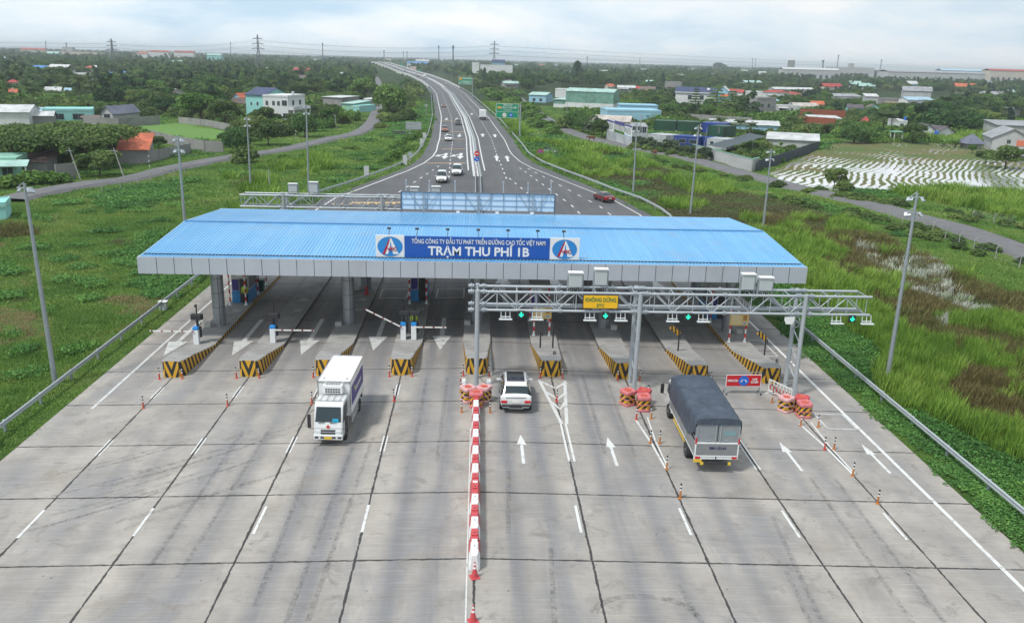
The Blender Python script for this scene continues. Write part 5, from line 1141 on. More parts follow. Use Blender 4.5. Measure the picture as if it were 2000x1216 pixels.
def person(x, y, z, rz, label, top, sc=1.0, helmet=None, sit=False):
    hipz = .92; N_ = [((0, 0, hipz), .13), ((0, 0, 1.15), .13), ((0, 0, 1.38), .15), ((0, 0, 1.50), .06), ((0, .02, 1.62), .09), ((0, .02, 1.72), .075)]
    E_ = [(0, 1), (1, 2), (2, 3), (3, 4), (4, 5)]
    for s in (-1, 1):
        k = len(N_)
        if sit: N_ += [((s*.1, .05, .9), .09), ((s*.16, .42, .85), .075), ((s*.16, .45, .45), .05), ((s*.16, .58, .38), .035)]
        else: N_ += [((s*.1, 0, .84), .095), ((s*.11, .02, .48), .06), ((s*.12, -.02, .09), .042), ((s*.12, .14, .04), .035)]
        E_ += [(0, k), (k, k+1), (k+1, k+2), (k+2, k+3)]; k = len(N_)
        N_ += [((s*.2, 0, 1.4), .06), ((s*.26, .0, 1.14), .042), ((s*.24, .16, .96), .032), ((s*.24, .23, .9), .03)]; E_ += [(2, k), (k, k+1), (k+1, k+2), (k+2, k+3)]
    o = skin('person', N_, E_, NAVY, None, 2, (x, y, z), rz); o.scale = (sc,)*3; tag(o, label, 'person')
    o.data.materials.append(SKIN); o.data.materials.append(top)
    for p_ in o.data.polygons:
        c_ = p_.center
        if c_.z > 1.5 or (abs(c_.x) > .2 and c_.z < 1.0 and c_.y > .12 and not sit): p_.material_index = 1
        elif c_.z > .95: p_.material_index = 2
    MB().lathe([(.11, 0), (.115, .05), (.09, .11), (.04, .15)], (0, .02, 1.66), 14).build('helmet' if helmet else 'hair', helmet or BLACK, o, smooth=60)
    return o
person(-4.75, 60.9, zr(-5, 60)+IZ, R(170), 'person in dark clothes and yellow green vest standing behind the paired barrier gates', VEST, 1.0, VEST)
person(-19.6, 69.2, zr(-20, 60)+IZ, R(180), 'person in yellow top in the doorway of the leftmost toll booth', VEST)
COW = mat('cow_brown', (.14, .045, .02), .85, 0, .25, 4)
def cow(x, y, rz, label):
    N_ = [((0, -.55, 1.05), .27), ((0, -.15, 1.0), .33), ((0, .35, 1.02), .31), ((0, .62, 1.1), .24), ((0, .88, 1.18), .15), ((0, 1.08, 1.1), .12), ((0, 1.28, .92), .085), ((0, 1.36, .84), .07)]
    E_ = [(i, i+1) for i in range(7)]
    for s in (-1, 1):
        k = len(N_); N_ += [((s*.16, -.62, .85), .15), ((s*.17, -.52, .62), .09), ((s*.17, -.66, .40), .05), ((s*.17, -.62, .05), .05)]; E_ += [(0, k), (k, k+1), (k+1, k+2), (k+2, k+3)]
        k = len(N_); N_ += [((s*.15, .5, .8), .13), ((s*.15, .54, .45), .06), ((s*.15, .52, .05), .048)]; E_ += [(2, k), (k, k+1), (k+1, k+2)]
        k = len(N_); N_ += [((s*.18, 1.02, 1.2), .035), ((s*.27, .98, 1.18), .03)]; E_ += [(5, k), (k, k+1)]
    k = len(N_); N_ += [((0, -.82, 1.15), .05), ((0, -.9, .8), .025), ((0, -.9, .5), .035)]; E_ += [(0, k), (k, k+1), (k+1, k+2)]
    o = skin('cow', N_, E_, COW, None, 2, (x, y, -.62), rz); tag(o, label, 'cow'); o.scale = (1.15,)*3
    m = MB()
    for s in (-1, 1): m.tube([(s*.07, 1.03, 1.24), (s*.14, 1.05, 1.34), (s*.12, 1.08, 1.42)], [.025, .02, .008], 6)
    m.build('horns', mat('horn', (.3, .27, .2), .5), o)
p = at(1155, 276, -.6); cow(p.x, p.y, R(95), 'brown cow seen side on, grazing at the edge of the right village road'); p = at(1278, 305, -.6); cow(p.x, p.y, R(185), 'brown cow seen from the front, walking on the right village road')
def motorbike(px_, py_, rz, label, plab, top):
    p = at(px_, py_, -.58); t = thing('motorbike', label, 'motorbike', p, rz)
    for y in (-.6, .6): MB().lathe([(.2, -.04), (.3, -.05), (.3, .05), (.2, .04)], (0, y, .3), 16, axis='x').build('wheel', DARK, t, smooth=40)
    m = MB(); m.box(0, -.15, .72, .26, .75, .1); m.build('seat', BLACK, t, bevel=.04); m = MB(); m.box(0, -.1, .52, .24, .8, .24); m.tube([(0, .6, .3), (0, .42, .95), (0, .38, 1.02)], .05, 8); m.tube([(-.32, .3, 1.02), (0, .4, 1.0), (.32, .3, 1.02)], .025, 6); m.build('body', PRD, t, bevel=.04)
    a = Vector((0, -.15, 0)); a.rotate(Euler((0, 0, rz))); person(p.x+a.x, p.y+a.y, p.z-.12, rz, plab, top, 1.0, BLUEP, True)
motorbike(1053, 223, R(190), 'small dark motorbike coming down the right village road', 'person in dark shirt riding the motorbike on the right village road', NAVY)
# ------------------------------------------------------------------ light masts and poles
def mast(px_, py_, tx_, ty_, label, heads=2, r=.17):
    p = at(px_, py_, -1); q = atY(tx_, ty_, p.y); h = q.z+1.0; t = thing('light_mast', label, 'light mast', (p.x, p.y, -1.05), group='tall floodlight masts around the toll station')
    MB().tube([(0, 0, -.3), (q.x-p.x, 0, h)], [r, r*.5], 12).build('pole', GALV, t, smooth=40)
    m = MB(); m.box(0, 0, .1, .5, .5, .12); m.build('base_plate', CONCL, t)
    dx = q.x-p.x
    for k, z in enumerate((h-.25, h-1.25)[:heads]):
        m = MB(); m.bar((dx-.48, 0, z), (dx+.48, 0, z), .07); m.bar((dx-.45, 0, z), (dx, 0, z+.35), .04); br = m.build('crossarm', GALVL, t)
        for s in (-1, 1):
            m = MB(); m.box(0, 0, 0, .42, .30, .14); o = m.build('floodlight', GALVL, br, bevel=.03); o.location = (dx+s*.38, -.1*s, z-.15); o.rotation_euler = (R(50), R(12*s), R(50*s+k*20))
    return t
for a in ((110, 760, 47, 357, 'tall light mast standing outside the left guardrail nearest the camera', 1), (370, 548, 347, 265, 'tall light mast behind the left end of the canopy'), (490, 372, 482, 228, 'light mast behind the left end of the rear gantry'), (603, 378, 598, 204, 'light mast between rear gantry and left guardrail'), (1730, 755, 1792, 376, 'tall light mast in the reeds outside the right guardrail nearest the camera'), (1490, 448, 1507, 291, 'light mast in the marsh beyond the right end of the canopy'), (1348, 420, 1365, 245, 'light mast in brown sedge right of the highway'), (1236, 387, 1244, 239, 'light mast by the right guardrail near the red sedan')):
    mast(*a)
UPO = mat('concrete_pole', (.33, .33, .31), .9, 0, .15, 2)
def pole(px_, py_, ty_, label, lean=0, r=.13, arm=True, grp='concrete utility poles of the village', nm='utility_pole', top=None):
    p = at(px_, py_, -1); h = atY(px_, ty_, p.y).z+1; t = thing(nm, label, 'pole', (p.x, p.y, -1.1), group=grp)
    dx = (top-px_)*p.y/CF if top else 0
    MB().tube([(0, 0, -.2), (dx, 0, h)], [r, r*.6], 8).build('pole_shaft', UPO, t, smooth=40)
    if arm: MB().bar((dx-.6, 0, h-.5), (dx+.6, 0, h-.5), .09).build('crossarm', GALV, t)
for i, a in enumerate(((158, 351, 288, 'leaning white and black banded utility pole by the left village road', 143), (246, 353, 288, 'leaning bare concrete pole on the field side of the left village road', 229), (527, 372, 330, 'short bare concrete pole in the grass left of the rear gantry', 527), (657, 252, 222, 'banded utility pole at the bend of the left village road', 655), (10, 175, 140, 'utility pole among trees at the far left edge', 5), (38, 165, 134, 'pair of thin poles above the small red roof', 35), (1107, 222, 195, 'white pole in the grass before the green warehouse', 1107), (1246, 290, 222, 'slim concrete pole by the banner gate', 1249), (1375, 288, 248, 'bent thin pole behind the white wall', 1378), (1955, 238, 207, 'thin pole carrying the pale canopy at the right', 1958))):
    pole(a[0], a[1], a[2], a[3], top=a[4], arm=i not in (2, 8, 9), r=.13 if i < 8 else .07)
def rwstake(px_, py_, ty_, label):
    p = at(px_, py_, -.9); h = atY(px_, ty_, p.y).z+.9; t = tag(MB().lathe([(.09, 0), (.08, h)], (0, 0, 0), 8).build('marker_post', stake, smooth=40), label, 'marker post', 'black and white marker posts'); t.location = p
stake, n, b = principled('black_white_bands'); t_ = N(n, 'ShaderNodeTexCoord'); s_ = N(n, 'ShaderNodeSeparateXYZ'); n.links.new(t_.outputs['Object'], s_.inputs[0])
n.links.new(mixc(n, rng(n, mul(n, mul(n, s_.outputs['Z'], 1/.9), 0, 'FRACT'), .48, .52), (.6, .6, .58), (.04, .04, .04)), b.inputs['Base Color'])
for a in ((292, 326, 298, 'banded marker post with arrow top at the kerb of the left village road'), (578, 271, 255, 'banded marker post left of the dark round tree'), (800, 268, 240, 'left banded post carrying the grey board'), (819, 264, 238, 'right banded post carrying the grey board')): rwstake(*a)
# highway signs ---------------------------------------------------------------
SGRN = mat('sign_green', (.0, .24, .12), .4, 0, .04); SBACK = mat('sign_back_grey', (.36, .39, .41), .5, .3, .05)
def disc(par, x, y, z, r, mt, nm, k=28, yy=.02):
    m = MB(); m.add([(x+r*math.cos(2*math.pi*i/k), y-d, z+r*math.sin(2*math.pi*i/k)) for d in (0, yy) for i in range(k)], [tuple(range(k)), tuple(range(k, 2*k))]+[(i, (i+1) % k, k+(i+1) % k, k+i) for i in range(k)]); return m.build(nm, mt, par)
p = at(1015, 268, -.8); g1 = thing('direction_sign', 'large green expressway direction sign with orange tag on a grey post', 'road sign', (p.x, p.y, -1)); Y = p.y
a, b_ = atY(969, 202, Y), atY(1012, 231, Y); cx_ = (a.x+b_.x)/2-p.x; zc_ = (a.z+b_.z)/2+1; w_ = b_.x-a.x; h_ = a.z-b_.z
MB().tube([(0, 0, 0), (0, 0, atY(1015, 202, Y).z+1)], .22, 10).build('post', GALV, g1, smooth=40); m = MB(); m.bar((0, 0, zc_+1), (cx_, .1, zc_+1), .12); m.bar((0, 0, zc_-1), (cx_, .1, zc_-1), .12); m.build('bracket', GALV, g1)
MB().b2(cx_-w_/2, cx_+w_/2, -.1, -.05, zc_-h_/2, zc_+h_/2).build('border', SWHITE, g1); MB().b2(cx_-w_/2+.08, cx_+w_/2-.08, -.12, -.1, zc_-h_/2+.08, zc_+h_/2-.08).build('panel', SGRN, g1)
MB().b2(cx_-w_/2+.08, cx_+w_/2-.08, -.135, -.12, zc_-.32, zc_-.26).build('divider', SWHITE, g1)
text('lettering', 'BẾN LỨC', .62, SWHITE, g1, (cx_+.2, -.15, zc_+1.55), bold=.01); text('lettering', 'LONG THÀNH', .62, SWHITE, g1, (cx_+.25, -.15, zc_+.85), bold=.01); text('lettering', 'EXPRESSWAY', .40, SWHITE, g1, (cx_+.2, -.15, zc_+.2))
o = MB().b2(cx_-2.75, cx_-1.7, -.14, -.12, zc_+.6, zc_+1.15).build('orange_tag', mat('tag_orange', (.75, .33, .01), .5), g1)
disc(g1, cx_-.75, -.125, zc_-1.15, .56, SWHITE, 'white_disc'); disc(g1, cx_+1.05, -.125, zc_-1.15, .56, MATS['disc_blue'], 'blue_disc'); text('disc_number', '80', .6, REDP, g1, (cx_-.75, -.16, zc_-1.15)); text('disc_number', '60', .6, SWHITE, g1, (cx_+1.05, -.16, zc_-1.15))
text('expressway_symbol', 'A', 1.1, SWHITE, g1, (cx_+2.35, -.15, zc_+.95))
Y = 460; a, b_ = atY(896.5, 150.5, Y), atY(921, 165.5, Y); q = atY(922.5, 178, Y); g2 = thing('exit_sign', 'smaller green exit direction sign with orange corner, farther along the highway', 'road sign', (q.x, Y, -1)); cx_ = (a.x+b_.x)/2-q.x; zc_ = (a.z+b_.z)/2+1; w_ = b_.x-a.x; h_ = a.z-b_.z
MB().tube([(0, 0, 0), (0, 0, zc_+h_/2)], .2, 8).build('post', GALV, g2); MB().b2(cx_-w_/2, cx_+w_/2, -.1, 0, zc_-h_/2, zc_+h_/2).build('border', SWHITE, g2); MB().b2(cx_-w_/2+.1, cx_+w_/2-.1, -.13, -.1, zc_-h_/2+.1, zc_+h_/2-.1).build('panel', SGRN, g2)
MB().b2(cx_-w_/2+.2, cx_-w_/2+1.6, -.15, -.13, zc_+.5, zc_+h_/2-.3).build('orange_tag', MATS['tag_orange'], g2)
m = MB()
for z in (1.2, -.3, -1.2): m.b2(cx_-1.4, cx_+2.8, -.15, -.13, zc_+z-.14, zc_+z+.14)
m.add([(cx_-3.1, -.15, zc_-1.7), (cx_-2.8, -.15, zc_-1.7), (cx_-1.6, -.15, zc_-.1), (cx_-1.9, -.15, zc_-.1)], [(0, 1, 2, 3)]); m.build('blurred_lines', SWHITE, g2)
for X0, Y0, X1, Y1, Y, l in ((815, 135, 823, 142.5, 1000, 'small far green sign on the right of the bridge'), (781, 124, 788, 130.5, 1300, 'tiny farthest green sign above the bridge')):
    a, b_ = atY(X0, Y0, Y), atY(X1, Y1, Y); t = thing('far_sign', l, 'road sign', ((a.x+b_.x)/2, Y, 0)); MB().b2(-(b_.x-a.x)/2, (b_.x-a.x)/2, -.1, .1, b_.z, a.z).build('panel', SGRN, t); MB().b2(-.3, .3, .1, .5, -1, a.z).build('post', GALV, t)
a, b_ = atY(800, 130, 1050), atY(813, 142, 1050); t = thing('roadside_hoarding', 'faded white and pink hoarding beside the far bridge', 'billboard', ((a.x+b_.x)/2, 1050, 0)); MB().b2(-(b_.x-a.x)/2, (b_.x-a.x)/2, 0, .3, b_.z, a.z).build('panel', mat('hoarding_pink', (.55, .42, .42), .6), t); MB().b2(-.4, .4, .3, .8, -1, b_.z).build('post', GALV, t)
# round signs
p = at(929, 345, 0); rs = thing('round_signs', 'no entry disc above a blue keep side disc at the start of the median', 'road sign', (p.x+.15, p.y, 0)); zc_ = atY(930, 300, p.y).z
MB().tube([(0, 0, 0), (0, 0, zc_+.4)], .05, 8).build('post', RW, rs); o = disc(rs, 0, -.06, zc_, .46, mat('disc_red', (.6, .01, .02), .4), 'no_entry_disc'); MB().b2(-.3, .3, -.09, -.08, zc_-.08, zc_+.08).build('white_bar', SWHITE, o)
o = disc(rs, 0, -.06, zc_-.93, .46, MATS['disc_blue'], 'keep_side_disc'); m = MB(); m.bar((-.22, -.09, zc_-.73), (.2, -.09, zc_-1.12), .09); m.build('white_stroke', SWHITE, o)
p = at(1055, 313, -.8); ns = thing('no_stopping_sign', 'round red and blue no stopping sign outside the right guardrail', 'road sign', (p.x, p.y, -.8)); zc_ = atY(1055, 298, p.y).z+.8
MB().tube([(0, 0, 0), (0, 0, zc_)], .06, 8).build('post', RW, ns); o = disc(ns, 0, -.08, zc_, .72, MATS['disc_red'], 'red_disc'); disc(o, 0, -.11, zc_, .54, MATS['disc_blue'], 'blue_disc'); m = MB(); m.bar((-.42, -.14, zc_+.42), (.42, -.14, zc_-.42), .12); m.bar((.42, -.14, zc_+.42), (-.42, -.14, zc_-.42), .12); m.build('red_cross_strokes', MATS['disc_red'], o)
for a_, l, wh in (((716, 345, 716, 324), 'white panel sign seen from behind on the left guardrail, nearest of four', (.9, 1.9)), ((791, 325, 791, 303), 'white panel sign seen from behind before the bend of the left guardrail', (.85, 2.3)), ((824, 287, 824, 271), 'lower white panel sign seen from behind on the left highway edge', (.9, 2.3)), ((829, 272, 829, 259), 'upper white panel sign seen from behind on the left highway edge', (.9, 2.3))):
    p = at(a_[0], a_[1], -.6); zt2 = atY(a_[2], a_[3], p.y).z+.6; t = thing('edge_sign', l, 'road sign', (p.x, p.y, -.6), R(8)); MB().b2(-wh[0]/2, wh[0]/2, 0, .04, zt2-wh[1], zt2).build('panel', mat('panel_pale', (.52, .54, .55), .5), t); MB().tube([(0, .1, 0), (0, .1, zt2)], .05, 6).build('post', GALV, t)
p = at(801, 322, -.6); t = thing('disc_sign', 'round sign seen from behind on a striped post by the left guardrail', 'road sign', (p.x, p.y, -.6)); zc_ = atY(801, 301, p.y).z+.6; disc(t, 0, 0, zc_, .5, SBACK, 'disc'); MB().tube([(0, .05, 0), (0, .05, zc_)], .05, 6).build('post', RW, t)
p = at(835, 226, -.6); t = thing('warning_sign', 'triangular warning sign seen from behind beside the left highway edge', 'road sign', (p.x-.5, p.y, -.6)); zc_ = atY(834, 206, p.y).z+.6; MB().add([(-.7, 0, zc_-.4), (.7, 0, zc_-.4), (0, 0, zc_+.8), (-.7, .05, zc_-.4), (.7, .05, zc_-.4), (0, .05, zc_+.8)], [(0, 1, 2), (3, 5, 4), (0, 3, 4, 1), (1, 4, 5, 2), (2, 5, 3, 0)]).build('plate', SBACK, t); MB().tube([(0, .1, 0), (0, .1, zc_)], .06, 6).build('post', stake, t)
p = at(808, 266, -1); t = thing('grey_board', 'grey ribbed board seen from behind on the slope left of the highway', 'billboard', (p.x, p.y, -1)); zt2 = atY(808, 238, p.y).z+1; MB().b2(-2.2, 2.2, 0, .06, zt2-2.1, zt2).build('panel', SBACK, t)
m = MB()
for x in (-2.1, -.7, .7, 2.1): m.b2(x-.04, x+.04, -.08, 0, 0, zt2)
m.build('rib', GALV, t)
p = at(1030, 265, -1.0); t = thing('culvert_slab', 'small concrete culvert slab in the ditch below the green sign', 'culvert', (p.x+1, p.y, -1.0)); MB().b2(-2.5, 2.5, -.5, .8, .2, .55).build('slab', CONC, t); MB().b2(-2.2, 2.2, -.3, .6, -.4, .2).build('opening', DARK, t)
p = at(768, 262, -1.0); t = thing('concrete_block', 'dark weathered concrete culvert head on the slope under the grey board', 'culvert', (p.x+1.5, p.y, -1.0)); MB().b2(-1.6, 2.2, -.5, .8, 0, .9).build('block', mat('dark_concrete', (.08, .08, .075), .95, 0, .3, 2), t)
p = at(320, 606, -.7); t = thing('electrical_cabinet', 'small grey electrical cabinet standing outside the left guardrail', 'cabinet', (p.x, p.y, -.95)); MB().b2(-.3, .3, -.2, .2, 0, 1.0).build('cabinet_body', MATS['cabinet_grey'], t, bevel=.02); MB().b2(-.36, .36, -.26, .26, 1.0, 1.08).build('cabinet_cap', SWHITE, t, bevel=.02)
# curved highway lamps
lamp = thing('street_lamp', 'slender curved arm street lamp along the far right highway edge', 'street lamp', (0, 0, 0), group='curved arm lamps along the highway'); MB().tube([(0, 0, 0), (0, 0, 9.0), (-.6, 0, 10.2), (-2.2, 0, 10.6)], [.11, .08, .06, .05], 6).build('pole', GALV, lamp); MB().b2(-2.9, -2.1, -.12, .12, 10.52, 10.66).build('lamp_head', GALVL, lamp)
for i, y in enumerate((640, 700, 770, 850, 940, 1040)):
    x = xmid(y)+13
    if i == 0: lamp.location = (x, y, zroad(y)-1)
    else: dup(lamp, (x, y, zroad(y)-1))
for y in (700, 900, 1100): dup(lamp, (xmid(y)-13, y, zroad(y)-1), R(180), 'slender curved arm street lamp along the far left highway edge')
# pylons and lines
PYL = mat('pylon_steel', (.16, .18, .20), .6, .2)
def pylon(px_, base, top, Y, label, w=4.5):
    p = atY(px_, base, Y); q = atY(px_, top, Y); H = q.z+1; t = thing('pylon', label, 'pylon', (p.x, Y, -1), group='lattice pylons on the horizon'); m = MB(); hw_ = w
    def wd(z): return hw_*(1-.86*min(1, z/(H*.62))) if z < H*.62 else hw_*.14*(1-.5*(z-H*.62)/(H*.38))
    zs = [0, H*.16, H*.3, H*.42, H*.52, H*.62, H*.7, H*.78, H*.86, H*.94, H]; r = .16+Y*.00012
    for sx in (-1, 1):
        for sy in (-1, 1):
            for a_, c_ in zip(zs, zs[1:]): m.tube([(sx*wd(a_), sy*wd(a_), a_), (sx*wd(c_), sy*wd(c_), c_)], r, 4, caps=False)
    for i, (a_, c_) in enumerate(zip(zs, zs[1:])):
        s = 1 if i % 2 else -1
        m.tube([(s*wd(a_), -wd(a_), a_), (-s*wd(c_), -wd(c_), c_)], r*.8, 4, caps=False); m.tube([(-s*wd(a_), -wd(a_), a_), (s*wd(c_), -wd(c_), c_)], r*.8, 4, caps=False)
    m.build('lattice', PYL, t); arms = []
    for k, z in enumerate((H*.66, H*.78, H*.9)):
        l = hw_*(1.25-.15*k); m = MB(); m.tube([(-l, 0, z), (l, 0, z)], r*1.2, 4); m.tube([(-l, 0, z), (0, 0, z+l*.25), (l, 0, z)], r, 4); m.build('crossarm', PYL, t); arms.append((l, z-1.5))
    return p.x, Y, arms
pys = [pylon(222, 125, 76, 900, 'lattice pylon with a water tank shape behind it, left of three', 5), pylon(506, 128, 68, 850, 'tallest lattice pylon with wires, on the skyline left of the highway', 5), pylon(965, 124, 80, 1000, 'lattice pylon above the white factory right of the highway', 5)]
for (x0, y0, a0), (x1, y1, a1), l in ((pys[0], pys[1], 'left and tallest'), (pys[1], pys[2], 'tallest and right'), (pys[2], (1450, 2300, [(5, 24), (5, 29), (5, 34)]), 'right and unseen'), (( -900, 1150, [(5, 24), (5, 29), (5, 34)]), pys[0], 'unseen and left')):
    for k in range(3):
        for s in (-1, 1):
            m = MB(); pts = []
            for i in range(17):
                u = i/16; z = a0[k][1]*(1-u)+a1[k][1]*u-.0-8*4*u*(1-u)*.55; pts.append((x0+(x1-x0)*u+s*a0[k][0], y0+(y1-y0)*u, z-1))
            m.tube(pts, .07, 3, caps=False); tag(m.build('power_line', PYL), 'thin sagging power line between the %s pylons' % l, 'power line', 'power lines strung across the skyline')
for px_, base, top, Y, w, l in ((89, 98, 81, 2200, 1.2, 'thin chimney on the far left skyline'), (129, 98, 84, 2200, 1.5, 'chimney rising from the purple grey factory far left'), (450, 112, 83, 1300, .5, 'thin mast left of the tallest pylon'), (630, 118, 85, 1300, .8, 'thin grey mast on the skyline above the left wood'), (750, 118, 99, 2000, 1.2, 'thin mast above the far end of the bridge'), (788, 119, 101, 2000, .9, 'left one of two thin masts beyond the bridge'), (795, 119, 101, 2000, .9, 'right one of two thin masts beyond the bridge'), (857, 120, 90, 1500, 1.0, 'grey radio mast beyond the highway, left one'), (885, 123, 90, 1100, 1.1, 'dark radio mast with red base beyond the highway'), (1147, 124, 111, 2200, 1.2, 'thin dark tower far right of the factory'), (1250, 125, 113, 2200, .8, 'hair thin mast above the right wood'), (1470, 130, 113, 2400, .9, 'left one of two thin masts left of the dark tower block'), (1476, 130, 115, 2400, .9, 'right one of two thin masts left of the dark tower block'), (1608, 132, 118, 2200, 2.2, 'lattice stub tower right of the dark tower block'), (1635, 131, 108, 2200, 1.4, 'leaning chimney above the long grey factory'), (1719, 133, 117, 2200, 1.4, 'short chimney right of the leaning chimney')):
    a, b_ = atY(px_, base, Y), atY(px_+(3 if px_ in (1635, 1719) else 0), top, Y); t = thing('mast', l, 'mast', (a.x, Y, -1)); MB().tube([(0, 0, 0), (b_.x-a.x, 0, b_.z+1)], [w, w*.7], 8).build('shaft', PYL, t); MB().tube([(b_.x-a.x, 0, b_.z-w*2), (b_.x-a.x, 0, b_.z+1.5)], w*1.25, 8).build('head', PYL, t)
# ------------------------------------------------------------------ buildings
KEEP = []; FOOT = []
def rib(name, col, rough=.5): 
    if name in MATS: return MATS[name]
    m, n, b = principled(name); t = N(n, 'ShaderNodeTexCoord'); s = N(n, 'ShaderNodeSeparateXYZ'); n.links.new(t.outputs['Object'], s.inputs[0])
    w = mul(n, mul(n, mul(n, s.outputs['X'], s.outputs['Y'], 'ADD'), 14.0), 0, 'SINE'); k = rng(n, w, -.8, .8, .82, 1.06)
    w2 = rng(n, noi(n, t.outputs['Object'], .35, 6, .7, .4), .35, .68, 1.12, .58)
    sc = N(n, 'ShaderNodeVectorMath', operation='SCALE'); sc.inputs[0].default_value = col; n.links.new(mul(n, k, w2), sc.inputs['Scale']); n.links.new(sc.outputs[0], b.inputs['Base Color']); b.inputs['Roughness'].default_value = rough; MATS[name] = m; return m
BC = {'white': mat('wall_white', (.62, .64, .64), .8, 0, .08, .5, dirt=((.35, .34, .31), .5)), 'teal': mat('wall_turquoise', (.27, .58, .55), .8, 0, .08, .5, dirt=((.25, .36, .33), .5)), 'grey': mat('wall_grey', (.26, .26, .25), .9, 0, .15, .5, dirt=((.10, .10, .095), .7)), 'pale': mat('wall_pale_grey', (.42, .43, .43), .85, 0, .12, .4, dirt=((.2, .2, .19), .6)),
 'green': rib('sheet_green', (.17, .34, .27)), 'lblue': mat('wall_light_blue', (.28, .50, .62), .8, 0, .08, .5, dirt=((.25, .35, .38), .5)), 'brick': mat('wall_brick', (.26, .075, .04), .95, 0, .35, 3, dirt=((.12, .06, .04), .6)), 'cream': mat('wall_cream', (.50, .45, .38), .8, 0, .1, .5, dirt=((.25, .22, .18), .5)), 'mint': mat('wall_mint', (.24, .48, .38), .8, 0, .1, .5, dirt=((.12, .2, .16), .7)), 'cblue': rib('container_blue', (.02, .06, .30)), 'cgreen': rib('container_green', (.012, .07, .035)), 'cwhite': rib('container_white', (.50, .53, .56)), 'orange': mat('wall_orange', (.62, .18, .10), .8)}
RC = {'navy': rib('roof_navy', (.03, .05, .13)), 'red': rib('roof_red_tile', (.38, .06, .05), .8), 'orange': rib('roof_orange_tile', (.50, .13, .06), .8), 'white': rib('roof_white_sheet', (.56, .58, .58)), 'grey': rib('roof_grey_sheet', (.30, .31, .33)), 'dark': rib('roof_dark_tile', (.10, .09, .10), .8), 'teal': rib('roof_pale_teal', (.36, .56, .50)), 'blue': rib('roof_blue_sheet', (.07, .26, .55)), 'rust': rib('roof_rusty_sheet', (.36, .28, .20), .8), 'lblue': rib('roof_light_blue', (.36, .55, .66)), 'purple': rib('roof_slate_violet', (.14, .15, .21)), 'brown': rib('roof_brown_sheet', (.17, .12, .11), .8)}
FRAME = mat('window_frame', (.30, .31, .31), .6); PANE = mat('window_pane', (.03, .045, .055), .15)
def roofmesh(L, D, h, style, rh, o=.45, th=.12):
    m = MB(); x0, x1, y0, y1 = -o, L+o, -o, D+o
    def slab(pts):
        k = len(pts); m.add([(x, y, z) for x, y, z in pts]+[(x, y, z+th) for x, y, z in pts], [tuple(range(k))[::-1], tuple(range(k, 2*k))]+[(i, (i+1) % k, k+(i+1) % k, k+i) for i in range(k)])
    e = rh*o/(D/2) if style == 'gable_x' else (rh*o/(L/2) if style == 'gable_y' else 0)
    if style == 'flat': m.b2(-.1, L+.1, -.1, D+.1, h, h+.18)
    elif style == 'gable_x': slab([(x0, y0, h-e), (x1, y0, h-e), (x1, D/2, h+rh), (x0, D/2, h+rh)]); slab([(x0, D/2, h+rh), (x1, D/2, h+rh), (x1, y1, h-e), (x0, y1, h-e)])
    elif style == 'gable_y': slab([(x0, y0, h-e), (L/2, y0, h+rh), (L/2, y1, h+rh), (x0, y1, h-e)]); slab([(L/2, y0, h+rh), (x1, y0, h-e), (x1, y1, h-e), (L/2, y1, h+rh)])
    elif style == 'shed': slab([(x0, y0, h), (x1, y0, h), (x1, y1, h+rh), (x0, y1, h+rh)])
    elif style == 'shed_x': slab([(x0, y0, h), (x1, y0, h+rh), (x1, y1, h+rh), (x0, y1, h)])
    elif style == 'hip':
        r = min(L, D)/2; a = (r, D/2, h+rh) if L > D else (L/2, r, h+rh); c = (L-r, D/2, h+rh) if L > D else (L/2, D-r, h+rh)
        P = [(x0, y0, h), (x1, y0, h), (x1, y1, h), (x0, y1, h), a, c]
        m.add(P, [(0, 1, 5, 4), (2, 3, 4, 5), (1, 2, 5), (3, 0, 4), (0, 3, 2, 1)] if L > D else [(0, 1, 4), (1, 2, 5, 4), (2, 3, 5), (3, 0, 4, 5), (0, 3, 2, 1)])
    return m
def tank(par, x, y, z, mt=None, r=.55):
    m = MB(); m.lathe([(r*.8, 0), (r, .15), (r, .9), (r*.5, 1.15)], (x, y, z), 12); m.build('water_tank', mt or CHR, par, smooth=40)
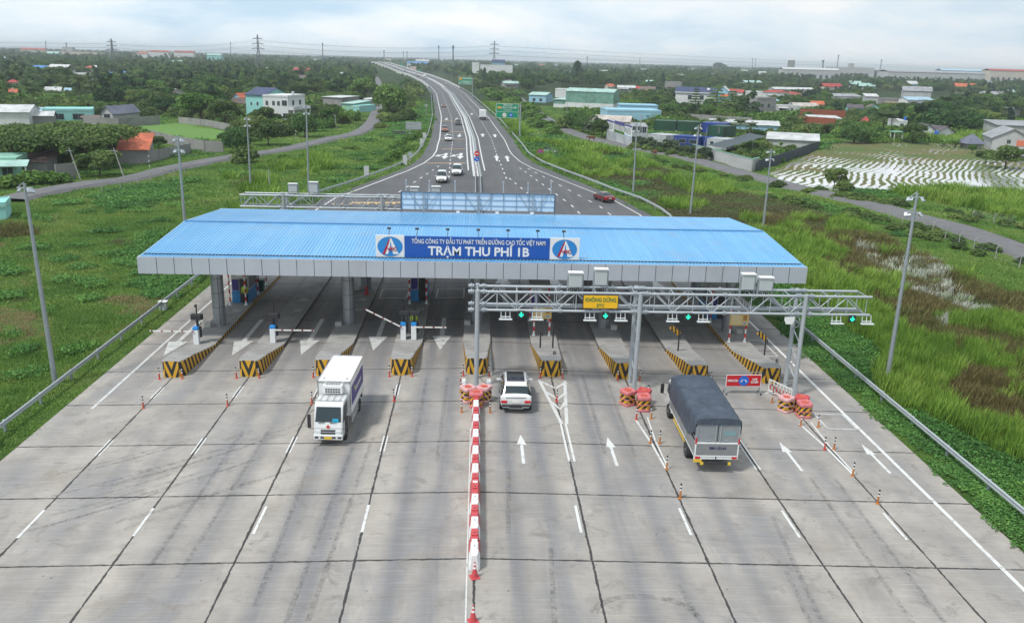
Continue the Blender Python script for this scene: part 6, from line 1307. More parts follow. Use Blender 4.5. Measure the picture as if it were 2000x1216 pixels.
def house(name, label, A, B, C=None, top=None, h=None, D=8, roof='flat', rh=1.2, wall='white', rc='grey', wins=(), side=(), z=-1.0, cat='house', o=.45, door=None, group=None, band=None, keep=True, det=True, maxd=13):
    """A, B: photo pixels of the two front ground corners; C: the next corner round to the right"""
    a, b_ = at(*A, z), at(*B, z); dx_ = b_.x-a.x
    if abs(b_.y-a.y) > .4*dx_: b_ = atY(B[0], (A[1]+B[1])/2, a.y+math.copysign(.4, b_.y-a.y)*dx_); b_.z = z
    v = (b_-a); L = v.length; rz = math.atan2(v.y, v.x)
    if C: D = min(max(2.5, (at(*C, z)-b_).length), maxd)
    if h is None: h = atY(B[0], top, b_.y).z-z
    t = thing(name, label, cat, a, rz, group); t.location.z = z-.05
    m = MB()
    gx = roof in ('gable_x',); P = [(0, 0), (L, 0), (L, D), (0, D)]
    hb = {'shed': (h, h, h+rh, h+rh), 'shed_x': (h, h+rh, h+rh, h)}.get(roof, (h, h, h, h))
    m.v = [(x, y, -.3) for x, y in P]+[(x, y, hh) for (x, y), hh in zip(P, hb)]; m.f = [(0, 1, 5, 4), (1, 2, 6, 5), (2, 3, 7, 6), (3, 0, 4, 7), (4, 5, 6, 7)]; m.m = [0]*5
    if roof == 'gable_x': m.add([(0, 0, h), (0, D, h), (0, D/2, h+rh), (L, 0, h), (L, D, h), (L, D/2, h+rh)], [(0, 2, 1), (3, 4, 5)])
    if roof == 'gable_y': m.add([(0, 0, h), (L, 0, h), (L/2, 0, h+rh), (0, D, h), (L, D, h), (L/2, D, h+rh)], [(0, 1, 2), (3, 5, 4)])
    W_ = m.build('wall', BC[wall], t)
    if roof == 'flat' and det:
        roofmesh(L, D, h-.5, 'flat', 0).build('roof', RC[rc], t); m = MB()
        for x0, x1, y0, y1 in ((-.08, L+.08, -.08, .12), (-.08, L+.08, D-.12, D+.08), (-.08, .12, .13, D-.13), (L-.12, L+.08, .13, D-.13)): m.b2(x0, x1, y0, y1, h-.6, h+.12)
        m.build('parapet', BC[wall], W_)
    elif rc: roofmesh(L, D, h, roof, rh, o).build('roof', RC[rc], t)
    if band: MB().b2(-.03, L+.03, -.03, D+.03, -.2, band[0]).build('lower_wall', BC[band[1]], W_)
    for u, zz, w, hh in wins:
        f = MB().b2(u*L-w/2-.08, u*L+w/2+.08, -.06, .02, zz-.08, zz+hh+.08).build('window', FRAME, W_)
        MB().b2(u*L-w/2, u*L+w/2, -.08, -.055, zz, zz+hh).build('pane', PANE, f)
        if det and w > .7: MB().b2(u*L-.03, u*L+.03, -.095, -.08, zz, zz+hh).build('mullion', FRAME, f)
    for u, zz, w, hh in side:
        f = MB().b2(L-.02, L+.06, u*D-w/2-.08, u*D+w/2+.08, zz-.08, zz+hh+.08).build('window', FRAME, W_)
        MB().b2(L+.055, L+.08, u*D-w/2, u*D+w/2, zz, zz+hh).build('pane', PANE, f)
    if door is not None: MB().b2(door*L-.5, door*L+.5, -.07, .02, 0, 2.2).build('door', DARK, t)
    if not det or name == 'village_house':
        r_ = random.Random(int(A[0]*7+A[1])); m = MB(); aw = L*r_.uniform(.4, .8); ax = L*r_.uniform(0, .2); ah = min(h-.3, 2.6); m.xprism([(-1.9, ah-.5), (0.05, ah), (0.05, ah+.08), (-1.9, ah-.42)], ax, ax+aw); m.build('awning', RC[r_.choice(['grey', 'white', 'teal', 'rust', 'brown'])], t)
        m = MB(); m.b2(ax+.1, ax+.22, -1.8, -1.68, 0, ah-.45); m.b2(ax+aw-.22, ax+aw-.1, -1.8, -1.68, 0, ah-.45); m.build('awning_post', BC['white'], t)
        if r_.random() < .5: tank(t, L*r_.uniform(.2, .8), D*.7, h+(rh if roof != 'flat' else 0)*.6)
    c, s = math.cos(rz), math.sin(rz); W3 = []
    for x, y in P+[(L/2, D/2)]:
        X, Y = a.x+x*c-y*s, a.y+x*s+y*c; W3.append((X, Y))
    px_ = [pix(X, Y, z+hh) for X, Y in W3[:4] for hh in ((.8 if det else h*.55), h+rh*.7)]
    if keep: KEEP.append((min(p[0] for p in px_)-1, min(p[1] for p in px_)-2, max(p[0] for p in px_)+1, max(p[1] for p in px_), max(Y for X, Y in W3[:4])+4))
    FOOT.append((W3[4][0], W3[4][1], math.hypot(L, D)/2+1.5))
    t['dim'] = (L, D, h); return t
W4 = lambda zs, us, w=.9, h=1.2: [(u, z, w, h) for z in zs for u in us]
# left side --------------------------------------------------------------
t = house('villa', 'turquoise two storey house with navy tiled gable roof beside the white house', (482, 229), (520, 233), (556, 224), top=186, roof='gable_x', rh=2.2, wall='teal', rc='navy', wins=[(.28, 4.2, .5, .9), (.6, 4.2, .6, 1.1), (.25, 1.4, .8, .4)])
t = house('villa', 'white two storey house with balcony beside the turquoise house', (516, 235), (564, 237), (598, 230), top=187, roof='flat', wall='white', rc='white', wins=W4((5.0, .9), (.15, .42, .62), .8, 1.3)+[(.86, 5.0, 1.6, 1.6), (.88, .9, 1.6, 1.6)], side=[(.3, 5.0, 1.3, 1.5), (.7, 5.0, 1.3, 1.5)])
L_, D_, h_ = t['dim']; m = MB(); m.b2(L_, L_+2.0, 0, D_, 3.6, 3.8); m.b2(L_+1.9, L_+2.0, 0, D_, 3.8, 4.7); m.b2(L_, L_+2, 0, .1, 3.8, 4.7); m.build('balcony', BC['white'], t); m = MB(); m.b2(L_+1.7, L_+2.0, .1, .4, 0, 3.6); m.b2(L_+1.7, L_+2.0, D_-.4, D_-.1, 0, 3.6); m.build('balcony_post', BC['white'], t); tank(t, L_*.8, D_*.6, h_)
house('concrete_house', 'long weathered grey concrete house near the bend of the left road', (631, 208), (668, 213), (690, 205), top=191, roof='shed', rh=.3, wall='grey', rc='white')
t = house('shop_shed', 'small green open shed with pale sloping roof by the left road', (668, 216), (690, 219), (702, 210), top=203, roof='shed', rh=.8, wall='mint', rc='teal', cat='shed'); 
house('small_kiosk', 'tiny turquoise kiosk beside the left village road', (687, 219), (702, 220), (706, 214), top=207, roof='flat', wall='teal', rc='white', cat='kiosk'); house('open_shelter', 'dark shelter with thin white roof at the left roadside', (698, 203), (717, 205), (720, 199), top=195, roof='shed', rh=.4, wall='grey', rc='white', cat='shelter')
house('red_tile_building', 'low grey walled building with sloping orange tile roof beside the left road', (234, 320), (290, 313), top=293, D=9, roof='shed', rh=2.4, wall='grey', rc='orange', cat='building')
t = house('corner_house', 'mint green house with teal awning at the far left edge', (-40, 352), (36, 345), top=309, D=8, roof='flat', rh=0, wall='mint', rc='teal', wins=[(.35, .6, 1.5, 1.5), (.75, .6, 1.5, 1.5)], cat='house'); L_, D_, h_ = t['dim']; MB().xprism([(-2.2, h_-1.1), (0, h_-.3), (0, h_-.2), (-2.2, h_-1.0)], -.3, L_+2).build('awning', RC['teal'], t)
m = MB(); m.b2(L_+1.6, L_+1.8, -2.1, -1.9, 0, h_-1.0); m.b2(L_*.3, L_*.3+.2, -2.1, -1.9, 0, h_-1.0); m.build('awning_post', BC['white'], t)
house('lean_to', 'brown metal lean-to roof beside the mint green corner house', (46, 340), (92, 333), top=316, D=6, roof='shed', rh=.9, wall='grey', rc='brown', cat='shed')
house('teal_hall', 'long low turquoise building with stepped parapet behind the spreading trees', (85, 236), (183, 235), top=213, D=10, roof='flat', wall='teal', rc='teal', wins=[(.3, .5, 3, 1.6), (.7, .5, 3, 1.6)], cat='building')
house('tarp_barn', 'barn with large smooth white roof at the left edge', (-30, 244), (58, 240), top=219, D=14, roof='gable_x', rh=1.6, wall='white', rc='white', cat='barn'); house('vaulted_shed', 'small shed with light grey roof before the turquoise building', (62, 242), (104, 241), top=226, D=8, roof='gable_x', rh=1.0, wall='grey', rc='white', cat='shed')
house('blue_roof_shed', 'narrow shed with light blue roof between barn and turquoise building', (56, 231), (85, 230), top=217, D=8, roof='shed', rh=.6, wall='pale', rc='lblue', cat='shed')
t = house('slate_roof_house', 'single storey house with violet grey roof and white front gable', (199, 235), (221, 236), (300, 228), top=221, roof='gable_y', rh=2.0, wall='pale', rc='purple', wins=[(.5, .8, 2.0, 1.2)])
house('brown_canopy', 'brown sheet canopy between the turquoise and slate roofed buildings', (160, 240), (193, 240), top=230, D=5, roof='shed', rh=.3, wall='grey', rc='brown', cat='shed')
for i, a in enumerate((('small house with orange roof and pale blue gable left of the villas', (455, 203), (470, 204), 190, 'lblue', 'orange', 'gable_y'), ('small house with faded roof below the orange roofed one', (446, 212), (462, 213), 201, 'pale', 'brown', 'gable_y'), ('small house with bright red roof among trees far left', (15, 170), (34, 170), 161, 'white', 'red', 'hip'), ('little orange red roof below the red roofed house', (19, 189), (33, 189), 182, 'cream', 'orange', 'gable_x'), ('house with bright blue hipped roof, right one of the blue pair', (233, 152), (251, 152), 143, 'white', 'blue', 'hip'), ('house with bright blue roof, left one of the blue pair', (207, 152), (221, 152), 144, 'white', 'blue', 'hip'), ('house with orange roof above the white wall in the left wood', (168, 142), (185, 142), 132, 'cream', 'orange', 'hip'), ('white walled row among the palms of the left wood', (140, 152), (170, 153), 143, 'white', 'white', 'flat'), ('white and blue roofed shed near the far left wood edge', (62, 140), (92, 140), 132, 'lblue', 'blue', 'gable_x'), ('pale ruin among trees above the round dark tree', (177, 168), (192, 168), 158, 'pale', 'grey', 'flat'), ('low white roof peeping from the scrub left of the round tree', (88, 184), (118, 184), 178, 'white', 'white', 'shed'), ('small light blue roof right of the low white roof', (126, 184), (138, 184), 180, 'lblue', 'lblue', 'shed'), ('white house alone in the wood above the villas', (575, 141), (598, 141), 132, 'white', 'white', 'flat'), ('brown gabled roof at the light green tree', (335, 192), (362, 192), 183, 'white', 'brown', 'gable_y'), ('small pink grey roof in the wood behind the villas', (586, 157), (600, 157), 151, 'cream', 'brown', 'gable_x'), ('pale teal roofs near the road in the left wood', (668, 151), (684, 151), 145, 'teal', 'white', 'shed'))):
    house('small_house', a[0], a[1], a[2], top=a[3], D=7, roof=a[6], rh=1.6 if a[6] != 'flat' else 0, wall=a[4], rc=a[5], wins=[(.5, .9, 1.2, 1.1)], det=False)
# right side ---------------------------------------------------------------
t = house('warehouse', 'large green metal warehouse with white lower wall beside the right road', (1104, 212), (1197, 217), (1224, 208), top=181, roof='gable_x', rh=1.3, wall='green', rc='teal', band=(2.9, 'white'), cat='warehouse', o=.25); L_, D_, h_ = t['dim']; MB().b2(L_+.02, L_+.9, D_*.4, D_*.65, h_*.55, h_*.6).build('hatch_flap', BC['mint'], t)
house('warehouse_annex', 'low green annex at the left end of the green warehouse', (1081, 210), (1104, 212), (1115, 206), top=195, roof='shed', rh=.4, wall='green', rc='teal', band=(1.8, 'white'), cat='annex')
house('workshop', 'pale teal roofed workshop left of the green warehouse', (1033, 199), (1066, 201), (1088, 190), top=186, roof='gable_x', rh=1.2, wall='lblue', rc='teal', cat='workshop', wins=[(.3, .6, 1.5, 1.4), (.7, .6, 1.5, 1.4)]); house('white_shed', 'white walled shed with flat roof behind the green annex', (1084, 190), (1112, 191), top=174, D=8, roof='flat', wall='white', rc='white', cat='shed')
house('blue_hall', 'long light blue hall with white coping behind the banner gate', (1186, 236), (1290, 238), top=216, D=14, roof='flat', wall='lblue', rc='lblue', cat='hall'); house('blue_hall', 'upper light blue hall right of the green warehouse', (1210, 222), (1284, 224), top=206, D=12, roof='flat', wall='lblue', rc='blue', cat='hall')
house('tent_hall', 'cream tent roofed workshop with light blue wall beside the right road', (1150, 247), (1182, 255), (1232, 240), top=241, roof='gable_x', rh=1.2, wall='lblue', rc='rust', cat='workshop'); MATS['roof_cream'] = rib('roof_cream', (.50, .45, .40)); RC['cream'] = MATS['roof_cream']
house('tent_hall', 'pale cream tent roof beside the banner gate', (1160, 246), (1228, 249), top=238, D=10, roof='gable_x', rh=1.6, wall='cream', rc='cream', cat='workshop')
# banner gate
def fence(name, label, pts, hpx, mt, cat='wall', th=.15, posts=True, z=-1.0, cap=None, pm=None, step=3.0):
    P = [at(a_, b_, z) for a_, b_ in pts]; t = thing(name, label, cat, P[0]); h = hpx; m = MB(); m2 = MB(); m3 = MB()
    for a_, c_ in zip(P, P[1:]):
        a_, c_ = a_-P[0], c_-P[0]; d = (c_-a_); L = d.length; rz = math.atan2(d.y, d.x); mid = (a_+c_)/2; m.box(mid.x, mid.y, h/2-.1, L, th, h+.2, rz=rz)
        if cap: m3.box(mid.x, mid.y, h+.04, L, th+.16, .1, rz=rz)
        k = max(1, int(L/step))
        for i in range(k+1): q = a_+d*i/k; m2.box(q.x, q.y, h/2, .24, .24, h+.1, rz=rz)
    m.build('wall_panels', mt, t)
    if posts: m2.build('pillars', pm or mt, t)
    if cap: m3.build('coping', cap, t)
    for (x, y), (x2, y2) in zip(pts, pts[1:]):
        q = at((x+x2)/2, (y+y2)/2, z); FOOT.append((q.x, q.y, 4)); Yq = min(at(x, y, z).y, at(x2, y2, z).y); hp = h*CF/Yq; KEEP.append((min(x, x2), min(y, y2)-hp, max(x, x2), max(y, y2), q.y+2))
    return t
def placard(name, label, A, B, z0, z1, header=True):
    a, b_ = at(*A, -1), at(*B, -1); v = b_-a; L = v.length; t = thing(name, label, 'banner', a, math.atan2(v.y, v.x)); MB().b2(0, L, -.12, -.04, z0, z1).build('panel', SWHITE, t); H = z1-z0
    MB().b2(.1, L-.1, -.14, -.12, z1-H*.17, z1-H*.03).build('header_strip', mat('print_violet', (.06, .06, .25), .5), t); MB().b2(0, L, -.14, -.12, z0+H*.04, z0+H*.17).build('footer_strip', mat('print_sky', (.03, .28, .55), .5), t)
    m = MB()
    for i in range(4): m.b2(L*(.34 if i < 2 else .2), L*.88, -.14, -.12, z0+H*(.68-i*.12), z0+H*(.73-i*.12))
    m.build('print_lines', mat('print_dark', (.10, .12, .16), .5), t); MB().b2(L*.08, L*.27, -.14, -.12, z0+H*.4, z0+H*.72).build('print_picture', mat('print_bluegrey', (.18, .26, .32), .5), t); KEEP.append((A[0], A[1]-60, B[0], B[1], max(a.y, b_.y)+1)); FOOT.append(((a.x+b_.x)/2, (a.y+b_.y)/2, 3))
h1 = lambda px_, py_, ty: atY(px_, ty, at(px_, py_, -1).y).z+1
fence('compound_wall', 'pale grey metal compound wall below the banners', [(1184, 271), (1199, 277), (1218, 284), (1233, 290)], h1(1199, 277, 258), BC['cwhite'], posts=False)
placard('banner_board', 'white banner board with blue footer, left of the barred gate', (1184, 270), (1198, 276), h1(1190, 273, 260), h1(1190, 273, 234)); placard('banner_board', 'white banner board with blue footer, right of the barred gate', (1219, 283), (1233, 289), h1(1226, 286, 270), h1(1226, 286, 243))
a, b_ = at(1199, 276, -1), at(1218, 283, -1); v = b_-a; t = thing('barred_gate', 'barred gate with violet header between two banner boards', 'gate', a, math.atan2(v.y, v.x)); L = v.length; z0 = h1(1208, 280, 256); z1 = h1(1208, 280, 240)
for i in range(8): MB().b2(L*(i+.3)/8, L*(i+.7)/8, -.1, 0, z0, z1-.5).build('gate_bar', SWHITE, t)
MB().b2(0, L, .1, .16, z0, z1-.4).build('backing', DARK, t); MB().b2(.2, L-.2, -.2, -.08, z1-.5, z1+.3).build('header_strip', MATS['print_violet'], t)
house('site_office', 'white site office cabin with grey roof and windows right of the banners', (1233, 276), (1263, 277), (1268, 266), top=248, roof='shed', rh=.2, wall='cwhite', rc='grey', wins=W4((2.6,), (.15, .5, .8), 1.0, 1.5), cat='cabin', o=.1)
def container(name, label, A, B, C, z0, h, wall, wins=()):
    t = house(name, label, A, B, C, h=h, roof='flat', wall=wall, rc=None, wins=wins, cat='container', z=-1.0); t.location.z = -1.05+z0; return t
for o in (): pass
def cont(label, A, B, C, z0, h, wall, wins=()):
    a, b_ = at(*A, -1), at(*B, -1); v = b_-a; L = v.length; D = min(6, (at(*C, -1)-b_).length); t = thing('shipping_container', label, 'container', (a.x, a.y, -1+z0), math.atan2(v.y, v.x), 'shipping containers stacked in the yard'); MB().b2(0, L, 0, D, 0, h).build('container_body', BC[wall], t, bevel=.04)
    m = MB()
    for x in (0, L):
        for y in (0, D): m.b2(x-.08, x+.08, y-.08, y+.08, -.02, h+.04)
    m.b2(-.05, L+.05, -.05, .03, h-.12, h+.05); m.b2(-.05, L+.05, -.05, .03, -.02, .12); m.build('corner_frame', BC[wall], t)
    for u, zz, w, hh in wins: f = MB().b2(u*L-w/2, u*L+w/2, -.04, .01, zz, zz+hh).build('window', FRAME, t); MB().b2(u*L-w/2+.08, u*L+w/2-.08, -.06, -.04, zz+.08, zz+hh-.08).build('pane', PANE, f)
    MB().b2(-.06, -.04, D*.1, D*.9, .2, h-.2).build('door', BC[wall], t); q = at((A[0]+B[0])/2, (A[1]+B[1])/2, -1); FOOT.append((q.x, q.y+1, L/2+1)); KEEP.append((A[0], A[1]-(z0+h)*CF/a.y, B[0], B[1]-z0*CF/a.y-4, b_.y+2))
cont('white shipping container between the site office and the blue one', (1264, 282), (1299, 286), (1305, 279), 0, 2.9, 'cwhite'); cont('blue container office with three windows behind the roadside shrubs', (1301, 284), (1363, 288), (1370, 278), 0, 2.7, 'cblue', W4((.9,), (.17, .5, .83), 2.0, 1.1))
cont('dark green container, left one of two on the upper level', (1276, 275), (1317, 277), (1323, 266), 2.95, 2.7, 'cgreen'); cont('dark green container, right one of two on the upper level', (1320, 277), (1363, 279), (1369, 268), 2.95, 2.7, 'cgreen')
cont('blue container standing end on behind the small green one', (1367, 277), (1414, 280), (1418, 268), 2.6, 2.8, 'cblue'); cont('blue container under the upper level, right of the blue office', (1367, 285), (1380, 287), (1386, 275), 0, 2.6, 'cblue'); cont('small dark green container on top of the white cabin', (1381, 284), (1410, 287), (1416, 278), 2.7, 2.7, 'cgreen', [(.7, .9, .5, 1.4)]); cont('white cabin with two windows under the small green container', (1380, 290), (1418, 293), (1424, 284), 0, 2.7, 'cwhite', W4((.9,), (.25, .65), 1.0, 1.1))
# shade net
P = [at(1380, 304, -1), at(1412, 311, -1), at(1494, 284, -1), at(1462, 277, -1)]; t = thing('shade_net', 'dark grey sloping shade net roof over the nursery behind the white wall', 'shade net', P[0]); m = MB(); k = 10
for i in range(k+1):
    for j in range(5): u, w = i/k, j/4; q = (P[0]*(1-u)+P[3]*u)*(1-w)+(P[1]*(1-u)+P[2]*u)*w-P[0]; m.v.append((q.x, q.y, 2.6+.5*w*0-.12*math.sin(math.pi*(u*5 % 1))-.1*math.sin(math.pi*w)))
for i in range(k):
    for j in range(4): m.f.append((i*5+j, i*5+j+1, (i+1)*5+j+1, (i+1)*5+j)); m.m.append(0)
m.build('net', mat('net_dark', (.055, .075, .085), .8, 0, .15, .6), t)
for u in (0, .33, .66, 1):
    for w in (0, 1): q = (P[0]*(1-u)+P[3]*u)*(1-w)+(P[1]*(1-u)+P[2]*u)*w-P[0]; MB().b2(q.x-.06, q.x+.06, q.y-.06, q.y+.06, 0, 2.6).build('post', GALV, t)
KEEP.append((1380, 266, 1490, 298, P[0].y)); FOOT += [(( P[0]+P[2])/2).to_2d()[:]+(9,)]
fence('white_wall', 'long pale grey compound wall with mint coping beside the right road', [(1352, 303), (1410, 319), (1467, 335), (1480, 331)], h1(1467, 335, 311), BC['pale'], posts=False, cap=BC['mint']); fence('dark_fence', 'dark netting fence at the paddy edge', [(1481, 334), (1540, 314), (1598, 292)], h1(1481, 334, 313), mat('fence_dark', (.035, .05, .065), .8), posts=False)
house('long_shed', 'long grey walled shed with broad white sloping roof at the paddy edge', (1497, 284), (1597, 291), (1632, 279), top=276, roof='shed', rh=1.0, wall='pale', rc='white', cat='shed')
house('blue_barn', 'long light blue building with white roof behind the palms', (1385, 254), (1520, 268), (1534, 256), top=246, roof='shed', rh=.8, wall='lblue', rc='white', cat='barn'); house('rust_roof_shed', 'shed with rusty cream roof behind the green containers', (1312, 256), (1364, 259), top=247, D=9, roof='hip', rh=1.6, wall='cream', rc='rust', cat='shed')
t = house('big_white_house', 'large white house with dark navy gable roof and two windows', (1318, 205), (1396, 208), (1406, 199), top=182, roof='gable_x', rh=2.6, wall='white', rc='navy', wins=[(.36, 3.2, 1.9, 2.2), (.66, 3.2, 1.9, 2.2)]); L_, D_, h_ = t['dim']; tank(t, L_*.8, D_*.3, h_+1.2, SWHITE, .9); MB().b2(-.5, L_+.5, -.6, -.45, h_-.35, h_+.15).build('fascia', BC['white'], t)
house('gable_house', 'white house with tall gable right of the big white house', (1399, 202), (1420, 203), (1438, 196), top=178, roof='gable_y', rh=2.5, wall='lblue', rc='white', wins=[(.5, 3.5, 1, 1.3)])
t = house('unfinished_block', 'bare grey unfinished concrete house with square openings', (1476, 226), (1513, 226), top=191, D=8, roof='flat', wall='grey', rc='grey', wins=[(.3, 3.6, 1.1, 1.6), (.62, 3.6, 1.1, 1.6), (.3, .8, 1.1, 1.6)])
for i, a in enumerate((('house with bright red roof, left one right of the white gable house', (1415, 193), (1434, 194), 179, 'white', 'red', 'gable_x', 6), ('house with bright red roof below the white gable house', (1434, 195), (1450, 196), 180, 'white', 'red', 'gable_x', 6), ('small orange peaked roof among the layered trees', (1417, 205), (1430, 205), 190, 'lblue', 'orange', 'gable_y', 6), ('white flat roofed house left of the unfinished block', (1457, 196), (1488, 197), 179, 'white', 'white', 'flat', 9), ('long red tiled roof house behind the unfinished block', (1495, 192), (1540, 193), 181, 'white', 'red', 'hip', 9), ('red tiled roof house at the long white roof', (1540, 192), (1566, 192), 184, 'white', 'red', 'hip', 8), ('long white roof behind the red tiled houses', (1512, 180), (1590, 181), 175, 'pale', 'white', 'gable_x', 9), ('orange roofed house with light blue gable above the brick walls', (1584, 213), (1608, 215), 204, 'lblue', 'orange', 'gable_x', 8), ('cream tent roof left of the orange roofed house', (1552, 215), (1598, 216), 208, 'cream', 'cream', 'gable_x', 9), ('house with dark brown roof and turquoise gable end', (1655, 222), (1684, 224), 211, 'teal', 'dark', 'gable_x', 8), ('small teal annex right of the dark brown roof', (1694, 218), (1718, 220), 210, 'teal', 'brown', 'gable_y', 6), ('tall narrow house with slanting white roof', (1689, 207), (1713, 209), 189, 'pale', 'white', 'shed', 7), ('grey flat house with columns right of the tall narrow house', (1720, 207), (1766, 208), 193, 'grey', 'grey', 'flat', 8), ('white house with pale blue roof at the end of the row', (1771, 209), (1820, 209), 195, 'white', 'lblue', 'gable_x', 8), ('long grey roof house behind the dark tree', (1628, 200), (1682, 201), 189, 'pale', 'grey', 'shed', 9), ('light blue gabled pavilion with tiny roof by the brick walls', (1505, 203), (1521, 204), 197, 'lblue', 'lblue', 'hip', 5), ('white roof strip house left of the unfinished block roofs', (1514, 219), (1560, 221), 207, 'pale', 'white', 'flat', 9), ('pinkish roofed house left of the big white house', (1250, 181), (1278, 182), 174, 'cream', 'brown', 'gable_x', 8), ('white roofed house behind the yellow field', (1206, 178), (1240, 179), 172, 'pale', 'white', 'shed', 8), ('dark red roof house between white roof and pink roof', (1235, 178), (1258, 179), 173, 'cream', 'red', 'gable_x', 7), ('grey block house left of the big white house', (1298, 175), (1330, 176), 160, 'grey', 'grey', 'flat', 8), ('orange roofed hut in front of the palm wood', (1188, 174), (1200, 174), 168, 'cream', 'orange', 'gable_x', 6), ('white arched roof in the right wood', (1248, 142), (1262, 142), 136, 'white', 'white', 'gable_x', 8), ('white gabled house in the far right wood', (1602, 161), (1622, 161), 153, 'white', 'purple', 'gable_y', 8), ('white roofed farmhouse left of the green warehouse road', (985, 171), (1014, 171), 163, 'pale', 'teal', 'gable_x', 8))):
    house('village_house', a[0], a[1], a[2], top=a[3], D=a[7], roof=a[6], rh=0 if a[6] == 'flat' else 1.5, wall=a[4], rc=a[5], wins=[(.25, .9, 1.1, 1.2), (.7, .9, 1.1, 1.2)], det=a[6] == 'flat')
for nm, A, B, ty, l in (('brick_wall', (1562, 229), (1650, 233), 216, 'upper long red brick wall above the white roof strip'), ('brick_wall', (1558, 242), (1630, 247), 231, 'lower long red brick wall below the white roof strip')): fence(nm, l, [A, B], h1(B[0], B[1], ty), BC['brick'], posts=True)
house('strip_shed', 'low shed with long white strip roof between the two brick walls', (1584, 237), (1642, 239), (1660, 234), top=232, roof='shed', rh=.5, wall='white', rc='white', cat='shed'); house('red_pavilion', 'small pavilion with pointed red roof near the tall palm', (1683, 244), (1698, 245), top=239, D=5, roof='hip', rh=2.2, wall='white', rc='red', cat='pavilion')
t = house('tank_house', 'small white and brick house with blue water tank on its white roof', (1750, 252), (1770, 254), (1788, 246), top=236, roof='flat', wall='white', rc='white', wins=[(.5, .8, 1.2, 1.2)]); tank(t, t['dim'][0]*.9, 2, t['dim'][2]+.2, BLUEP, .6)
t = thing('open_pavilion', 'white columned open pavilion with flat roof at the paddy edge', 'pavilion', at(1745, 277, -1), R(3)); m = MB()
for x in (0, 2.6):
    for y in (0, 2.2): MB().b2(x-.12, x+.12, y-.12, y+.12, 0, 2.9).build('column', BC['white'], t)
MB().b2(-.4, 3.0, -.4, 2.6, 2.9, 3.1).build('pavilion_roof', BC['mint'], t); MB().b2(-.3, 2.9, -.3, 2.5, -.1, .1).build('floor', CONCL, t); KEEP.append((1742, 250, 1768, 277, at(1745, 277, -1).y))
house('twin_gable_house', 'low white house, left of the two with dark gable roofs', (1796, 271), (1826, 272), top=256, D=8, roof='gable_y', rh=2.0, wall='white', rc='dark'); t = house('twin_gable_house', 'low white house, right of the two with dark gable roofs', (1830, 272), (1862, 272), top=258, D=8, roof='gable_y', rh=1.8, wall='white', rc='dark'); tank(t, -1, -.5, 1.6, BLUEP, .7)
house('hip_pavilion', 'square pavilion with steep violet grey hipped roof', (1888, 291), (1916, 292), top=281, D=5, roof='hip', rh=2.6, wall='grey', rc='purple', cat='pavilion', o=1.0)
t = house('grey_warehouse', 'grey warehouse with pale trimmed gable front at the right edge', (1935, 292), (2012, 296), top=272, D=16, roof='gable_y', rh=2.6, wall='pale', rc='grey', cat='warehouse', wins=[(.42, 2.0, .9, 1.0)]); L_, D_, h_ = t['dim']; MB().b2(L_*.62, L_*.9, -.1, 0, 1.4, 3.0).build('orange_banner', BC['orange'], t)
house('upper_warehouse', 'taller grey warehouse behind the gable fronted one at the right edge', (1945, 272), (2030, 275), top=247, D=12, roof='shed', rh=1.0, wall='pale', rc='grey', cat='warehouse')
house('pale_canopy', 'thin pale blue canopy roof above the trees at the right', (1962, 236), (1992, 236), top=212, D=5, roof='shed', rh=.3, wall='grey', rc='lblue', cat='canopy', keep=False)
house('edge_house', 'grey roofed hut cut by the right edge above the bush', (1986, 318), (2040, 322), top=305, D=6, roof='gable_x', rh=1.2, wall='grey', rc='grey', cat='hut')
house('pool_house', 'turquoise flat roofed building with railings at the left edge', (-60, 432), (14, 428), (46, 416), top=396, roof='flat', wall='teal', rc='teal', cat='building')
fence('boundary_wall', 'weathered grey concrete boundary wall behind the lawn, left stretch', [(165, 246), (232, 249), (312, 243)], h1(232, 249, 231), BC['grey'], step=4); fence('boundary_wall', 'weathered grey concrete boundary wall behind the lawn, right stretch', [(350, 241), (400, 246), (440, 254), (505, 262)], h1(400, 246, 233), BC['grey'], step=5); fence('boundary_wall', 'weathered grey concrete wall along the near side of the lawn', [(292, 272), (340, 285), (400, 296), (436, 297)], h1(400, 296, 275), BC['grey'], step=4); fence('roadside_wall', 'dark concrete wall beside the banded utility pole', [(112, 352), (148, 348)], h1(148, 348, 318), BC['grey'], step=4); fence('roadside_wall', 'grey concrete wall between the orange roofed building and the lawn', [(292, 316), (330, 307), (372, 298)], h1(330, 307, 288), BC['grey'], step=4)
fence('village_wall', 'long grey wall in front of the big white house', [(1344, 232), (1400, 236), (1468, 240)], h1(1400, 236, 226), BC['grey'], step=5)
# wire fences along the fields
def wirefence(name, label, pts, z=-1.05, h=1.5):
    P = [at(a_, b_, z) for a_, b_ in pts]; t = thing(name, label, 'fence', P[0]); m = MB(); 
    for a_, c_ in zip(P, P[1:]):
        a_, c_ = a_-P[0], c_-P[0]; d = c_-a_; k = max(1, int(d.length/3))
        for i in range(k): q = a_+d*i/k; mm = MB(); mm.tube([(q.x, q.y, 0), (q.x, q.y, h), (q.x+.25, q.y-.1, h+.35)], .06, 5); mm.build('fence_post', UPO, t)
        for zz in (.4, .9, h, h+.3): m.tube([(a_.x, a_.y, zz), (c_.x, c_.y, zz)], .018, 3)
    m.build('wires', GALV, t)
wirefence('wire_fence', 'wire fence with bent concrete posts along the marsh beside the right road', [(1735, 428), (1820, 458), (1900, 492), (1990, 525), (2080, 560)]); wirefence('wire_fence', 'wire fence with bent concrete posts in the grass below the left road', [(200, 378), (270, 364), (320, 352), (380, 335)]); wirefence('paddock_rail', 'white rail fence in the grass beyond the right road', [(1898, 430), (1940, 437), (1980, 442)], h=1.2)
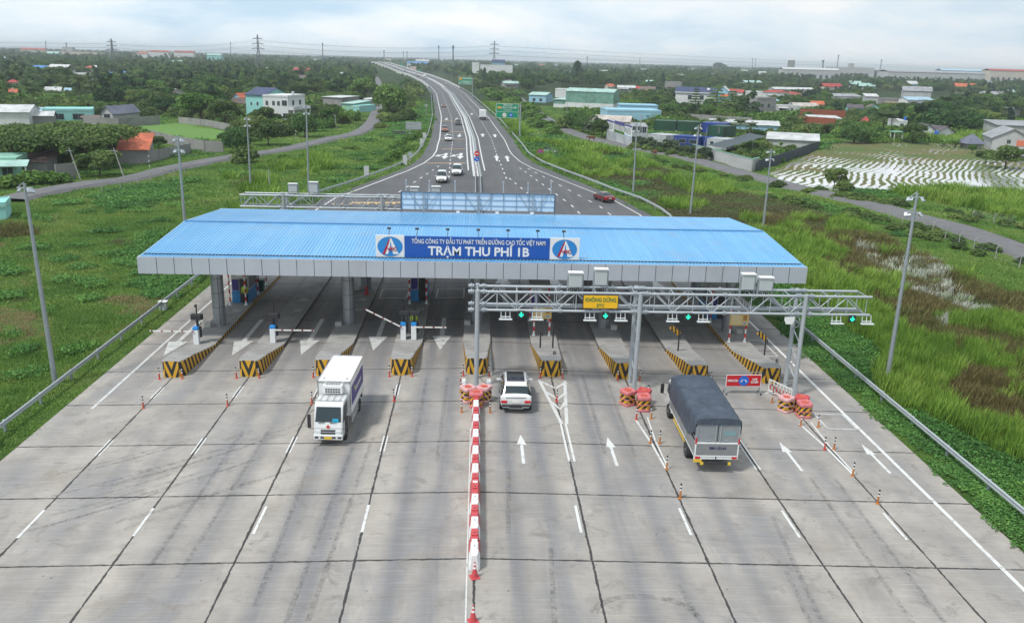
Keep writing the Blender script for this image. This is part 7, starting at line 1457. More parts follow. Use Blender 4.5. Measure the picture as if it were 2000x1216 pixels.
# far buildings -------------------------------------------------------------------
def far(name, label, x0, x1, yb, yt, Y, wall, rc, roof='gable_x', rh=2.5, group=None):
    a, b_ = atY(x0, yb, Y), atY(x1, yb, Y); zt_ = atY(x0, yt, Y).z; L = b_.x-a.x; D = max(12, L*.25); t = thing(name, label, 'building', (a.x, Y, -1.5), 0, group); h = zt_+1.5; MB().b2(0, L, 0, D, 0, h).build('wall', BC[wall], t); roofmesh(L, D, h, roof, rh, .5, .3).build('roof', RC[rc], t); FOOT.append((a.x+L/2, Y+D/2, L/2)); KEEP.append((x0, yt-1, x1, yb-1, Y))
    if L > 25:
        m = MB()
        for i in range(int(L/9)): m.b2(i*9+2, i*9+6, -.2, 0, h*.35, h*.6)
        m.build('window_band', PANE, t)
for a in ((90, 194, 106, 100, 1700, 'cream', 'rust', 'flat', 'long cream factory hall on the far left skyline'), (122, 142, 100, 92, 1900, 'pale', 'brown', 'flat', 'purple grey factory tower below the chimney far left'), (40, 88, 101, 96, 1900, 'cream', 'red', 'gable_x', 'reddish rows of roofs far left'), (92, 114, 110, 104, 1500, 'teal', 'teal', 'gable_x', 'pale teal roof below the long cream factory'), (288, 332, 109, 101, 1600, 'white', 'red', 'hip', 'long building with red roof on the left skyline'), (266, 290, 107, 104, 1600, 'white', 'orange', 'hip', 'lower wing left of the long red roof'), (340, 378, 108, 102, 1700, 'white', 'red', 'gable_x', 'red roofed building right of the long red roof'), (404, 432, 114, 108, 1400, 'teal', 'teal', 'gable_x', 'teal roofed hall left of the tallest pylon'), (922, 936, 137, 122, 900, 'white', 'white', 'flat', 'small white tower block left of the long white factory'), (938, 1001, 136, 126, 900, 'white', 'grey', 'flat', 'long white factory under the right pylon'), (962, 986, 127, 121.5, 980, 'lblue', 'navy', 'gable_x', 'blue topped hall behind the long white factory'), (795, 835, 128, 123, 1700, 'white', 'blue', 'gable_x', 'pale blue roofed hall beyond the bridge'), (750, 764, 118, 114, 2300, 'cream', 'white', 'flat', 'white hall beyond the far end of the bridge'), (812, 838, 124, 119, 1900, 'pale', 'white', 'gable_x', 'grey white hall beyond the bridge'), (1541, 1552, 131, 118, 1900, 'grey', 'dark', 'flat', 'dark square tower block on the right skyline'), (1530, 1640, 140, 135, 1300, 'pale', 'white', 'gable_x', 'long white factory roof at the foot of the tower block'), (1620, 1708, 137, 131, 1500, 'pale', 'grey', 'flat', 'long grey factory below the leaning chimney'), (1735, 1925, 146, 140, 1250, 'pale', 'grey', 'gable_x', 'very long grey factory hall on the right skyline'), (1840, 1945, 142, 137.5, 1500, 'lblue', 'lblue', 'gable_x', 'light blue factory hall on the right skyline'), (1935, 2060, 144, 138, 1350, 'cream', 'red', 'gable_x', 'factory with long dark red roof at the right edge'), (1660, 1668, 132, 125, 2000, 'pale', 'grey', 'hip', 'pale domed tower behind the long grey factory')):
    far('far_factory' if a[1]-a[0] > 30 else 'far_building', a[8], *a[:4], a[4], a[5], a[6], a[7])
rng_ = random.Random(5); base = []
cl = [('white', 'white'), ('pale', 'grey'), ('cream', 'red'), ('white', 'lblue'), ('pale', 'teal'), ('cream', 'orange'), ('lblue', 'white')]; srcs = []
for i in range(84):
    u = rng_.random(); Y = 620*math.exp(1.55*u**.8); px_ = rng_.uniform(20, 2000)
    if 640 < px_ < 960: continue
    X = at(px_, 300, -1); k = Y/X.y; x = CX+(X.x-CX)*k; w = rng_.choice((0, 0, 0, 1, 1, 2, 3, 4, 4, 5, 6))
    q0 = pix(x, Y, -1); q1 = pix(x, Y, 5); L = rng_.uniform(9, 22); D = 9; h = rng_.uniform(4, 7)
    if w not in [s[0] for s in srcs]:
        t = thing('distant_house', 'tiny distant house with %s roof glimpsed among the trees' % cl[w][1].replace('lblue', 'light blue'), 'house', (x, Y, -1), 0, 'distant houses with %s roofs in the wood' % cl[w][1].replace('lblue', 'light blue')); MB().b2(0, 14, 0, 9, 0, 5).build('wall', BC[cl[w][0]], t); roofmesh(14, 9, 5, 'gable_x', 2, .5, .2).build('roof', RC[cl[w][1]], t); srcs.append((w, t))
    else: t = dup([s[1] for s in srcs if s[0] == w][0], (x, Y, -1), rng_.uniform(-.5, .5), scale=(L/14, 1, h/5))
    FOOT.append((x+6, Y+4, 12)); a_ = pix(x, Y, 2); b_ = pix(x+L, Y, 8); KEEP.append((a_[0], b_[1]+1, b_[0], b_[1]+3.2, Y))
# ------------------------------------------------------------------ vegetation
LG = {'broad': leafmat('leaf_dark_green', (.015, .042, .016), (.048, .11, .03), (.11, .19, .045), .03), 'airy': leafmat('leaf_blue_green', (.02, .048, .028), (.05, .10, .045), (.10, .165, .06), .03), 'light': leafmat('leaf_fresh_green', (.05, .11, .02), (.08, .16, .03), (.12, .20, .04), .05), 'olive': leafmat('leaf_olive_green', (.035, .07, .02), (.08, .13, .035), (.14, .19, .05), .04),
 'palm': leafmat('leaf_palm', (.03, .06, .018), (.05, .09, .025), (.08, .12, .04), .05), 'banana': leafmat('leaf_banana', (.07, .15, .03), (.10, .20, .04), (.15, .25, .07), .1), 'grey': leafmat('leaf_grey_green', (.05, .085, .05), (.075, .11, .06), (.10, .14, .075), .1)}
def leaves(pos, nrm, size, rs, elong=1.5, jit=.8):
    """rhombic leaf faces at pos facing roughly nrm"""
    n_ = len(pos); nr = nrm+rs.normal(0, jit, (n_, 3)); nr /= np.linalg.norm(nr, axis=1)[:, None]+1e-9
    t_ = rs.normal(0, 1, (n_, 3)); t_ -= (t_*nr).sum(1)[:, None]*nr; t_ /= np.linalg.norm(t_, axis=1)[:, None]+1e-9; b_ = np.cross(nr, t_)
    s = size*rs.uniform(.6, 1.35, n_)[:, None]
    v = np.stack([pos-t_*s*elong*.5, pos+b_*s*.5, pos+t_*s*elong*.5, pos-b_*s*.5], 1).reshape(-1, 3); return v
def quadmesh(name, v, mt):
    n_ = len(v)//4; me = bpy.data.meshes.new(name); me.vertices.add(len(v)); me.vertices.foreach_set('co', v.astype(np.float32).ravel()); me.loops.add(n_*4); me.loops.foreach_set('vertex_index', np.arange(n_*4, dtype=np.int32)); me.polygons.add(n_); me.polygons.foreach_set('loop_start', np.arange(0, n_*4, 4, dtype=np.int32)); me.update(calc_edges=True); me.materials.append(mt); return me
def crown(name, lobes, nl, size, mt, seed, up=.35, flat=.12):
    rs = np.random.RandomState(seed); lb = np.array(lobes); w = lb[:, 3]*lb[:, 4]+lb[:, 4]*lb[:, 5]; idx = rs.choice(len(lb), nl, p=w/w.sum()); d = rs.normal(0, 1, (nl, 3)); d[:, 2] = np.where(d[:, 2] < -.45, -d[:, 2]*.6, d[:, 2]); d /= np.linalg.norm(d, axis=1)[:, None]
    # sub-clumps: directions snap towards a few buds so the surface is lumpy with gaps
    buds = rs.normal(0, 1, (len(lb)*16, 3)); buds /= np.linalg.norm(buds, axis=1)[:, None]; bi = rs.randint(0, 16, nl)+idx*16; k = rs.uniform(.2, .95, nl)[:, None]; d2 = d*k+buds[bi]*(1-k)*1.1; d2[:, 2] = np.abs(d2[:, 2]+.25)-.25; d2 /= np.linalg.norm(d2, axis=1)[:, None]
    r = 1-np.abs(rs.normal(0, flat, nl)); r = np.where(rs.rand(nl) < .12, r*rs.uniform(.4, .9, nl), r)*(1+.12*np.sin(bi*1.7))
    pos = lb[idx, :3]+d2*lb[idx, 3:6]*r[:, None]; nrm = d2*1.0; nrm[:, 2] += up
    return quadmesh(name, leaves(pos, nrm, size, rs), mt)
def rlobes(seed, n_, R_, H, z0, fl=.6, s=(.32, .5)):
    r = random.Random(seed); L = []
    for i in range(n_):
        a = 6.283*i/n_*1.0+r.uniform(-.5, .5); q = R_*r.uniform(.3, .72) if i else 0; z = z0+H*(r.uniform(.2, .85) if i else .7); rr = R_*r.uniform(*s); L.append((q*math.cos(a), q*math.sin(a), z, rr, rr*r.uniform(.85, 1.15), rr*fl*r.uniform(.85, 1.15)))
    return L
def treething(name, label, cat, cme, lobes, trunkh, tr, group=None, limbs=4, trm=BARK):
    t = thing(name, label, cat, (0, 0, 0), 0, group); o = bpy.data.objects.new('crown', cme); COL.objects.link(o); o.parent = t
    m = MB(); m.tube([(0, 0, -.3), (.08, .05, trunkh*.5), (0, .1, trunkh), (.1, 0, trunkh*1.35)], [tr, tr*.8, tr*.6, tr*.2], 7)
    for i in range(min(limbs, len(lobes))): l = lobes[(i*2+1) % len(lobes)]; m.tube([(0, .05, trunkh*(.55+.1*i)), (l[0]*.5, l[1]*.5, (trunkh+l[2])*.5), (l[0]*.9, l[1]*.9, l[2])], [tr*.5, tr*.32, tr*.1], 5)
    m.build('trunk', trm, t, smooth=60); return t
# prototypes: the first tree of each kind; placed later
PRO = {}
def proto(key, name, cat, lobes, nl, size, mt, seed, th_, tr, up=.35):
    me = crown(name+'_crown', lobes, nl, size, mt, seed, up); PRO[key] = dict(me=me, lobes=lobes, name=name, cat=cat, th=th_, tr=tr, first=None)
for i in range(3): proto('broad%d' % i, 'broadleaf_tree', 'tree', rlobes(10+i, 8, 4.2, 5.0, 2.4, .72), 3400, .42, LG['broad'], i, 3.0, .25)
for i in range(2): proto('olive%d' % i, 'broadleaf_tree', 'tree', rlobes(20+i, 9, 4.6, 4.2, 2.0, .66), 3400, .42, LG['olive'], 5+i, 2.6, .22)
for i in range(2): proto('airy%d' % i, 'casuarina_tree', 'tree', [(random.Random(i*9+k).uniform(-1.6, 1.6), random.Random(i*7+k).uniform(-1.6, 1.6), 3+k*1.15, 2.0-.17*k, 2.0-.17*k, 1.5) for k in range(7)], 3000, .38, LG['airy'], 8+i, 5, .2, .1)
proto('light0', 'light_green_tree', 'tree', rlobes(31, 9, 4.4, 5.0, 2.2, .75), 3600, .38, LG['light'], 11, 2.8, .22)
proto('dense0', 'dense_round_tree', 'tree', [(0, 0, 3.6, 3.4, 3.4, 3.2), (1.6, .4, 3.2, 2.2, 2.2, 2.2), (-1.5, -.6, 3.4, 2.3, 2.3, 2.4), (.2, 1.3, 4.4, 2.0, 2.0, 1.9), (-.2, -1.4, 2.8, 2.2, 2.2, 1.8)], 5200, .34, LG['broad'], 13, 2.2, .25)
proto('spread0', 'spreading_rain_tree', 'tree', [(6.4*math.cos(a)*q, 6.4*math.sin(a)*q, 4.6+1.6*(1-q)+.5*math.sin(a*3), 3.2, 3.0, 1.15) for a, q in [(i*.9, .35+.62*((i*.37) % 1)) for i in range(14)]], 7600, .36, LG['olive'], 15, 3.2, .35, .8)
lay = []
for k in range(6):
    for j in range(5): a = j*1.256+k*.7; q = (2.8-.36*k); lay.append((q*.6*math.cos(a), q*.6*math.sin(a), 2.2+k*1.1, q*.55, q*.55, .28))
proto('layer0', 'layered_almond_tree', 'tree', lay, 4200, .34, LG['broad'], 17, 6, .18, .9)
proto('shrub0', 'shrub', 'shrub', [(0, 0, .8, 1.2, 1.2, 1.0), (.8, .3, .6, .8, .8, .7), (-.7, -.4, .7, .9, .9, .8)], 900, .26, LG['light'], 19, .5, .06)
proto('shrub1', 'shrub', 'shrub', [(0, 0, .9, 1.3, 1.2, 1.1), (.9, -.3, .7, .8, .9, .7), (-.8, .5, .6, .9, .8, .7)], 900, .26, LG['olive'], 21, .5, .06)
proto('sapling0', 'young_tree', 'tree', [(0, 0, 1.6, .8, .8, .9), (.4, .2, 2.4, .6, .6, .7), (-.4, -.1, 2.9, .6, .6, .7), (.1, 0, 3.6, .45, .45, .6)], 800, .26, LG['grey'], 23, 2.6, .06)
# palm crown
def fronds(seed, n_, L_, droop, w, mt, nm, seg=9, z0=7.0, ang=(10, 65)):
    rs = random.Random(seed); V = []
    for i in range(n_):
        a = 6.283*i/n_+rs.uniform(-.2, .2); el = R(rs.uniform(*ang)); l = L_*rs.uniform(.85, 1.1); p = Vector((0, 0, z0)); d = Vector((math.cos(a)*math.cos(el), math.sin(a)*math.cos(el), math.sin(el)))
        for s in range(seg):
            q = p+d*(l/seg); d = (d+Vector((0, 0, -droop/seg))).normalized(); side = Vector((-math.sin(a), math.cos(a), 0)); ww = w*math.sin(math.pi*(s+.7)/(seg+.8))
            if nm == 'palm':
                for sg in (-1, 1):
                    for f_ in (0, .5): b_ = p.lerp(q, f_); e_ = p.lerp(q, f_+.32); tip = side*sg*ww+Vector((0, 0, -ww*.55))+d*ww*.35; V += [b_, e_, e_+tip*1.0, b_+tip*.96]
            else: V += [p-side*ww*.5, p+side*ww*.5, q+side*w*math.sin(math.pi*(s+1.7)/(seg+.8))*.5, q-side*w*math.sin(math.pi*(s+1.7)/(seg+.8))*.5]
            p = q
    return quadmesh(nm, np.array([tuple(v) for v in V]), mt)
PRO['palm0'] = dict(me=fronds(3, 20, 3.6, 1.7, .95, LG['palm'], 'palm'), lobes=[], name='coconut_palm', cat='palm', th=7.0, tr=.16, first=None)
PRO['banana0'] = dict(me=fronds(5, 11, 2.4, 1.5, .62, LG['banana'], 'banana', 5, 1.2, (35, 80)), lobes=[], name='banana_plant', cat='banana plant', th=1.2, tr=.13, first=None)
NTREE = [0]
def plant(key, x, y, s, label, group=None, rz=None, sz=None, z=-1.05):
    P = PRO[key]; sc = (s, s, sz or s); rz = random.uniform(0, 6.28) if rz is None else rz; NTREE[0] += 1
    if P['first'] is None: P['first'] = t = treething(P['name'], label, P['cat'], P['me'], P['lobes'], P['th'], P['tr'], group)
    else:
        f = P['first']; t = f.copy(); COL.objects.link(t)
        for ch in P['kids']: c = ch.copy(); COL.objects.link(c); c.parent = t
        t['label'] = label
        if 'group' in t.keys(): del t['group']
        if group: t['group'] = group
    if 'kids' not in P: P['kids'] = [o for o in bpy.data.objects if o.parent == P['first']]
    t.location = (x, y, z); t.rotation_euler = (0, 0, rz); t.scale = sc; return t
HT = {'broad': 8.9, 'olive': 7.4, 'airy': 11.0, 'light': 8.6, 'dense': 7.4, 'spread': 7.2, 'layer': 8.3, 'shrub': 1.9, 'sapling': 4.2, 'palm': 8.6, 'banana': 3.4}
PT = []                                             # planted positions, so the wood does not grow through them
def pt(key, px_, py_, top, label, group=None, wx=None):
    """plant at photo pixel (base) with its top at pixel row top"""
    p = at(px_, py_, -1); h = atY(px_, top, p.y).z+1; s = h/HT[key[:-1]]; PT.append((p.x, p.y, 3*s)); t = plant(key, p.x, p.y, s, label, group, sz=s)
    if wx: t.scale = (s*wx, s*wx, s)
for a in (('dense0', 762, 226, 156, 'tall dark dense tree between the left village road and the highway', None, 1.0), ('dense0', 218, 214, 164, 'big dark round tree behind the turquoise hall', None, 1.25), ('light0', 393, 240, 172, 'pale green broad tree at the far corner of the lawn', None, 1.3), ('olive0', 440, 246, 188, 'olive green tree right of the pale broad tree'), ('dense0', 463, 298, 243, 'dark tree at the near lawn corner by the light mast'), ('olive1', 524, 284, 238, 'leafy round tree before the white two storey house', None, 1.15), ('dense0', 596, 268, 213, 'dark round tree beside the short striped marker post'), ('broad1', 500, 244, 213, 'small tree before the corner of the two villas'),
  ('spread0', 30, 322, 252, 'spreading tree with layered crown at the far left edge'), ('spread0', 95, 330, 246, 'spreading tree behind the mint green corner house', None, 1.1), ('spread0', 165, 322, 240, 'spreading tree in the middle of the left grove', None, 1.1), ('spread0', 225, 300, 240, 'spreading tree overhanging the orange roof', None, 1.0), ('spread0', 60, 296, 240, 'spreading tree behind the left edge one'), ('spread0', 130, 290, 236, 'spreading tree at the back of the left grove'), ('olive0', 195, 345, 288, 'layered green tree behind the banded utility pole', None, 1.2), ('olive1', 275, 286, 258, 'olive tree right behind the orange roof', None, 1.2), ('olive0', 310, 290, 262, 'low tree by the near lawn wall'), ('broad0', 15, 290, 240, 'dark tree behind the spreading tree at the left edge'),
  ('shrub1', 480, 318, 286, 'big rounded bush right at the left village road', None, 1.1), ('shrub0', 60, 360, 332, 'pale green hedge bush before the mint house', None, 1.4), ('shrub0', 95, 358, 334, 'pale green hedge bush left of the banded pole', None, 1.4), ('shrub0', 20, 366, 340, 'hedge bush at the left edge before the mint house', None, 1.5), ('shrub0', 125, 356, 336, 'small pale bush at the foot of the banded pole', None, 1.2), ('sapling0', 47, 345, 310, 'slim young tree before the mint house veranda'),
  ('light0', 640, 248, 205, 'loose green tree left of the banded pole at the road bend'), ('shrub0', 625, 243, 222, 'bushy shrub in front of the grey concrete house', None, 1.3), ('light0', 668, 243, 214, 'green tree behind the banded pole'), ('shrub0', 688, 236, 219, 'light shrub left of the road bend', None, 1.4), ('banana0', 610, 215, 200, 'banana plant left of the grey concrete house', None, 1.6), ('banana0', 655, 228, 212, 'banana plant below the grey concrete house', None, 1.6), ('broad2', 712, 196, 140, 'tall tree at the left of the village road', None, 1.25), ('broad0', 690, 190, 152, 'broad tree behind the shop shed'), ('light0', 700, 205, 178, 'pale round tree beside the open shelter'), ('broad1', 655, 190, 160, 'mid green tree behind the grey concrete house', None, 1.2),
  ('shrub1', 797, 236, 213, 'dark bush on the slope left of the highway', None, 1.2), ('shrub1', 770, 240, 222, 'dark low bush at the foot of the tall dark tree', None, 1.3), ('broad2', 795, 176, 148, 'dark tree at the foot of the highway slope farther on', None, 1.1), ('shrub1', 815, 205, 190, 'bush beside the highway curve, left side', None, 1.2), ('shrub0', 785, 300, 285, 'green bush on the slope by the panel signs', None, 1.5), ('shrub0', 770, 312, 296, 'leafy bush left of the disc sign', None, 1.5),
  ('palm0', 68, 216, 170, 'coconut palm left of the turquoise hall'), ('palm0', 135, 178, 132, 'coconut palm high in the left wood'), ('palm0', 105, 172, 130, 'coconut palm at the left wood edge'),
  # right
  ('dense0', 1120, 253, 213, 'dark bushy tree at the orange roofed shrine by the right road'), ('shrub1', 1105, 252, 228, 'dark bush at the start of the pale side path', None, 1.2), ('dense0', 1138, 258, 220, 'dark tree right of the little shrine'), ('sapling0', 1160, 264, 225, 'young tree left of the banner boards', None, 2.0), ('olive1', 1175, 270, 232, 'grey green tree touching the left banner board'), ('sapling0', 1150, 262, 232, 'slim tree between dark tree and banners', None, 1.8),
  ('layer0', 1358, 208, 172, 'slender layered tree before the big white house'), ('layer0', 1398, 213, 168, 'wide dark layered tree right of the white house', None, 1.5), ('layer0', 1428, 216, 176, 'layered tree with orange tint left of the fluffy tree', None, 1.4), ('dense0', 1384, 214, 190, 'dark low tree under the layered trees'), ('airy0', 1458, 230, 178, 'fluffy blue green tree before the unfinished block', None, 1.5), ('broad1', 1337, 222, 198, 'green tree at the left corner of the big white house'), ('dense0', 1322, 226, 203, 'small dark tree beside the white house wall'),
  ('palm0', 1385, 270, 233, 'coconut palm above the small green container'), ('palm0', 1405, 268, 228, 'coconut palm, second above the containers'), ('palm0', 1424, 272, 238, 'coconut palm, third in the row before the blue barn'), ('palm0', 1443, 272, 232, 'coconut palm, fourth in the row before the blue barn'), ('palm0', 1465, 274, 238, 'coconut palm at the end of the row before the blue barn'), ('olive0', 1432, 274, 246, 'dark bush under the row of palms', None, 1.3), ('dense0', 1482, 272, 250, 'round bush at the end of the palm row', None, 1.1), ('palm0', 1541, 272, 226, 'coconut palm at the right end of the blue barn', None, 1.1), ('palm0', 1722, 268, 218, 'large coconut palm alone behind the paddy', None, 1.5), ('palm0', 1740, 250, 214, 'coconut palm behind the large lone palm'),
  ('dense0', 1667, 280, 237, 'very dark dense tree right of the long shed', None, 1.3), ('dense0', 1690, 278, 243, 'dark tree adjoining the dense one at the paddy edge', None, 1.1), ('olive0', 1622, 262, 238, 'rounded green bush above the long shed roof', None, 1.3), ('light0', 1652, 262, 232, 'lighter green tree above the dense dark one'), ('olive1', 1783, 280, 240, 'tree beside the open pavilion', None, 1.1), ('dense0', 1832, 262, 205, 'large mid green tree behind the twin gabled houses', None, 1.3), ('broad2', 1808, 256, 222, 'tree left of the large tree behind twin gables'), ('dense0', 1900, 262, 214, 'dark spreading tree behind the hipped pavilion', None, 1.3), ('broad0', 1875, 254, 212, 'tree between large tree and hipped pavilion'), ('olive1', 1962, 330, 282, 'big round bush at the right edge before the warehouse', None, 1.2), ('olive0', 1925, 318, 290, 'bush left of the big round bush at the right edge', None, 1.2), ('broad1', 1932, 262, 226, 'tree left of the upper grey warehouse'), ('light0', 1898, 300, 280, 'low light tree under the hipped pavilion'),
  ('olive0', 1628, 368, 322, 'small upright tree standing alone at the near paddy edge', None, .8), ('shrub1', 1648, 372, 352, 'bush beside the lone tree at the paddy edge', None, 1.1), ('broad0', 1578, 200, 172, 'round tree right of the red tiled houses', None, 1.2), ('broad2', 1608, 202, 170, 'tall tree behind the orange roofed house', None, 1.2), ('airy1', 1128, 165, 120, 'tallest casuarina at the left of the right wood', None, 1.6), ('broad1', 1409, 143, 121, 'rounded treetop rising above the right skyline', None, 1.8), ('dense0', 1206, 204, 190, 'shrubby tree behind the upper blue hall')):
    pt(*a)
GRP = lambda s: s
r5 = random.Random(11)
for i in range(14): x = 1236+i*10.5; pt('sapling0', x+r5.uniform(-2, 2), 288+i*1.75+r5.uniform(-1, 1), 262+i*2.0+r5.uniform(-4, 5), 'grey green young tree in the roadside row before the containers', 'young trees in the roadside row before the containers', 1.9)
for i in range(6): pt('shrub1', 1240+i*24, 291+i*4.2, 278+i*4.4, 'low shrub under the roadside row before the containers', 'low shrubs before the containers', 1.4)
pt('sapling0', 1383, 314, 288, 'young tree leaning on the white compound wall', None, 1.8)
def patch(key, poly, n_, hpx, label, group, seed=1, wx=1.2):
    r = random.Random(seed); xs = [p[0] for p in poly]; ys_ = [p[1] for p in poly]; k = 0
    def inside(x, y):
        c = False
        for (x1, y1), (x2, y2) in zip(poly, poly[1:]+poly[:1]):
            if (y1 > y) != (y2 > y) and x < (x2-x1)*(y-y1)/(y2-y1)+x1: c = not c
        return c
    for _ in range(n_*30):
        x, y = r.uniform(min(xs), max(xs)), r.uniform(min(ys_), max(ys_))
        if inside(x, y): pt(key, x, y, y-hpx*r.uniform(.75, 1.25), label, group, wx); k += 1
        if k >= n_: break
patch('banana0', [(1255, 232), (1312, 236), (1312, 246), (1290, 246)], 14, 15, 'banana plant in the clump between blue halls and containers', 'banana plants behind the containers', 2, 1.5)
patch('banana0', [(1480, 226), (1560, 232), (1575, 262), (1545, 258), (1500, 248)], 26, 16, 'banana plant in the grove between unfinished block and brick walls', 'banana plants by the brick walls', 3, 1.5)
patch('banana0', [(1795, 276), (1870, 278), (1872, 290), (1795, 286)], 14, 15, 'banana plant in the row before the twin gabled houses', 'banana plants before the twin gabled houses', 4, 1.5)
patch('banana0', [(1350, 186), (1312, 196), (1252, 190), (1262, 184)], 8, 12, 'banana plant left of the big white house', 'banana plants left of the big white house', 5, 1.5)
patch('shrub1', [(1395, 316), (1495, 283), (1590, 286), (1590, 292), (1480, 328)], 24, 11, 'nursery plant growing in rows inside the dark fence', 'nursery plants inside the dark fence', 6, 1.3)
patch('shrub0', [(1700, 280), (1760, 283), (1760, 262), (1700, 262)], 12, 15, 'leafy bush in the thicket left of the open pavilion', 'bushes left of the open pavilion', 7, 1.6)
patch('shrub1', [(1500, 350), (1600, 372), (1900, 420), (2000, 440), (2000, 455), (1840, 425), (1600, 384), (1500, 362)], 26, 11, 'green roadside bush between right road and paddy', 'bushes between right road and paddy', 8, 1.7)
patch('shrub1', [(1100, 272), (1180, 293), (1300, 318), (1460, 350), (1460, 358), (1300, 326), (1120, 288), (1040, 240)], 22, 8, 'low bush on the verge below the right road', 'low bushes on the verge below the right road', 9, 1.8)
patch('shrub1', [(1500, 384), (1700, 420), (1900, 476), (2000, 512), (2000, 530), (1880, 488), (1700, 436), (1500, 398)], 26, 12, 'dense bush hugging the marsh side of the right road', 'bushes on the marsh side of the right road', 10, 1.8)
patch('shrub0', [(470, 322), (600, 300), (700, 282), (700, 290), (600, 312), (480, 335)], 12, 7, 'tall weed clump on the field side of the left road', 'weed clumps on the field side of the left road', 12, 1.9)
patch('shrub1', [(745, 250), (800, 215), (830, 175), (815, 165), (775, 200), (750, 230)], 18, 13, 'bush on the slope between left road and highway', 'bushes on the slope left of the highway', 13, 1.7)
patch('shrub0', [(780, 330), (818, 295), (830, 240), (800, 262), (745, 318)], 16, 12, 'leafy bush on the grassy slope by the left guardrail', 'leafy bushes by the left guardrail', 14, 1.7)
patch('shrub0', [(950, 180), (1020, 200), (1100, 262), (1060, 268), (1000, 230)], 34, 13, 'bush on the green bank between highway and right road', 'bushes between highway and right road', 15, 1.8)
patch('shrub1', [(900, 150), (950, 160), (1010, 188), (985, 188), (930, 170)], 22, 12, 'dark bush beyond the far right guardrail', 'dark bushes beyond the far right guardrail', 16, 1.9)
patch('olive1', [(450, 300), (700, 225), (620, 222), (520, 245), (440, 262)], 10, 34, 'garden tree between the villas and the left road', 'garden trees around the villas', 17, 1.1)
# the woods ---------------------------------------------------------------------
def inpoly(poly, X, Y):
    c = np.zeros(len(X), bool)
    for (x1, y1), (x2, y2) in zip(poly, poly[1:]+poly[:1]):
        k = ((y1 > Y) != (y2 > Y)) & (X < (x2-x1)*(Y-y1)/(y2-y1+1e-9)+x1); c ^= k
    return c
def vpix(X, Y, Z):
    d = np.stack([X-CX, Y, Z-CH], 1); f, r, u = np.array(FW), np.array(RT), np.array(UP); z = np.maximum(d@f, .1); return 1000+CF*(d@r)/z, 608-CF*(d@u)/z
WOOD = [[(-500, 60), (-500, 214), (80, 208), (180, 205), (260, 218), (345, 232), (440, 238), (478, 216), (520, 190), (600, 196), (628, 186), (700, 186), (733, 178), (739, 160), (735, 140), (742, 122), (742, 60)],
        [(860, 60), (868, 146), (905, 156), (950, 170), (1020, 190), (1040, 176), (1090, 170), (1190, 174), (1300, 158), (1400, 162), (1500, 170), (1620, 183), (1760, 180), (1830, 186), (2100, 192), (2600, 200), (2600, 60)],
        [(1822, 215), (1730, 226), (1700, 238), (1716, 252), (1790, 250), (1800, 258), (1930, 258), (1945, 246), (2080, 240), (2080, 214), (1900, 206)], [(1236, 172), (1300, 158), (1700, 180), (1700, 240), (1560, 236), (1440, 232), (1300, 235), (1236, 200)], [(742, 60), (742, 128), (800, 152), (828, 160), (828, 150), (860, 140), (860, 60)]]
rs = np.random.RandomState(4); CAND = []
for y0, y1, sp in ((230, 700, 7.5), (700, 1500, 11.5), (1500, 3200, 24), (3200, 7500, 60)):
    xm = y1*.75; gx_ = np.arange(-xm, xm, sp); gy_ = np.arange(y0, y1, sp); X, Y = np.meshgrid(gx_, gy_); X = X.ravel()+rs.uniform(-.45, .45, X.size)*sp; Y = Y.ravel()+rs.uniform(-.45, .45, Y.size)*sp
    px_, py_ = vpix(X, Y, np.full(len(X), -1.0)); ok = (px_ > -60) & (px_ < 2060) & (py_ > 50); X, Y, px_, py_ = X[ok], Y[ok], px_[ok], py_[ok]
    ok = np.zeros(len(X), bool)
    for w in WOOD: ok |= inpoly(w, px_, py_)
    X, Y, px_, py_ = X[ok], Y[ok], px_[ok], py_[ok]
    xm_ = np.interp(Y, [a for a, _ in XC], [b_ for _, b_ in XC]); ok = (np.abs(X-xm_) > 17+sp*.2) | (Y > 2300)
    nv = np.array([noise.noise(Vector((x*.012, y*.012, 1))) for x, y in zip(X, Y)]); ok &= (nv > -.42)
    for k in range(len(X)):
        if ok[k]: CAND.append((X[k], Y[k], px_[k], py_[k], sp, nv[k]))
KP = KEEP+[(848, 146, 905, 175, 800), (800, 122, 872, 160, 1200), (735, 118, 800, 146, 1750), (690, 118, 740, 124, 1750), (728, 150, 746, 250, 700)]
FT = np.array([f[:3] for f in FOOT]+[(a, b_, c_*.8) for a, b_, c_ in PT]); KPA = np.array(KP)
RDS = [(a, b_) for v in ROADW.values() for a, b_ in zip(v, v[1:])]
FIN = []
r6 = random.Random(3)
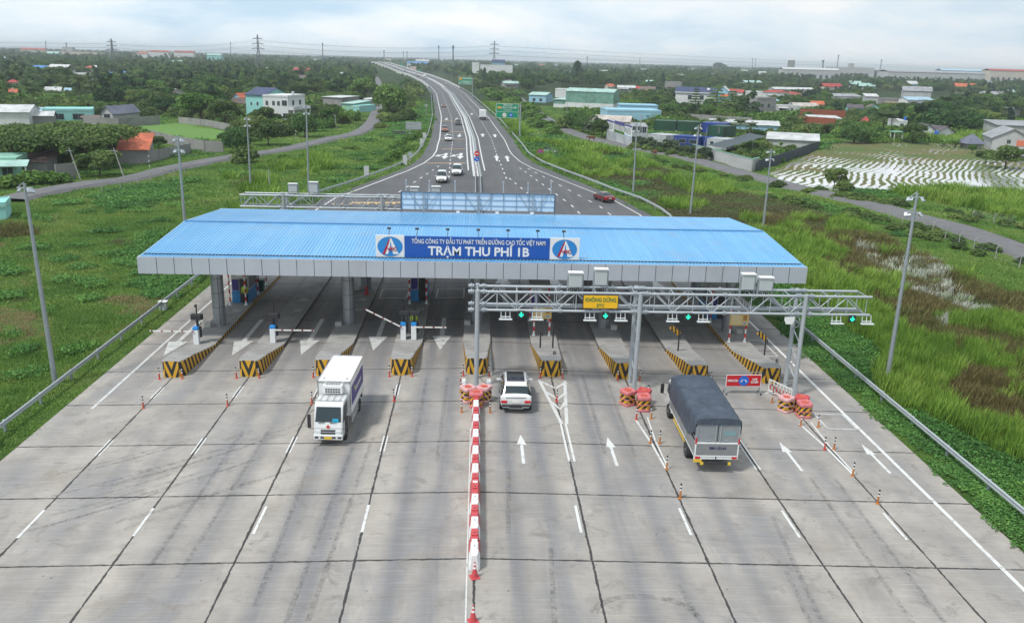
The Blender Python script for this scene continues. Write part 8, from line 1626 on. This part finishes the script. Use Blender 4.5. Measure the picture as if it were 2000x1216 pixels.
for X, Y, px_, py_, sp, nv in CAND:
    kind = r6.choice(['broad0', 'broad1', 'broad2', 'olive0', 'olive1', 'airy0', 'airy1', 'light0', 'broad0', 'broad1'])
    if px_ > 1500 and py_ < 195 and r6.random() < .6: kind = r6.choice(['airy0', 'airy1', 'olive0'])
    if nv > .28 and Y < 1100 and r6.random() < .5: kind = 'palm0'
    if kind != 'palm0' and Y < 1400 and r6.random() < .10: kind = 'palm0'
    if kind == 'light0' and r6.random() < .4: kind = 'olive1'
    s = r6.uniform(.75, 1.2)*(1+max(0, sp-8)*.045)*(.92 if kind[:4] == 'airy' else 1); s = min(s, 2.6)
    if Y < 1500: s *= 1+.15*nv
    if 1236 < px_ < 1700 and py_ > 168: s *= .62
    h = HT[kind[:-1]]*min(s, 1.55); w = 4.2*s
    if np.any((FT[:, 0]-X)**2+(FT[:, 1]-Y)**2 < (FT[:, 2]+w*.55)**2): continue
    if Y < 900 and min(segd(Vector((X, Y)), a, b_) for a, b_ in RDS) < 6: continue
    k = CF/Y; x0, x1, yt = px_-w*k*.8, px_+w*k*.8, py_-h*k*.93
    if Y < 1500: x0, x1 = px_-w*k*.6, px_+w*k*.6; yt = py_-h*k*.86
    hit = (KPA[:, 0] < x1) & (KPA[:, 2] > x0) & (KPA[:, 1] < py_) & (KPA[:, 3]-2 > yt) & (KPA[:, 4] > Y)
    if np.any(hit): continue
    FIN.append((Y, X, kind, s))
FIN.sort(); NIND = 200
for Y, X, kind, s in FIN[:NIND]:
    side = 'left' if X < xmid(Y) else 'right'; what = {'broad': 'dark green broadleaf tree', 'olive': 'olive green broadleaf tree', 'airy': 'feathery blue green tree', 'light': 'light green broadleaf tree', 'palm': 'coconut palm'}[kind[:-1]]
    plant(kind, X, Y, s, '%s in the wood %s of the highway' % (what, side), '%ss in the wood %s of the highway' % (what, side), sz=min(s, 1.5))
def gn(name, pts, rots, scls, src, kind='stuff'):
    me = bpy.data.meshes.new(name); me.vertices.add(len(pts)); me.vertices.foreach_set('co', np.asarray(pts, np.float32).ravel())
    a_ = me.attributes.new('rot', 'FLOAT_VECTOR', 'POINT'); a_.data.foreach_set('vector', np.asarray(rots, np.float32).ravel()); a_ = me.attributes.new('scl', 'FLOAT_VECTOR', 'POINT'); a_.data.foreach_set('vector', np.asarray(scls, np.float32).ravel())
    o = bpy.data.objects.new(name, me); COL.objects.link(o); o['kind'] = kind; g = bpy.data.node_groups.new(name, 'GeometryNodeTree'); g.interface.new_socket('Geometry', in_out='INPUT', socket_type='NodeSocketGeometry'); g.interface.new_socket('Geometry', in_out='OUTPUT', socket_type='NodeSocketGeometry')
    i_ = g.nodes.new('NodeGroupInput'); o_ = g.nodes.new('NodeGroupOutput'); ip = g.nodes.new('GeometryNodeInstanceOnPoints'); oi = g.nodes.new('GeometryNodeObjectInfo'); oi.inputs['Object'].default_value = src
    r_ = g.nodes.new('GeometryNodeInputNamedAttribute'); r_.data_type = 'FLOAT_VECTOR'; r_.inputs['Name'].default_value = 'rot'; s_ = g.nodes.new('GeometryNodeInputNamedAttribute'); s_.data_type = 'FLOAT_VECTOR'; s_.inputs['Name'].default_value = 'scl'
    g.links.new(i_.outputs[0], ip.inputs['Points']); g.links.new(oi.outputs['Geometry'], ip.inputs['Instance']); g.links.new(r_.outputs['Attribute'], ip.inputs['Rotation']); g.links.new(s_.outputs['Attribute'], ip.inputs['Scale']); g.links.new(ip.outputs[0], o_.inputs[0])
    o.modifiers.new('gn', 'NODES').node_group = g; return o
# low undergrowth between houses and trees
VIL = WOOD+[[(1100, 216), (1236, 172), (1700, 180), (1900, 215), (1900, 266), (1700, 285), (1620, 262), (1500, 276), (1390, 276), (1290, 252), (1180, 240)], [(0, 214), (440, 238), (520, 268), (600, 262), (700, 235), (700, 186), (430, 180), (0, 180)], [(0, 290), (300, 262), (250, 318), (0, 352)], [(1395, 318), (1500, 284), (1600, 288), (1485, 332)]]
gx_ = np.arange(-330, 420, 4.2); gy_ = np.arange(135, 560, 4.2); X, Y = np.meshgrid(gx_, gy_); X = X.ravel()+rs.uniform(-2, 2, X.size); Y = Y.ravel()+rs.uniform(-2, 2, Y.size); px_, py_ = vpix(X, Y, np.full(len(X), -1.0)); ok = (px_ > -60) & (px_ < 2060); in_ = np.zeros(len(X), bool)
for w in VIL: in_ |= inpoly(w, px_, py_)
lawn = inpoly([(292, 262), (430, 280), (462, 258), (360, 238), (320, 238), (255, 247)], px_, py_); xm_ = np.interp(Y, [a for a, _ in XC], [b_ for _, b_ in XC]); ok &= in_ & ~lawn & (np.abs(X-xm_) > 15); X, Y, px_, py_ = X[ok], Y[ok], px_[ok], py_[ok]; UG = {'shrub0': [], 'shrub1': [], 'banana0': []}
for x, y, a, b_ in zip(X, Y, px_, py_):
    if np.any((FT[:, 0]-x)**2+(FT[:, 1]-y)**2 < (FT[:, 2]*.8+1.5)**2): continue
    if min(segd(Vector((x, y)), p, q) for p, q in RDS) < 5.5: continue
    s = r6.uniform(.8, 1.9); k = CF/y; hit = (KPA[:, 0] < a+1.5*s*k) & (KPA[:, 2] > a-1.5*s*k) & (KPA[:, 1] < b_) & (KPA[:, 3]-4 > b_-1.8*s*k) & (KPA[:, 4] > y)
    if np.any(hit): s *= .45
    nn = noise.noise(Vector((x*.03, y*.03, 9))); UG['banana0' if nn > .25 and r6.random() < .5 else ('shrub0' if nn > -.05 else 'shrub1')].append((x, y, s))
for key, L in UG.items():
    if not L: continue
    cr_ = [o for o in PRO[key]['kids'] if o.name.startswith('crown')][0]; o = gn('undergrowth', [(x, y, -1.1) for x, y, s in L], [(0, 0, r6.uniform(0, 6.28)) for _ in L], [(s*1.15, s*1.15, s*(.7 if key == 'banana0' else 1)) for x, y, s in L], cr_); o['label'] = 'tangled low undergrowth between village houses and trees'; o['category'] = 'undergrowth'
# the rest of the wood reads as one mass per foliage type
rest = {}
for Y, X, kind, s in FIN[NIND:]: rest.setdefault(kind, []).append((X, Y, s))
for kind, L in rest.items():
    src = PRO[kind].get('kids'); 
    if not src: continue
    cr_ = [o for o in src if o.name.startswith('crown')][0]
    o = gn('distant_wood', [(x, y, -1.1) for x, y, s in L], [(0, 0, r6.uniform(0, 6.28)) for _ in L], [(s, s, min(s, 1.55)) for x, y, s in L], cr_); o['label'] = 'distant wood of many trees merging towards the horizon'; o['category'] = 'wood'
print('trees', len(FIN), 'planted', NTREE[0])
# ------------------------------------------------------------------ grass, reeds and ground plants
def grassmat(name, c1, c2, c3, sc=.12): return leafmat(name, c1, c2, c3, sc)
GM = {'L': grassmat('short_grass_leaf', (.085, .17, .035), (.13, .235, .05), (.20, .26, .07), .10), 'G': grassmat('reed_leaf', (.11, .20, .03), (.155, .27, .04), (.22, .31, .06), .09), 'B': grassmat('sedge_leaf', (.115, .10, .038), (.145, .125, .05), (.11, .135, .04), .07), 'D': grassmat('leafy_cover_leaf', (.045, .12, .03), (.07, .17, .04), (.11, .23, .05), .15), 'W': grassmat('pale_grass_leaf', (.30, .32, .26), (.48, .50, .45), (.20, .26, .12), .2), 'S': grassmat('straw_leaf', (.22, .17, .09), (.28, .23, .12), (.15, .14, .06), .2), 'K': grassmat('dark_marsh_leaf', (.075, .075, .033), (.10, .095, .045), (.09, .12, .042), .08)}
def tuft(name, n_, rad, h, w, lean, mt, seed, leafy=False):
    rs = np.random.RandomState(seed)
    if leafy:
        p = np.stack([rs.uniform(-rad, rad, n_), rs.uniform(-rad, rad, n_), np.abs(rs.normal(0, .5, n_))*h*.5+h*.35], 1); nr = np.tile(np.array([[0, 0, 1.0]]), (n_, 1)); v = leaves(p, nr, w, rs, 1.3, .7)
    else:
        a = rs.uniform(0, 6.28, n_); r = np.sqrt(rs.rand(n_))*rad; b0 = np.stack([r*np.cos(a), r*np.sin(a), np.zeros(n_)-.03], 1); hh = h*rs.uniform(.55, 1.15, n_); t_ = rs.uniform(0, 6.28, n_); l_ = rs.uniform(.1, 1, n_)*lean; tip = b0+np.stack([np.cos(t_)*l_*hh, np.sin(t_)*l_*hh, hh*np.sqrt(np.maximum(.1, 1-l_**2*.5))], 1)
        s = np.stack([-np.sin(t_+.6), np.cos(t_+.6), np.zeros(n_)], 1)*w*.5; mid = (b0+tip)*.5+np.array([0, 0, .12])*hh[:, None]; v = np.concatenate([np.stack([b0-s, b0+s, mid+s*.9, mid-s*.9], 1), np.stack([mid-s*.9, mid+s*.9, tip+s*.15, tip-s*.15], 1)], 1).reshape(-1, 3)
    me = quadmesh(name, v, mt); o = bpy.data.objects.new(name, me); COL.objects.link(o); o['kind'] = 'stuff'; return o
TU = {'L': tuft('short_grass', 110, .75, .21, .042, .8, GM['L'], 1), 'G': tuft('tall_reeds', 80, .6, 1.25, .05, .5, GM['G'], 2), 'B': tuft('brown_sedge', 90, .65, .85, .045, .55, GM['B'], 3), 'D': tuft('leafy_ground_cover', 200, .70, .42, .10, 0, GM['D'], 4, True), 'W': tuft('pale_marsh_grass', 80, .6, .8, .05, .5, GM['W'], 5), 'S': tuft('dry_straw', 90, .7, .12, .04, 1.2, GM['S'], 6), 'K': tuft('dark_marsh_plants', 150, .75, .42, .075, 0, GM['K'], 7, True)}
SEED = [(-300, 700, 'L'), (0, 760, 'L'), (60, 640, 'S'), (10, 650, 'S'), (100, 700, 'L'), (200, 560, 'L'), (120, 590, 'L'), (300, 560, 'D'), (260, 600, 'S'), (170, 620, 'L'), (100, 480, 'L'), (20, 470, 'B'), (60, 520, 'L'), (250, 420, 'L'), (180, 440, 'L'), (230, 460, 'L'), (320, 440, 'L'), (150, 400, 'L'), (350, 380, 'L'), (250, 385, 'D'), (30, 420, 'L'), (420, 350, 'L'), (430, 390, 'L'), (520, 380, 'G'), (560, 340, 'L'), (640, 335, 'G'), (700, 300, 'L'), (660, 350, 'L'), (740, 330, 'L'), (800, 290, 'L'), (780, 250, 'D'), (800, 200, 'D'), (560, 310, 'G'), (680, 280, 'L'), (740, 220, 'G'), (480, 330, 'L'), (300, 350, 'L'), (400, 330, 'L'), (-100, 560, 'L'), (-200, 400, 'D'), (100, 360, 'L'), (350, 500, 'D'), (60, 800, 'L'), (-50, 600, 'L'), (200, 850, 'L'),
 (1180, 380, 'D'), (1250, 405, 'D'), (1100, 345, 'D'), (1060, 325, 'G'), (1150, 350, 'K'), (1230, 370, 'K'), (1320, 400, 'K'), (1280, 345, 'K'), (1200, 345, 'K'), (1300, 375, 'K'), (1360, 410, 'K'), (1450, 440, 'K'), (1500, 410, 'K'), (1600, 440, 'K'), (1800, 500, 'B'), (1850, 450, 'B'), (1900, 540, 'B'), (1760, 590, 'B'), (1860, 740, 'B'), (1920, 620, 'B'), (2050, 600, 'B'), (1980, 760, 'B'), (1660, 430, 'B'), (1560, 380, 'L'), (1580, 400, 'D'), (1120, 325, 'G'), (1180, 320, 'G'), (1220, 330, 'G'), (1350, 350, 'G'), (1420, 370, 'G'), (1380, 375, 'G'), (1460, 400, 'K'), (1550, 420, 'K'), (1650, 410, 'B'), (1420, 430, 'K'), (1560, 450, 'B'), (1650, 470, 'G'), (1750, 480, 'B'), (1530, 480, 'G'), (1600, 510, 'G'), (1680, 540, 'G'), (1620, 580, 'G'), (1700, 600, 'G'), (1740, 560, 'W'), (1800, 540, 'W'), (1830, 570, 'W'), (1750, 510, 'W'), (1870, 620, 'W'), (1880, 480, 'B'), (1950, 560, 'B'), (1950, 640, 'B'), (1780, 620, 'B'), (1800, 680, 'B'), (1900, 700, 'B'), (1980, 720, 'K'), (1860, 660, 'K'), (2100, 700, 'B'), (1600, 640, 'D'), (1640, 680, 'D'), (1700, 760, 'D'), (1770, 810, 'D'), (1850, 900, 'D'), (1920, 960, 'D'), (1780, 740, 'G'), (1850, 790, 'G'), (1900, 850, 'G'), (1980, 950, 'G'), (1720, 690, 'G'), (2000, 820, 'G'), (2100, 900, 'G'), (1560, 600, 'D'), (1550, 560, 'G'), (1700, 400, 'D'), (1800, 450, 'D'), (1950, 500, 'D'), (1800, 400, 'G'), (1950, 400, 'G'), (1950, 460, 'L'), (1100, 300, 'D'), (1050, 260, 'G'), (1000, 210, 'D'), (960, 190, 'G'), (1040, 290, 'D'), (1130, 300, 'G'), (1200, 308, 'D'), (1080, 245, 'L'), (1480, 345, 'L'), (1300, 325, 'L'), (1700, 380, 'D'), (1900, 380, 'G'), (340, 270, 'L'), (660, 240, 'L'), (580, 280, 'L')]
SD = np.array([(a, b_) for a, b_, _ in SEED], float); ST = np.array([c_ for _, _, c_ in SEED])
rs = np.random.RandomState(9); PX = []; 
for y0, y1, dens in ((18, 70, 3.2), (70, 120, 1.5), (120, 200, .62), (200, 420, .17)):
    wx = y1*.72+8; n_ = int((y1-y0)*2*wx*dens); PX.append(np.stack([rs.uniform(-wx, wx, n_), rs.uniform(y0, y1, n_), np.full(n_, 1/math.sqrt(dens))], 1))
PX = np.concatenate(PX); X, Y = PX[:, 0], PX[:, 1]; a_, b_ = vpix(X, Y, np.full(len(X), -1.0)); ok = (a_ > -260) & (a_ < 2300) & (b_ < 1500); PX, X, Y, a_, b_ = PX[ok], X[ok], Y[ok], a_[ok], b_[ok]
xm_ = np.interp(Y, [p[0] for p in XC], [p[1] for p in XC]); wl = np.interp(Y, [p[0] for p in WL], [p[1] for p in WL]); wr = np.interp(Y, [p[0] for p in WR], [p[1] for p in WR]); ed = np.where(X > xm_, X-xm_-wr, xm_-X-wl); ok = ed > .35
RD = np.full(len(X), 99.)
for u, v in RDS:
    d = np.array([v.x-u.x, v.y-u.y]); L2 = d@d; t_ = np.clip(((X-u.x)*d[0]+(Y-u.y)*d[1])/L2, 0, 1); rd_ = np.hypot(X-u.x-t_*d[0], Y-u.y-t_*d[1]); ok &= rd_ > 2.9; RD = np.minimum(RD, rd_)
for poly in ([(1500, 337), (1520, 352), (1575, 366), (1700, 373), (1900, 374), (2080, 390), (2160, 330), (2040, 298), (1890, 283), (1700, 275), (1645, 276), (1600, 292)], [(1052, 294), (1056, 284), (1068, 281), (1086, 291), (1092, 295), (1075, 298)], [(303, 262), (430, 275), (450, 258), (360, 241), (320, 241), (264, 248)]): ok &= ~inpoly(poly, a_, b_)
for fx_, fy_, fr in [f[:3] for f in FOOT]:
    if fy_ < 450: ok &= np.hypot(X-fx_, Y-fy_) > fr*.62
PX, X, Y, a_, b_, ed, RD = PX[ok], X[ok], Y[ok], a_[ok], b_[ok], ed[ok], RD[ok]
nb = np.array([noise.noise(Vector((x*.14, y*.14, 21))) for x, y in zip(X, Y)])
nz = np.array([[noise.noise(Vector((x*.09, y*.09, 2))), noise.noise(Vector((x*.09, y*.09, 7))), noise.noise(Vector((x*.35, y*.35, 4)))] for x, y in zip(X, Y)])
wa, wb = a_+nz[:, 0]*90+nz[:, 2]*40, b_+nz[:, 1]*45+nz[:, 2]*18
D2 = (wa[:, None]-SD[None, :, 0])**2+((wb[:, None]-SD[None, :, 1])*1.8)**2; T = ST[np.argmin(D2, 1)]
T[(ed < 2.2) & (ed > 0)] = 'L'; T[(nz[:, 2] > .44) & (T == 'L') & (ed > 3)] = 'D'; T[(rs.rand(len(T)) < .65) & (T == 'W')] = 'B'; T[(rs.rand(len(T)) < .15) & (T == 'B')] = 'G'; T[(nz[:, 2] < -.40) & (T == 'G')] = 'D'
T[(nb > .50) & (T == 'L') & (X < 0) & (ed > 3) & (rs.rand(len(T)) < .4)] = 'K'; T[(nb < -.55) & (T == 'L') & (X < 0) & (ed > 3)] = 'S'; T[(T == 'G') & (X < -12) & (rs.rand(len(T)) < .6)] = 'L'; T[(nb > .42) & (T == 'G')] = 'B'
rt_ = (X > 0) & (Y < 108); n1_ = nz[:, 0]*5; T[rt_ & (T != 'W')] = 'B'; T[rt_ & (T == 'B') & (nb+.5*(rs.rand(len(T))-.5) > .27)] = 'G'; T[rt_ & (nb+.3*(rs.rand(len(T))-.5) < -.36) & (T == 'B')] = 'K'; T[rt_ & (ed < 10+np.clip((Y-55)*.16, 0, 7)+n1_*1.4)] = 'G'; T[rt_ & (ed < 5.0+n1_)] = 'D'
T[(RD < 14) & (T != 'D')] = 'L'; T[(RD < 8)] = 'L'
kp = (ed > 1.0) | (rs.rand(len(ed)) < .6)
GL = {'L': ('short grass with yellow green patches on the verges', 'grass'), 'G': ('tall bright green reeds beside the toll plaza', 'reeds'), 'B': ('brown green sedge in the marsh', 'sedge'), 'D': ('dark green leafy ground cover along the guardrails', 'ground cover'), 'W': ('pale grey grass heads in the marsh', 'marsh grass'), 'S': ('patches of dry straw in the left field', 'straw'), 'K': ('low dark marsh plants behind the canopy on the right', 'marsh plants')}
ZV = np.array([zt(x, y) for x, y in zip(X, Y)])
for k, src in TU.items():
    s = (T == k) & kp; P = np.stack([X[s], Y[s], ZV[s]], 1); n_ = len(P); sp = PX[s, 2]; sc = rs.uniform(.75, 1.3, n_)*(1+nz[s, 2]*.5); near = np.where(ed[s] < 2.4, .55, 1); wide = np.clip(sp*1.45, .8, 3.2)
    if n_ < 2: continue
    # the first plant of each kind stands in the field too
    src.location = tuple(P[0]); o = gn(src.name.split('.')[0], P[1:], np.stack([np.zeros(n_-1), np.zeros(n_-1), rs.uniform(0, 6.28, n_-1)], 1), np.stack([wide*sc, wide*sc, sc*near*np.clip(1+(wide-1)*.22, 1, 1.5)], 1)[1:], src)
    for q in (o, src): q['label'], q['category'] = GL[k]
print('tufts', len(X))
# ------------------------------------------------------------------ haze: an even body of air round the whole scene
hm = bpy.data.materials.new('haze_air'); hm.use_nodes = True; n = hm.node_tree; n.nodes.clear(); vo = N(n, 'ShaderNodeVolumePrincipled'); vo.inputs['Color'].default_value = (.88, .96, 1.0, 1); vo.inputs['Density'].default_value = .00018; vo.inputs['Anisotropy'].default_value = .2; o_ = N(n, 'ShaderNodeOutputMaterial'); n.links.new(vo.outputs[0], o_.inputs['Volume'])
m = MB(); m.b2(-9500, 9500, -600, 12500, -12, 62); o = m.build('haze', hm); tag(o, 'pale blue haze over the whole plain', 'haze', kind='stuff')
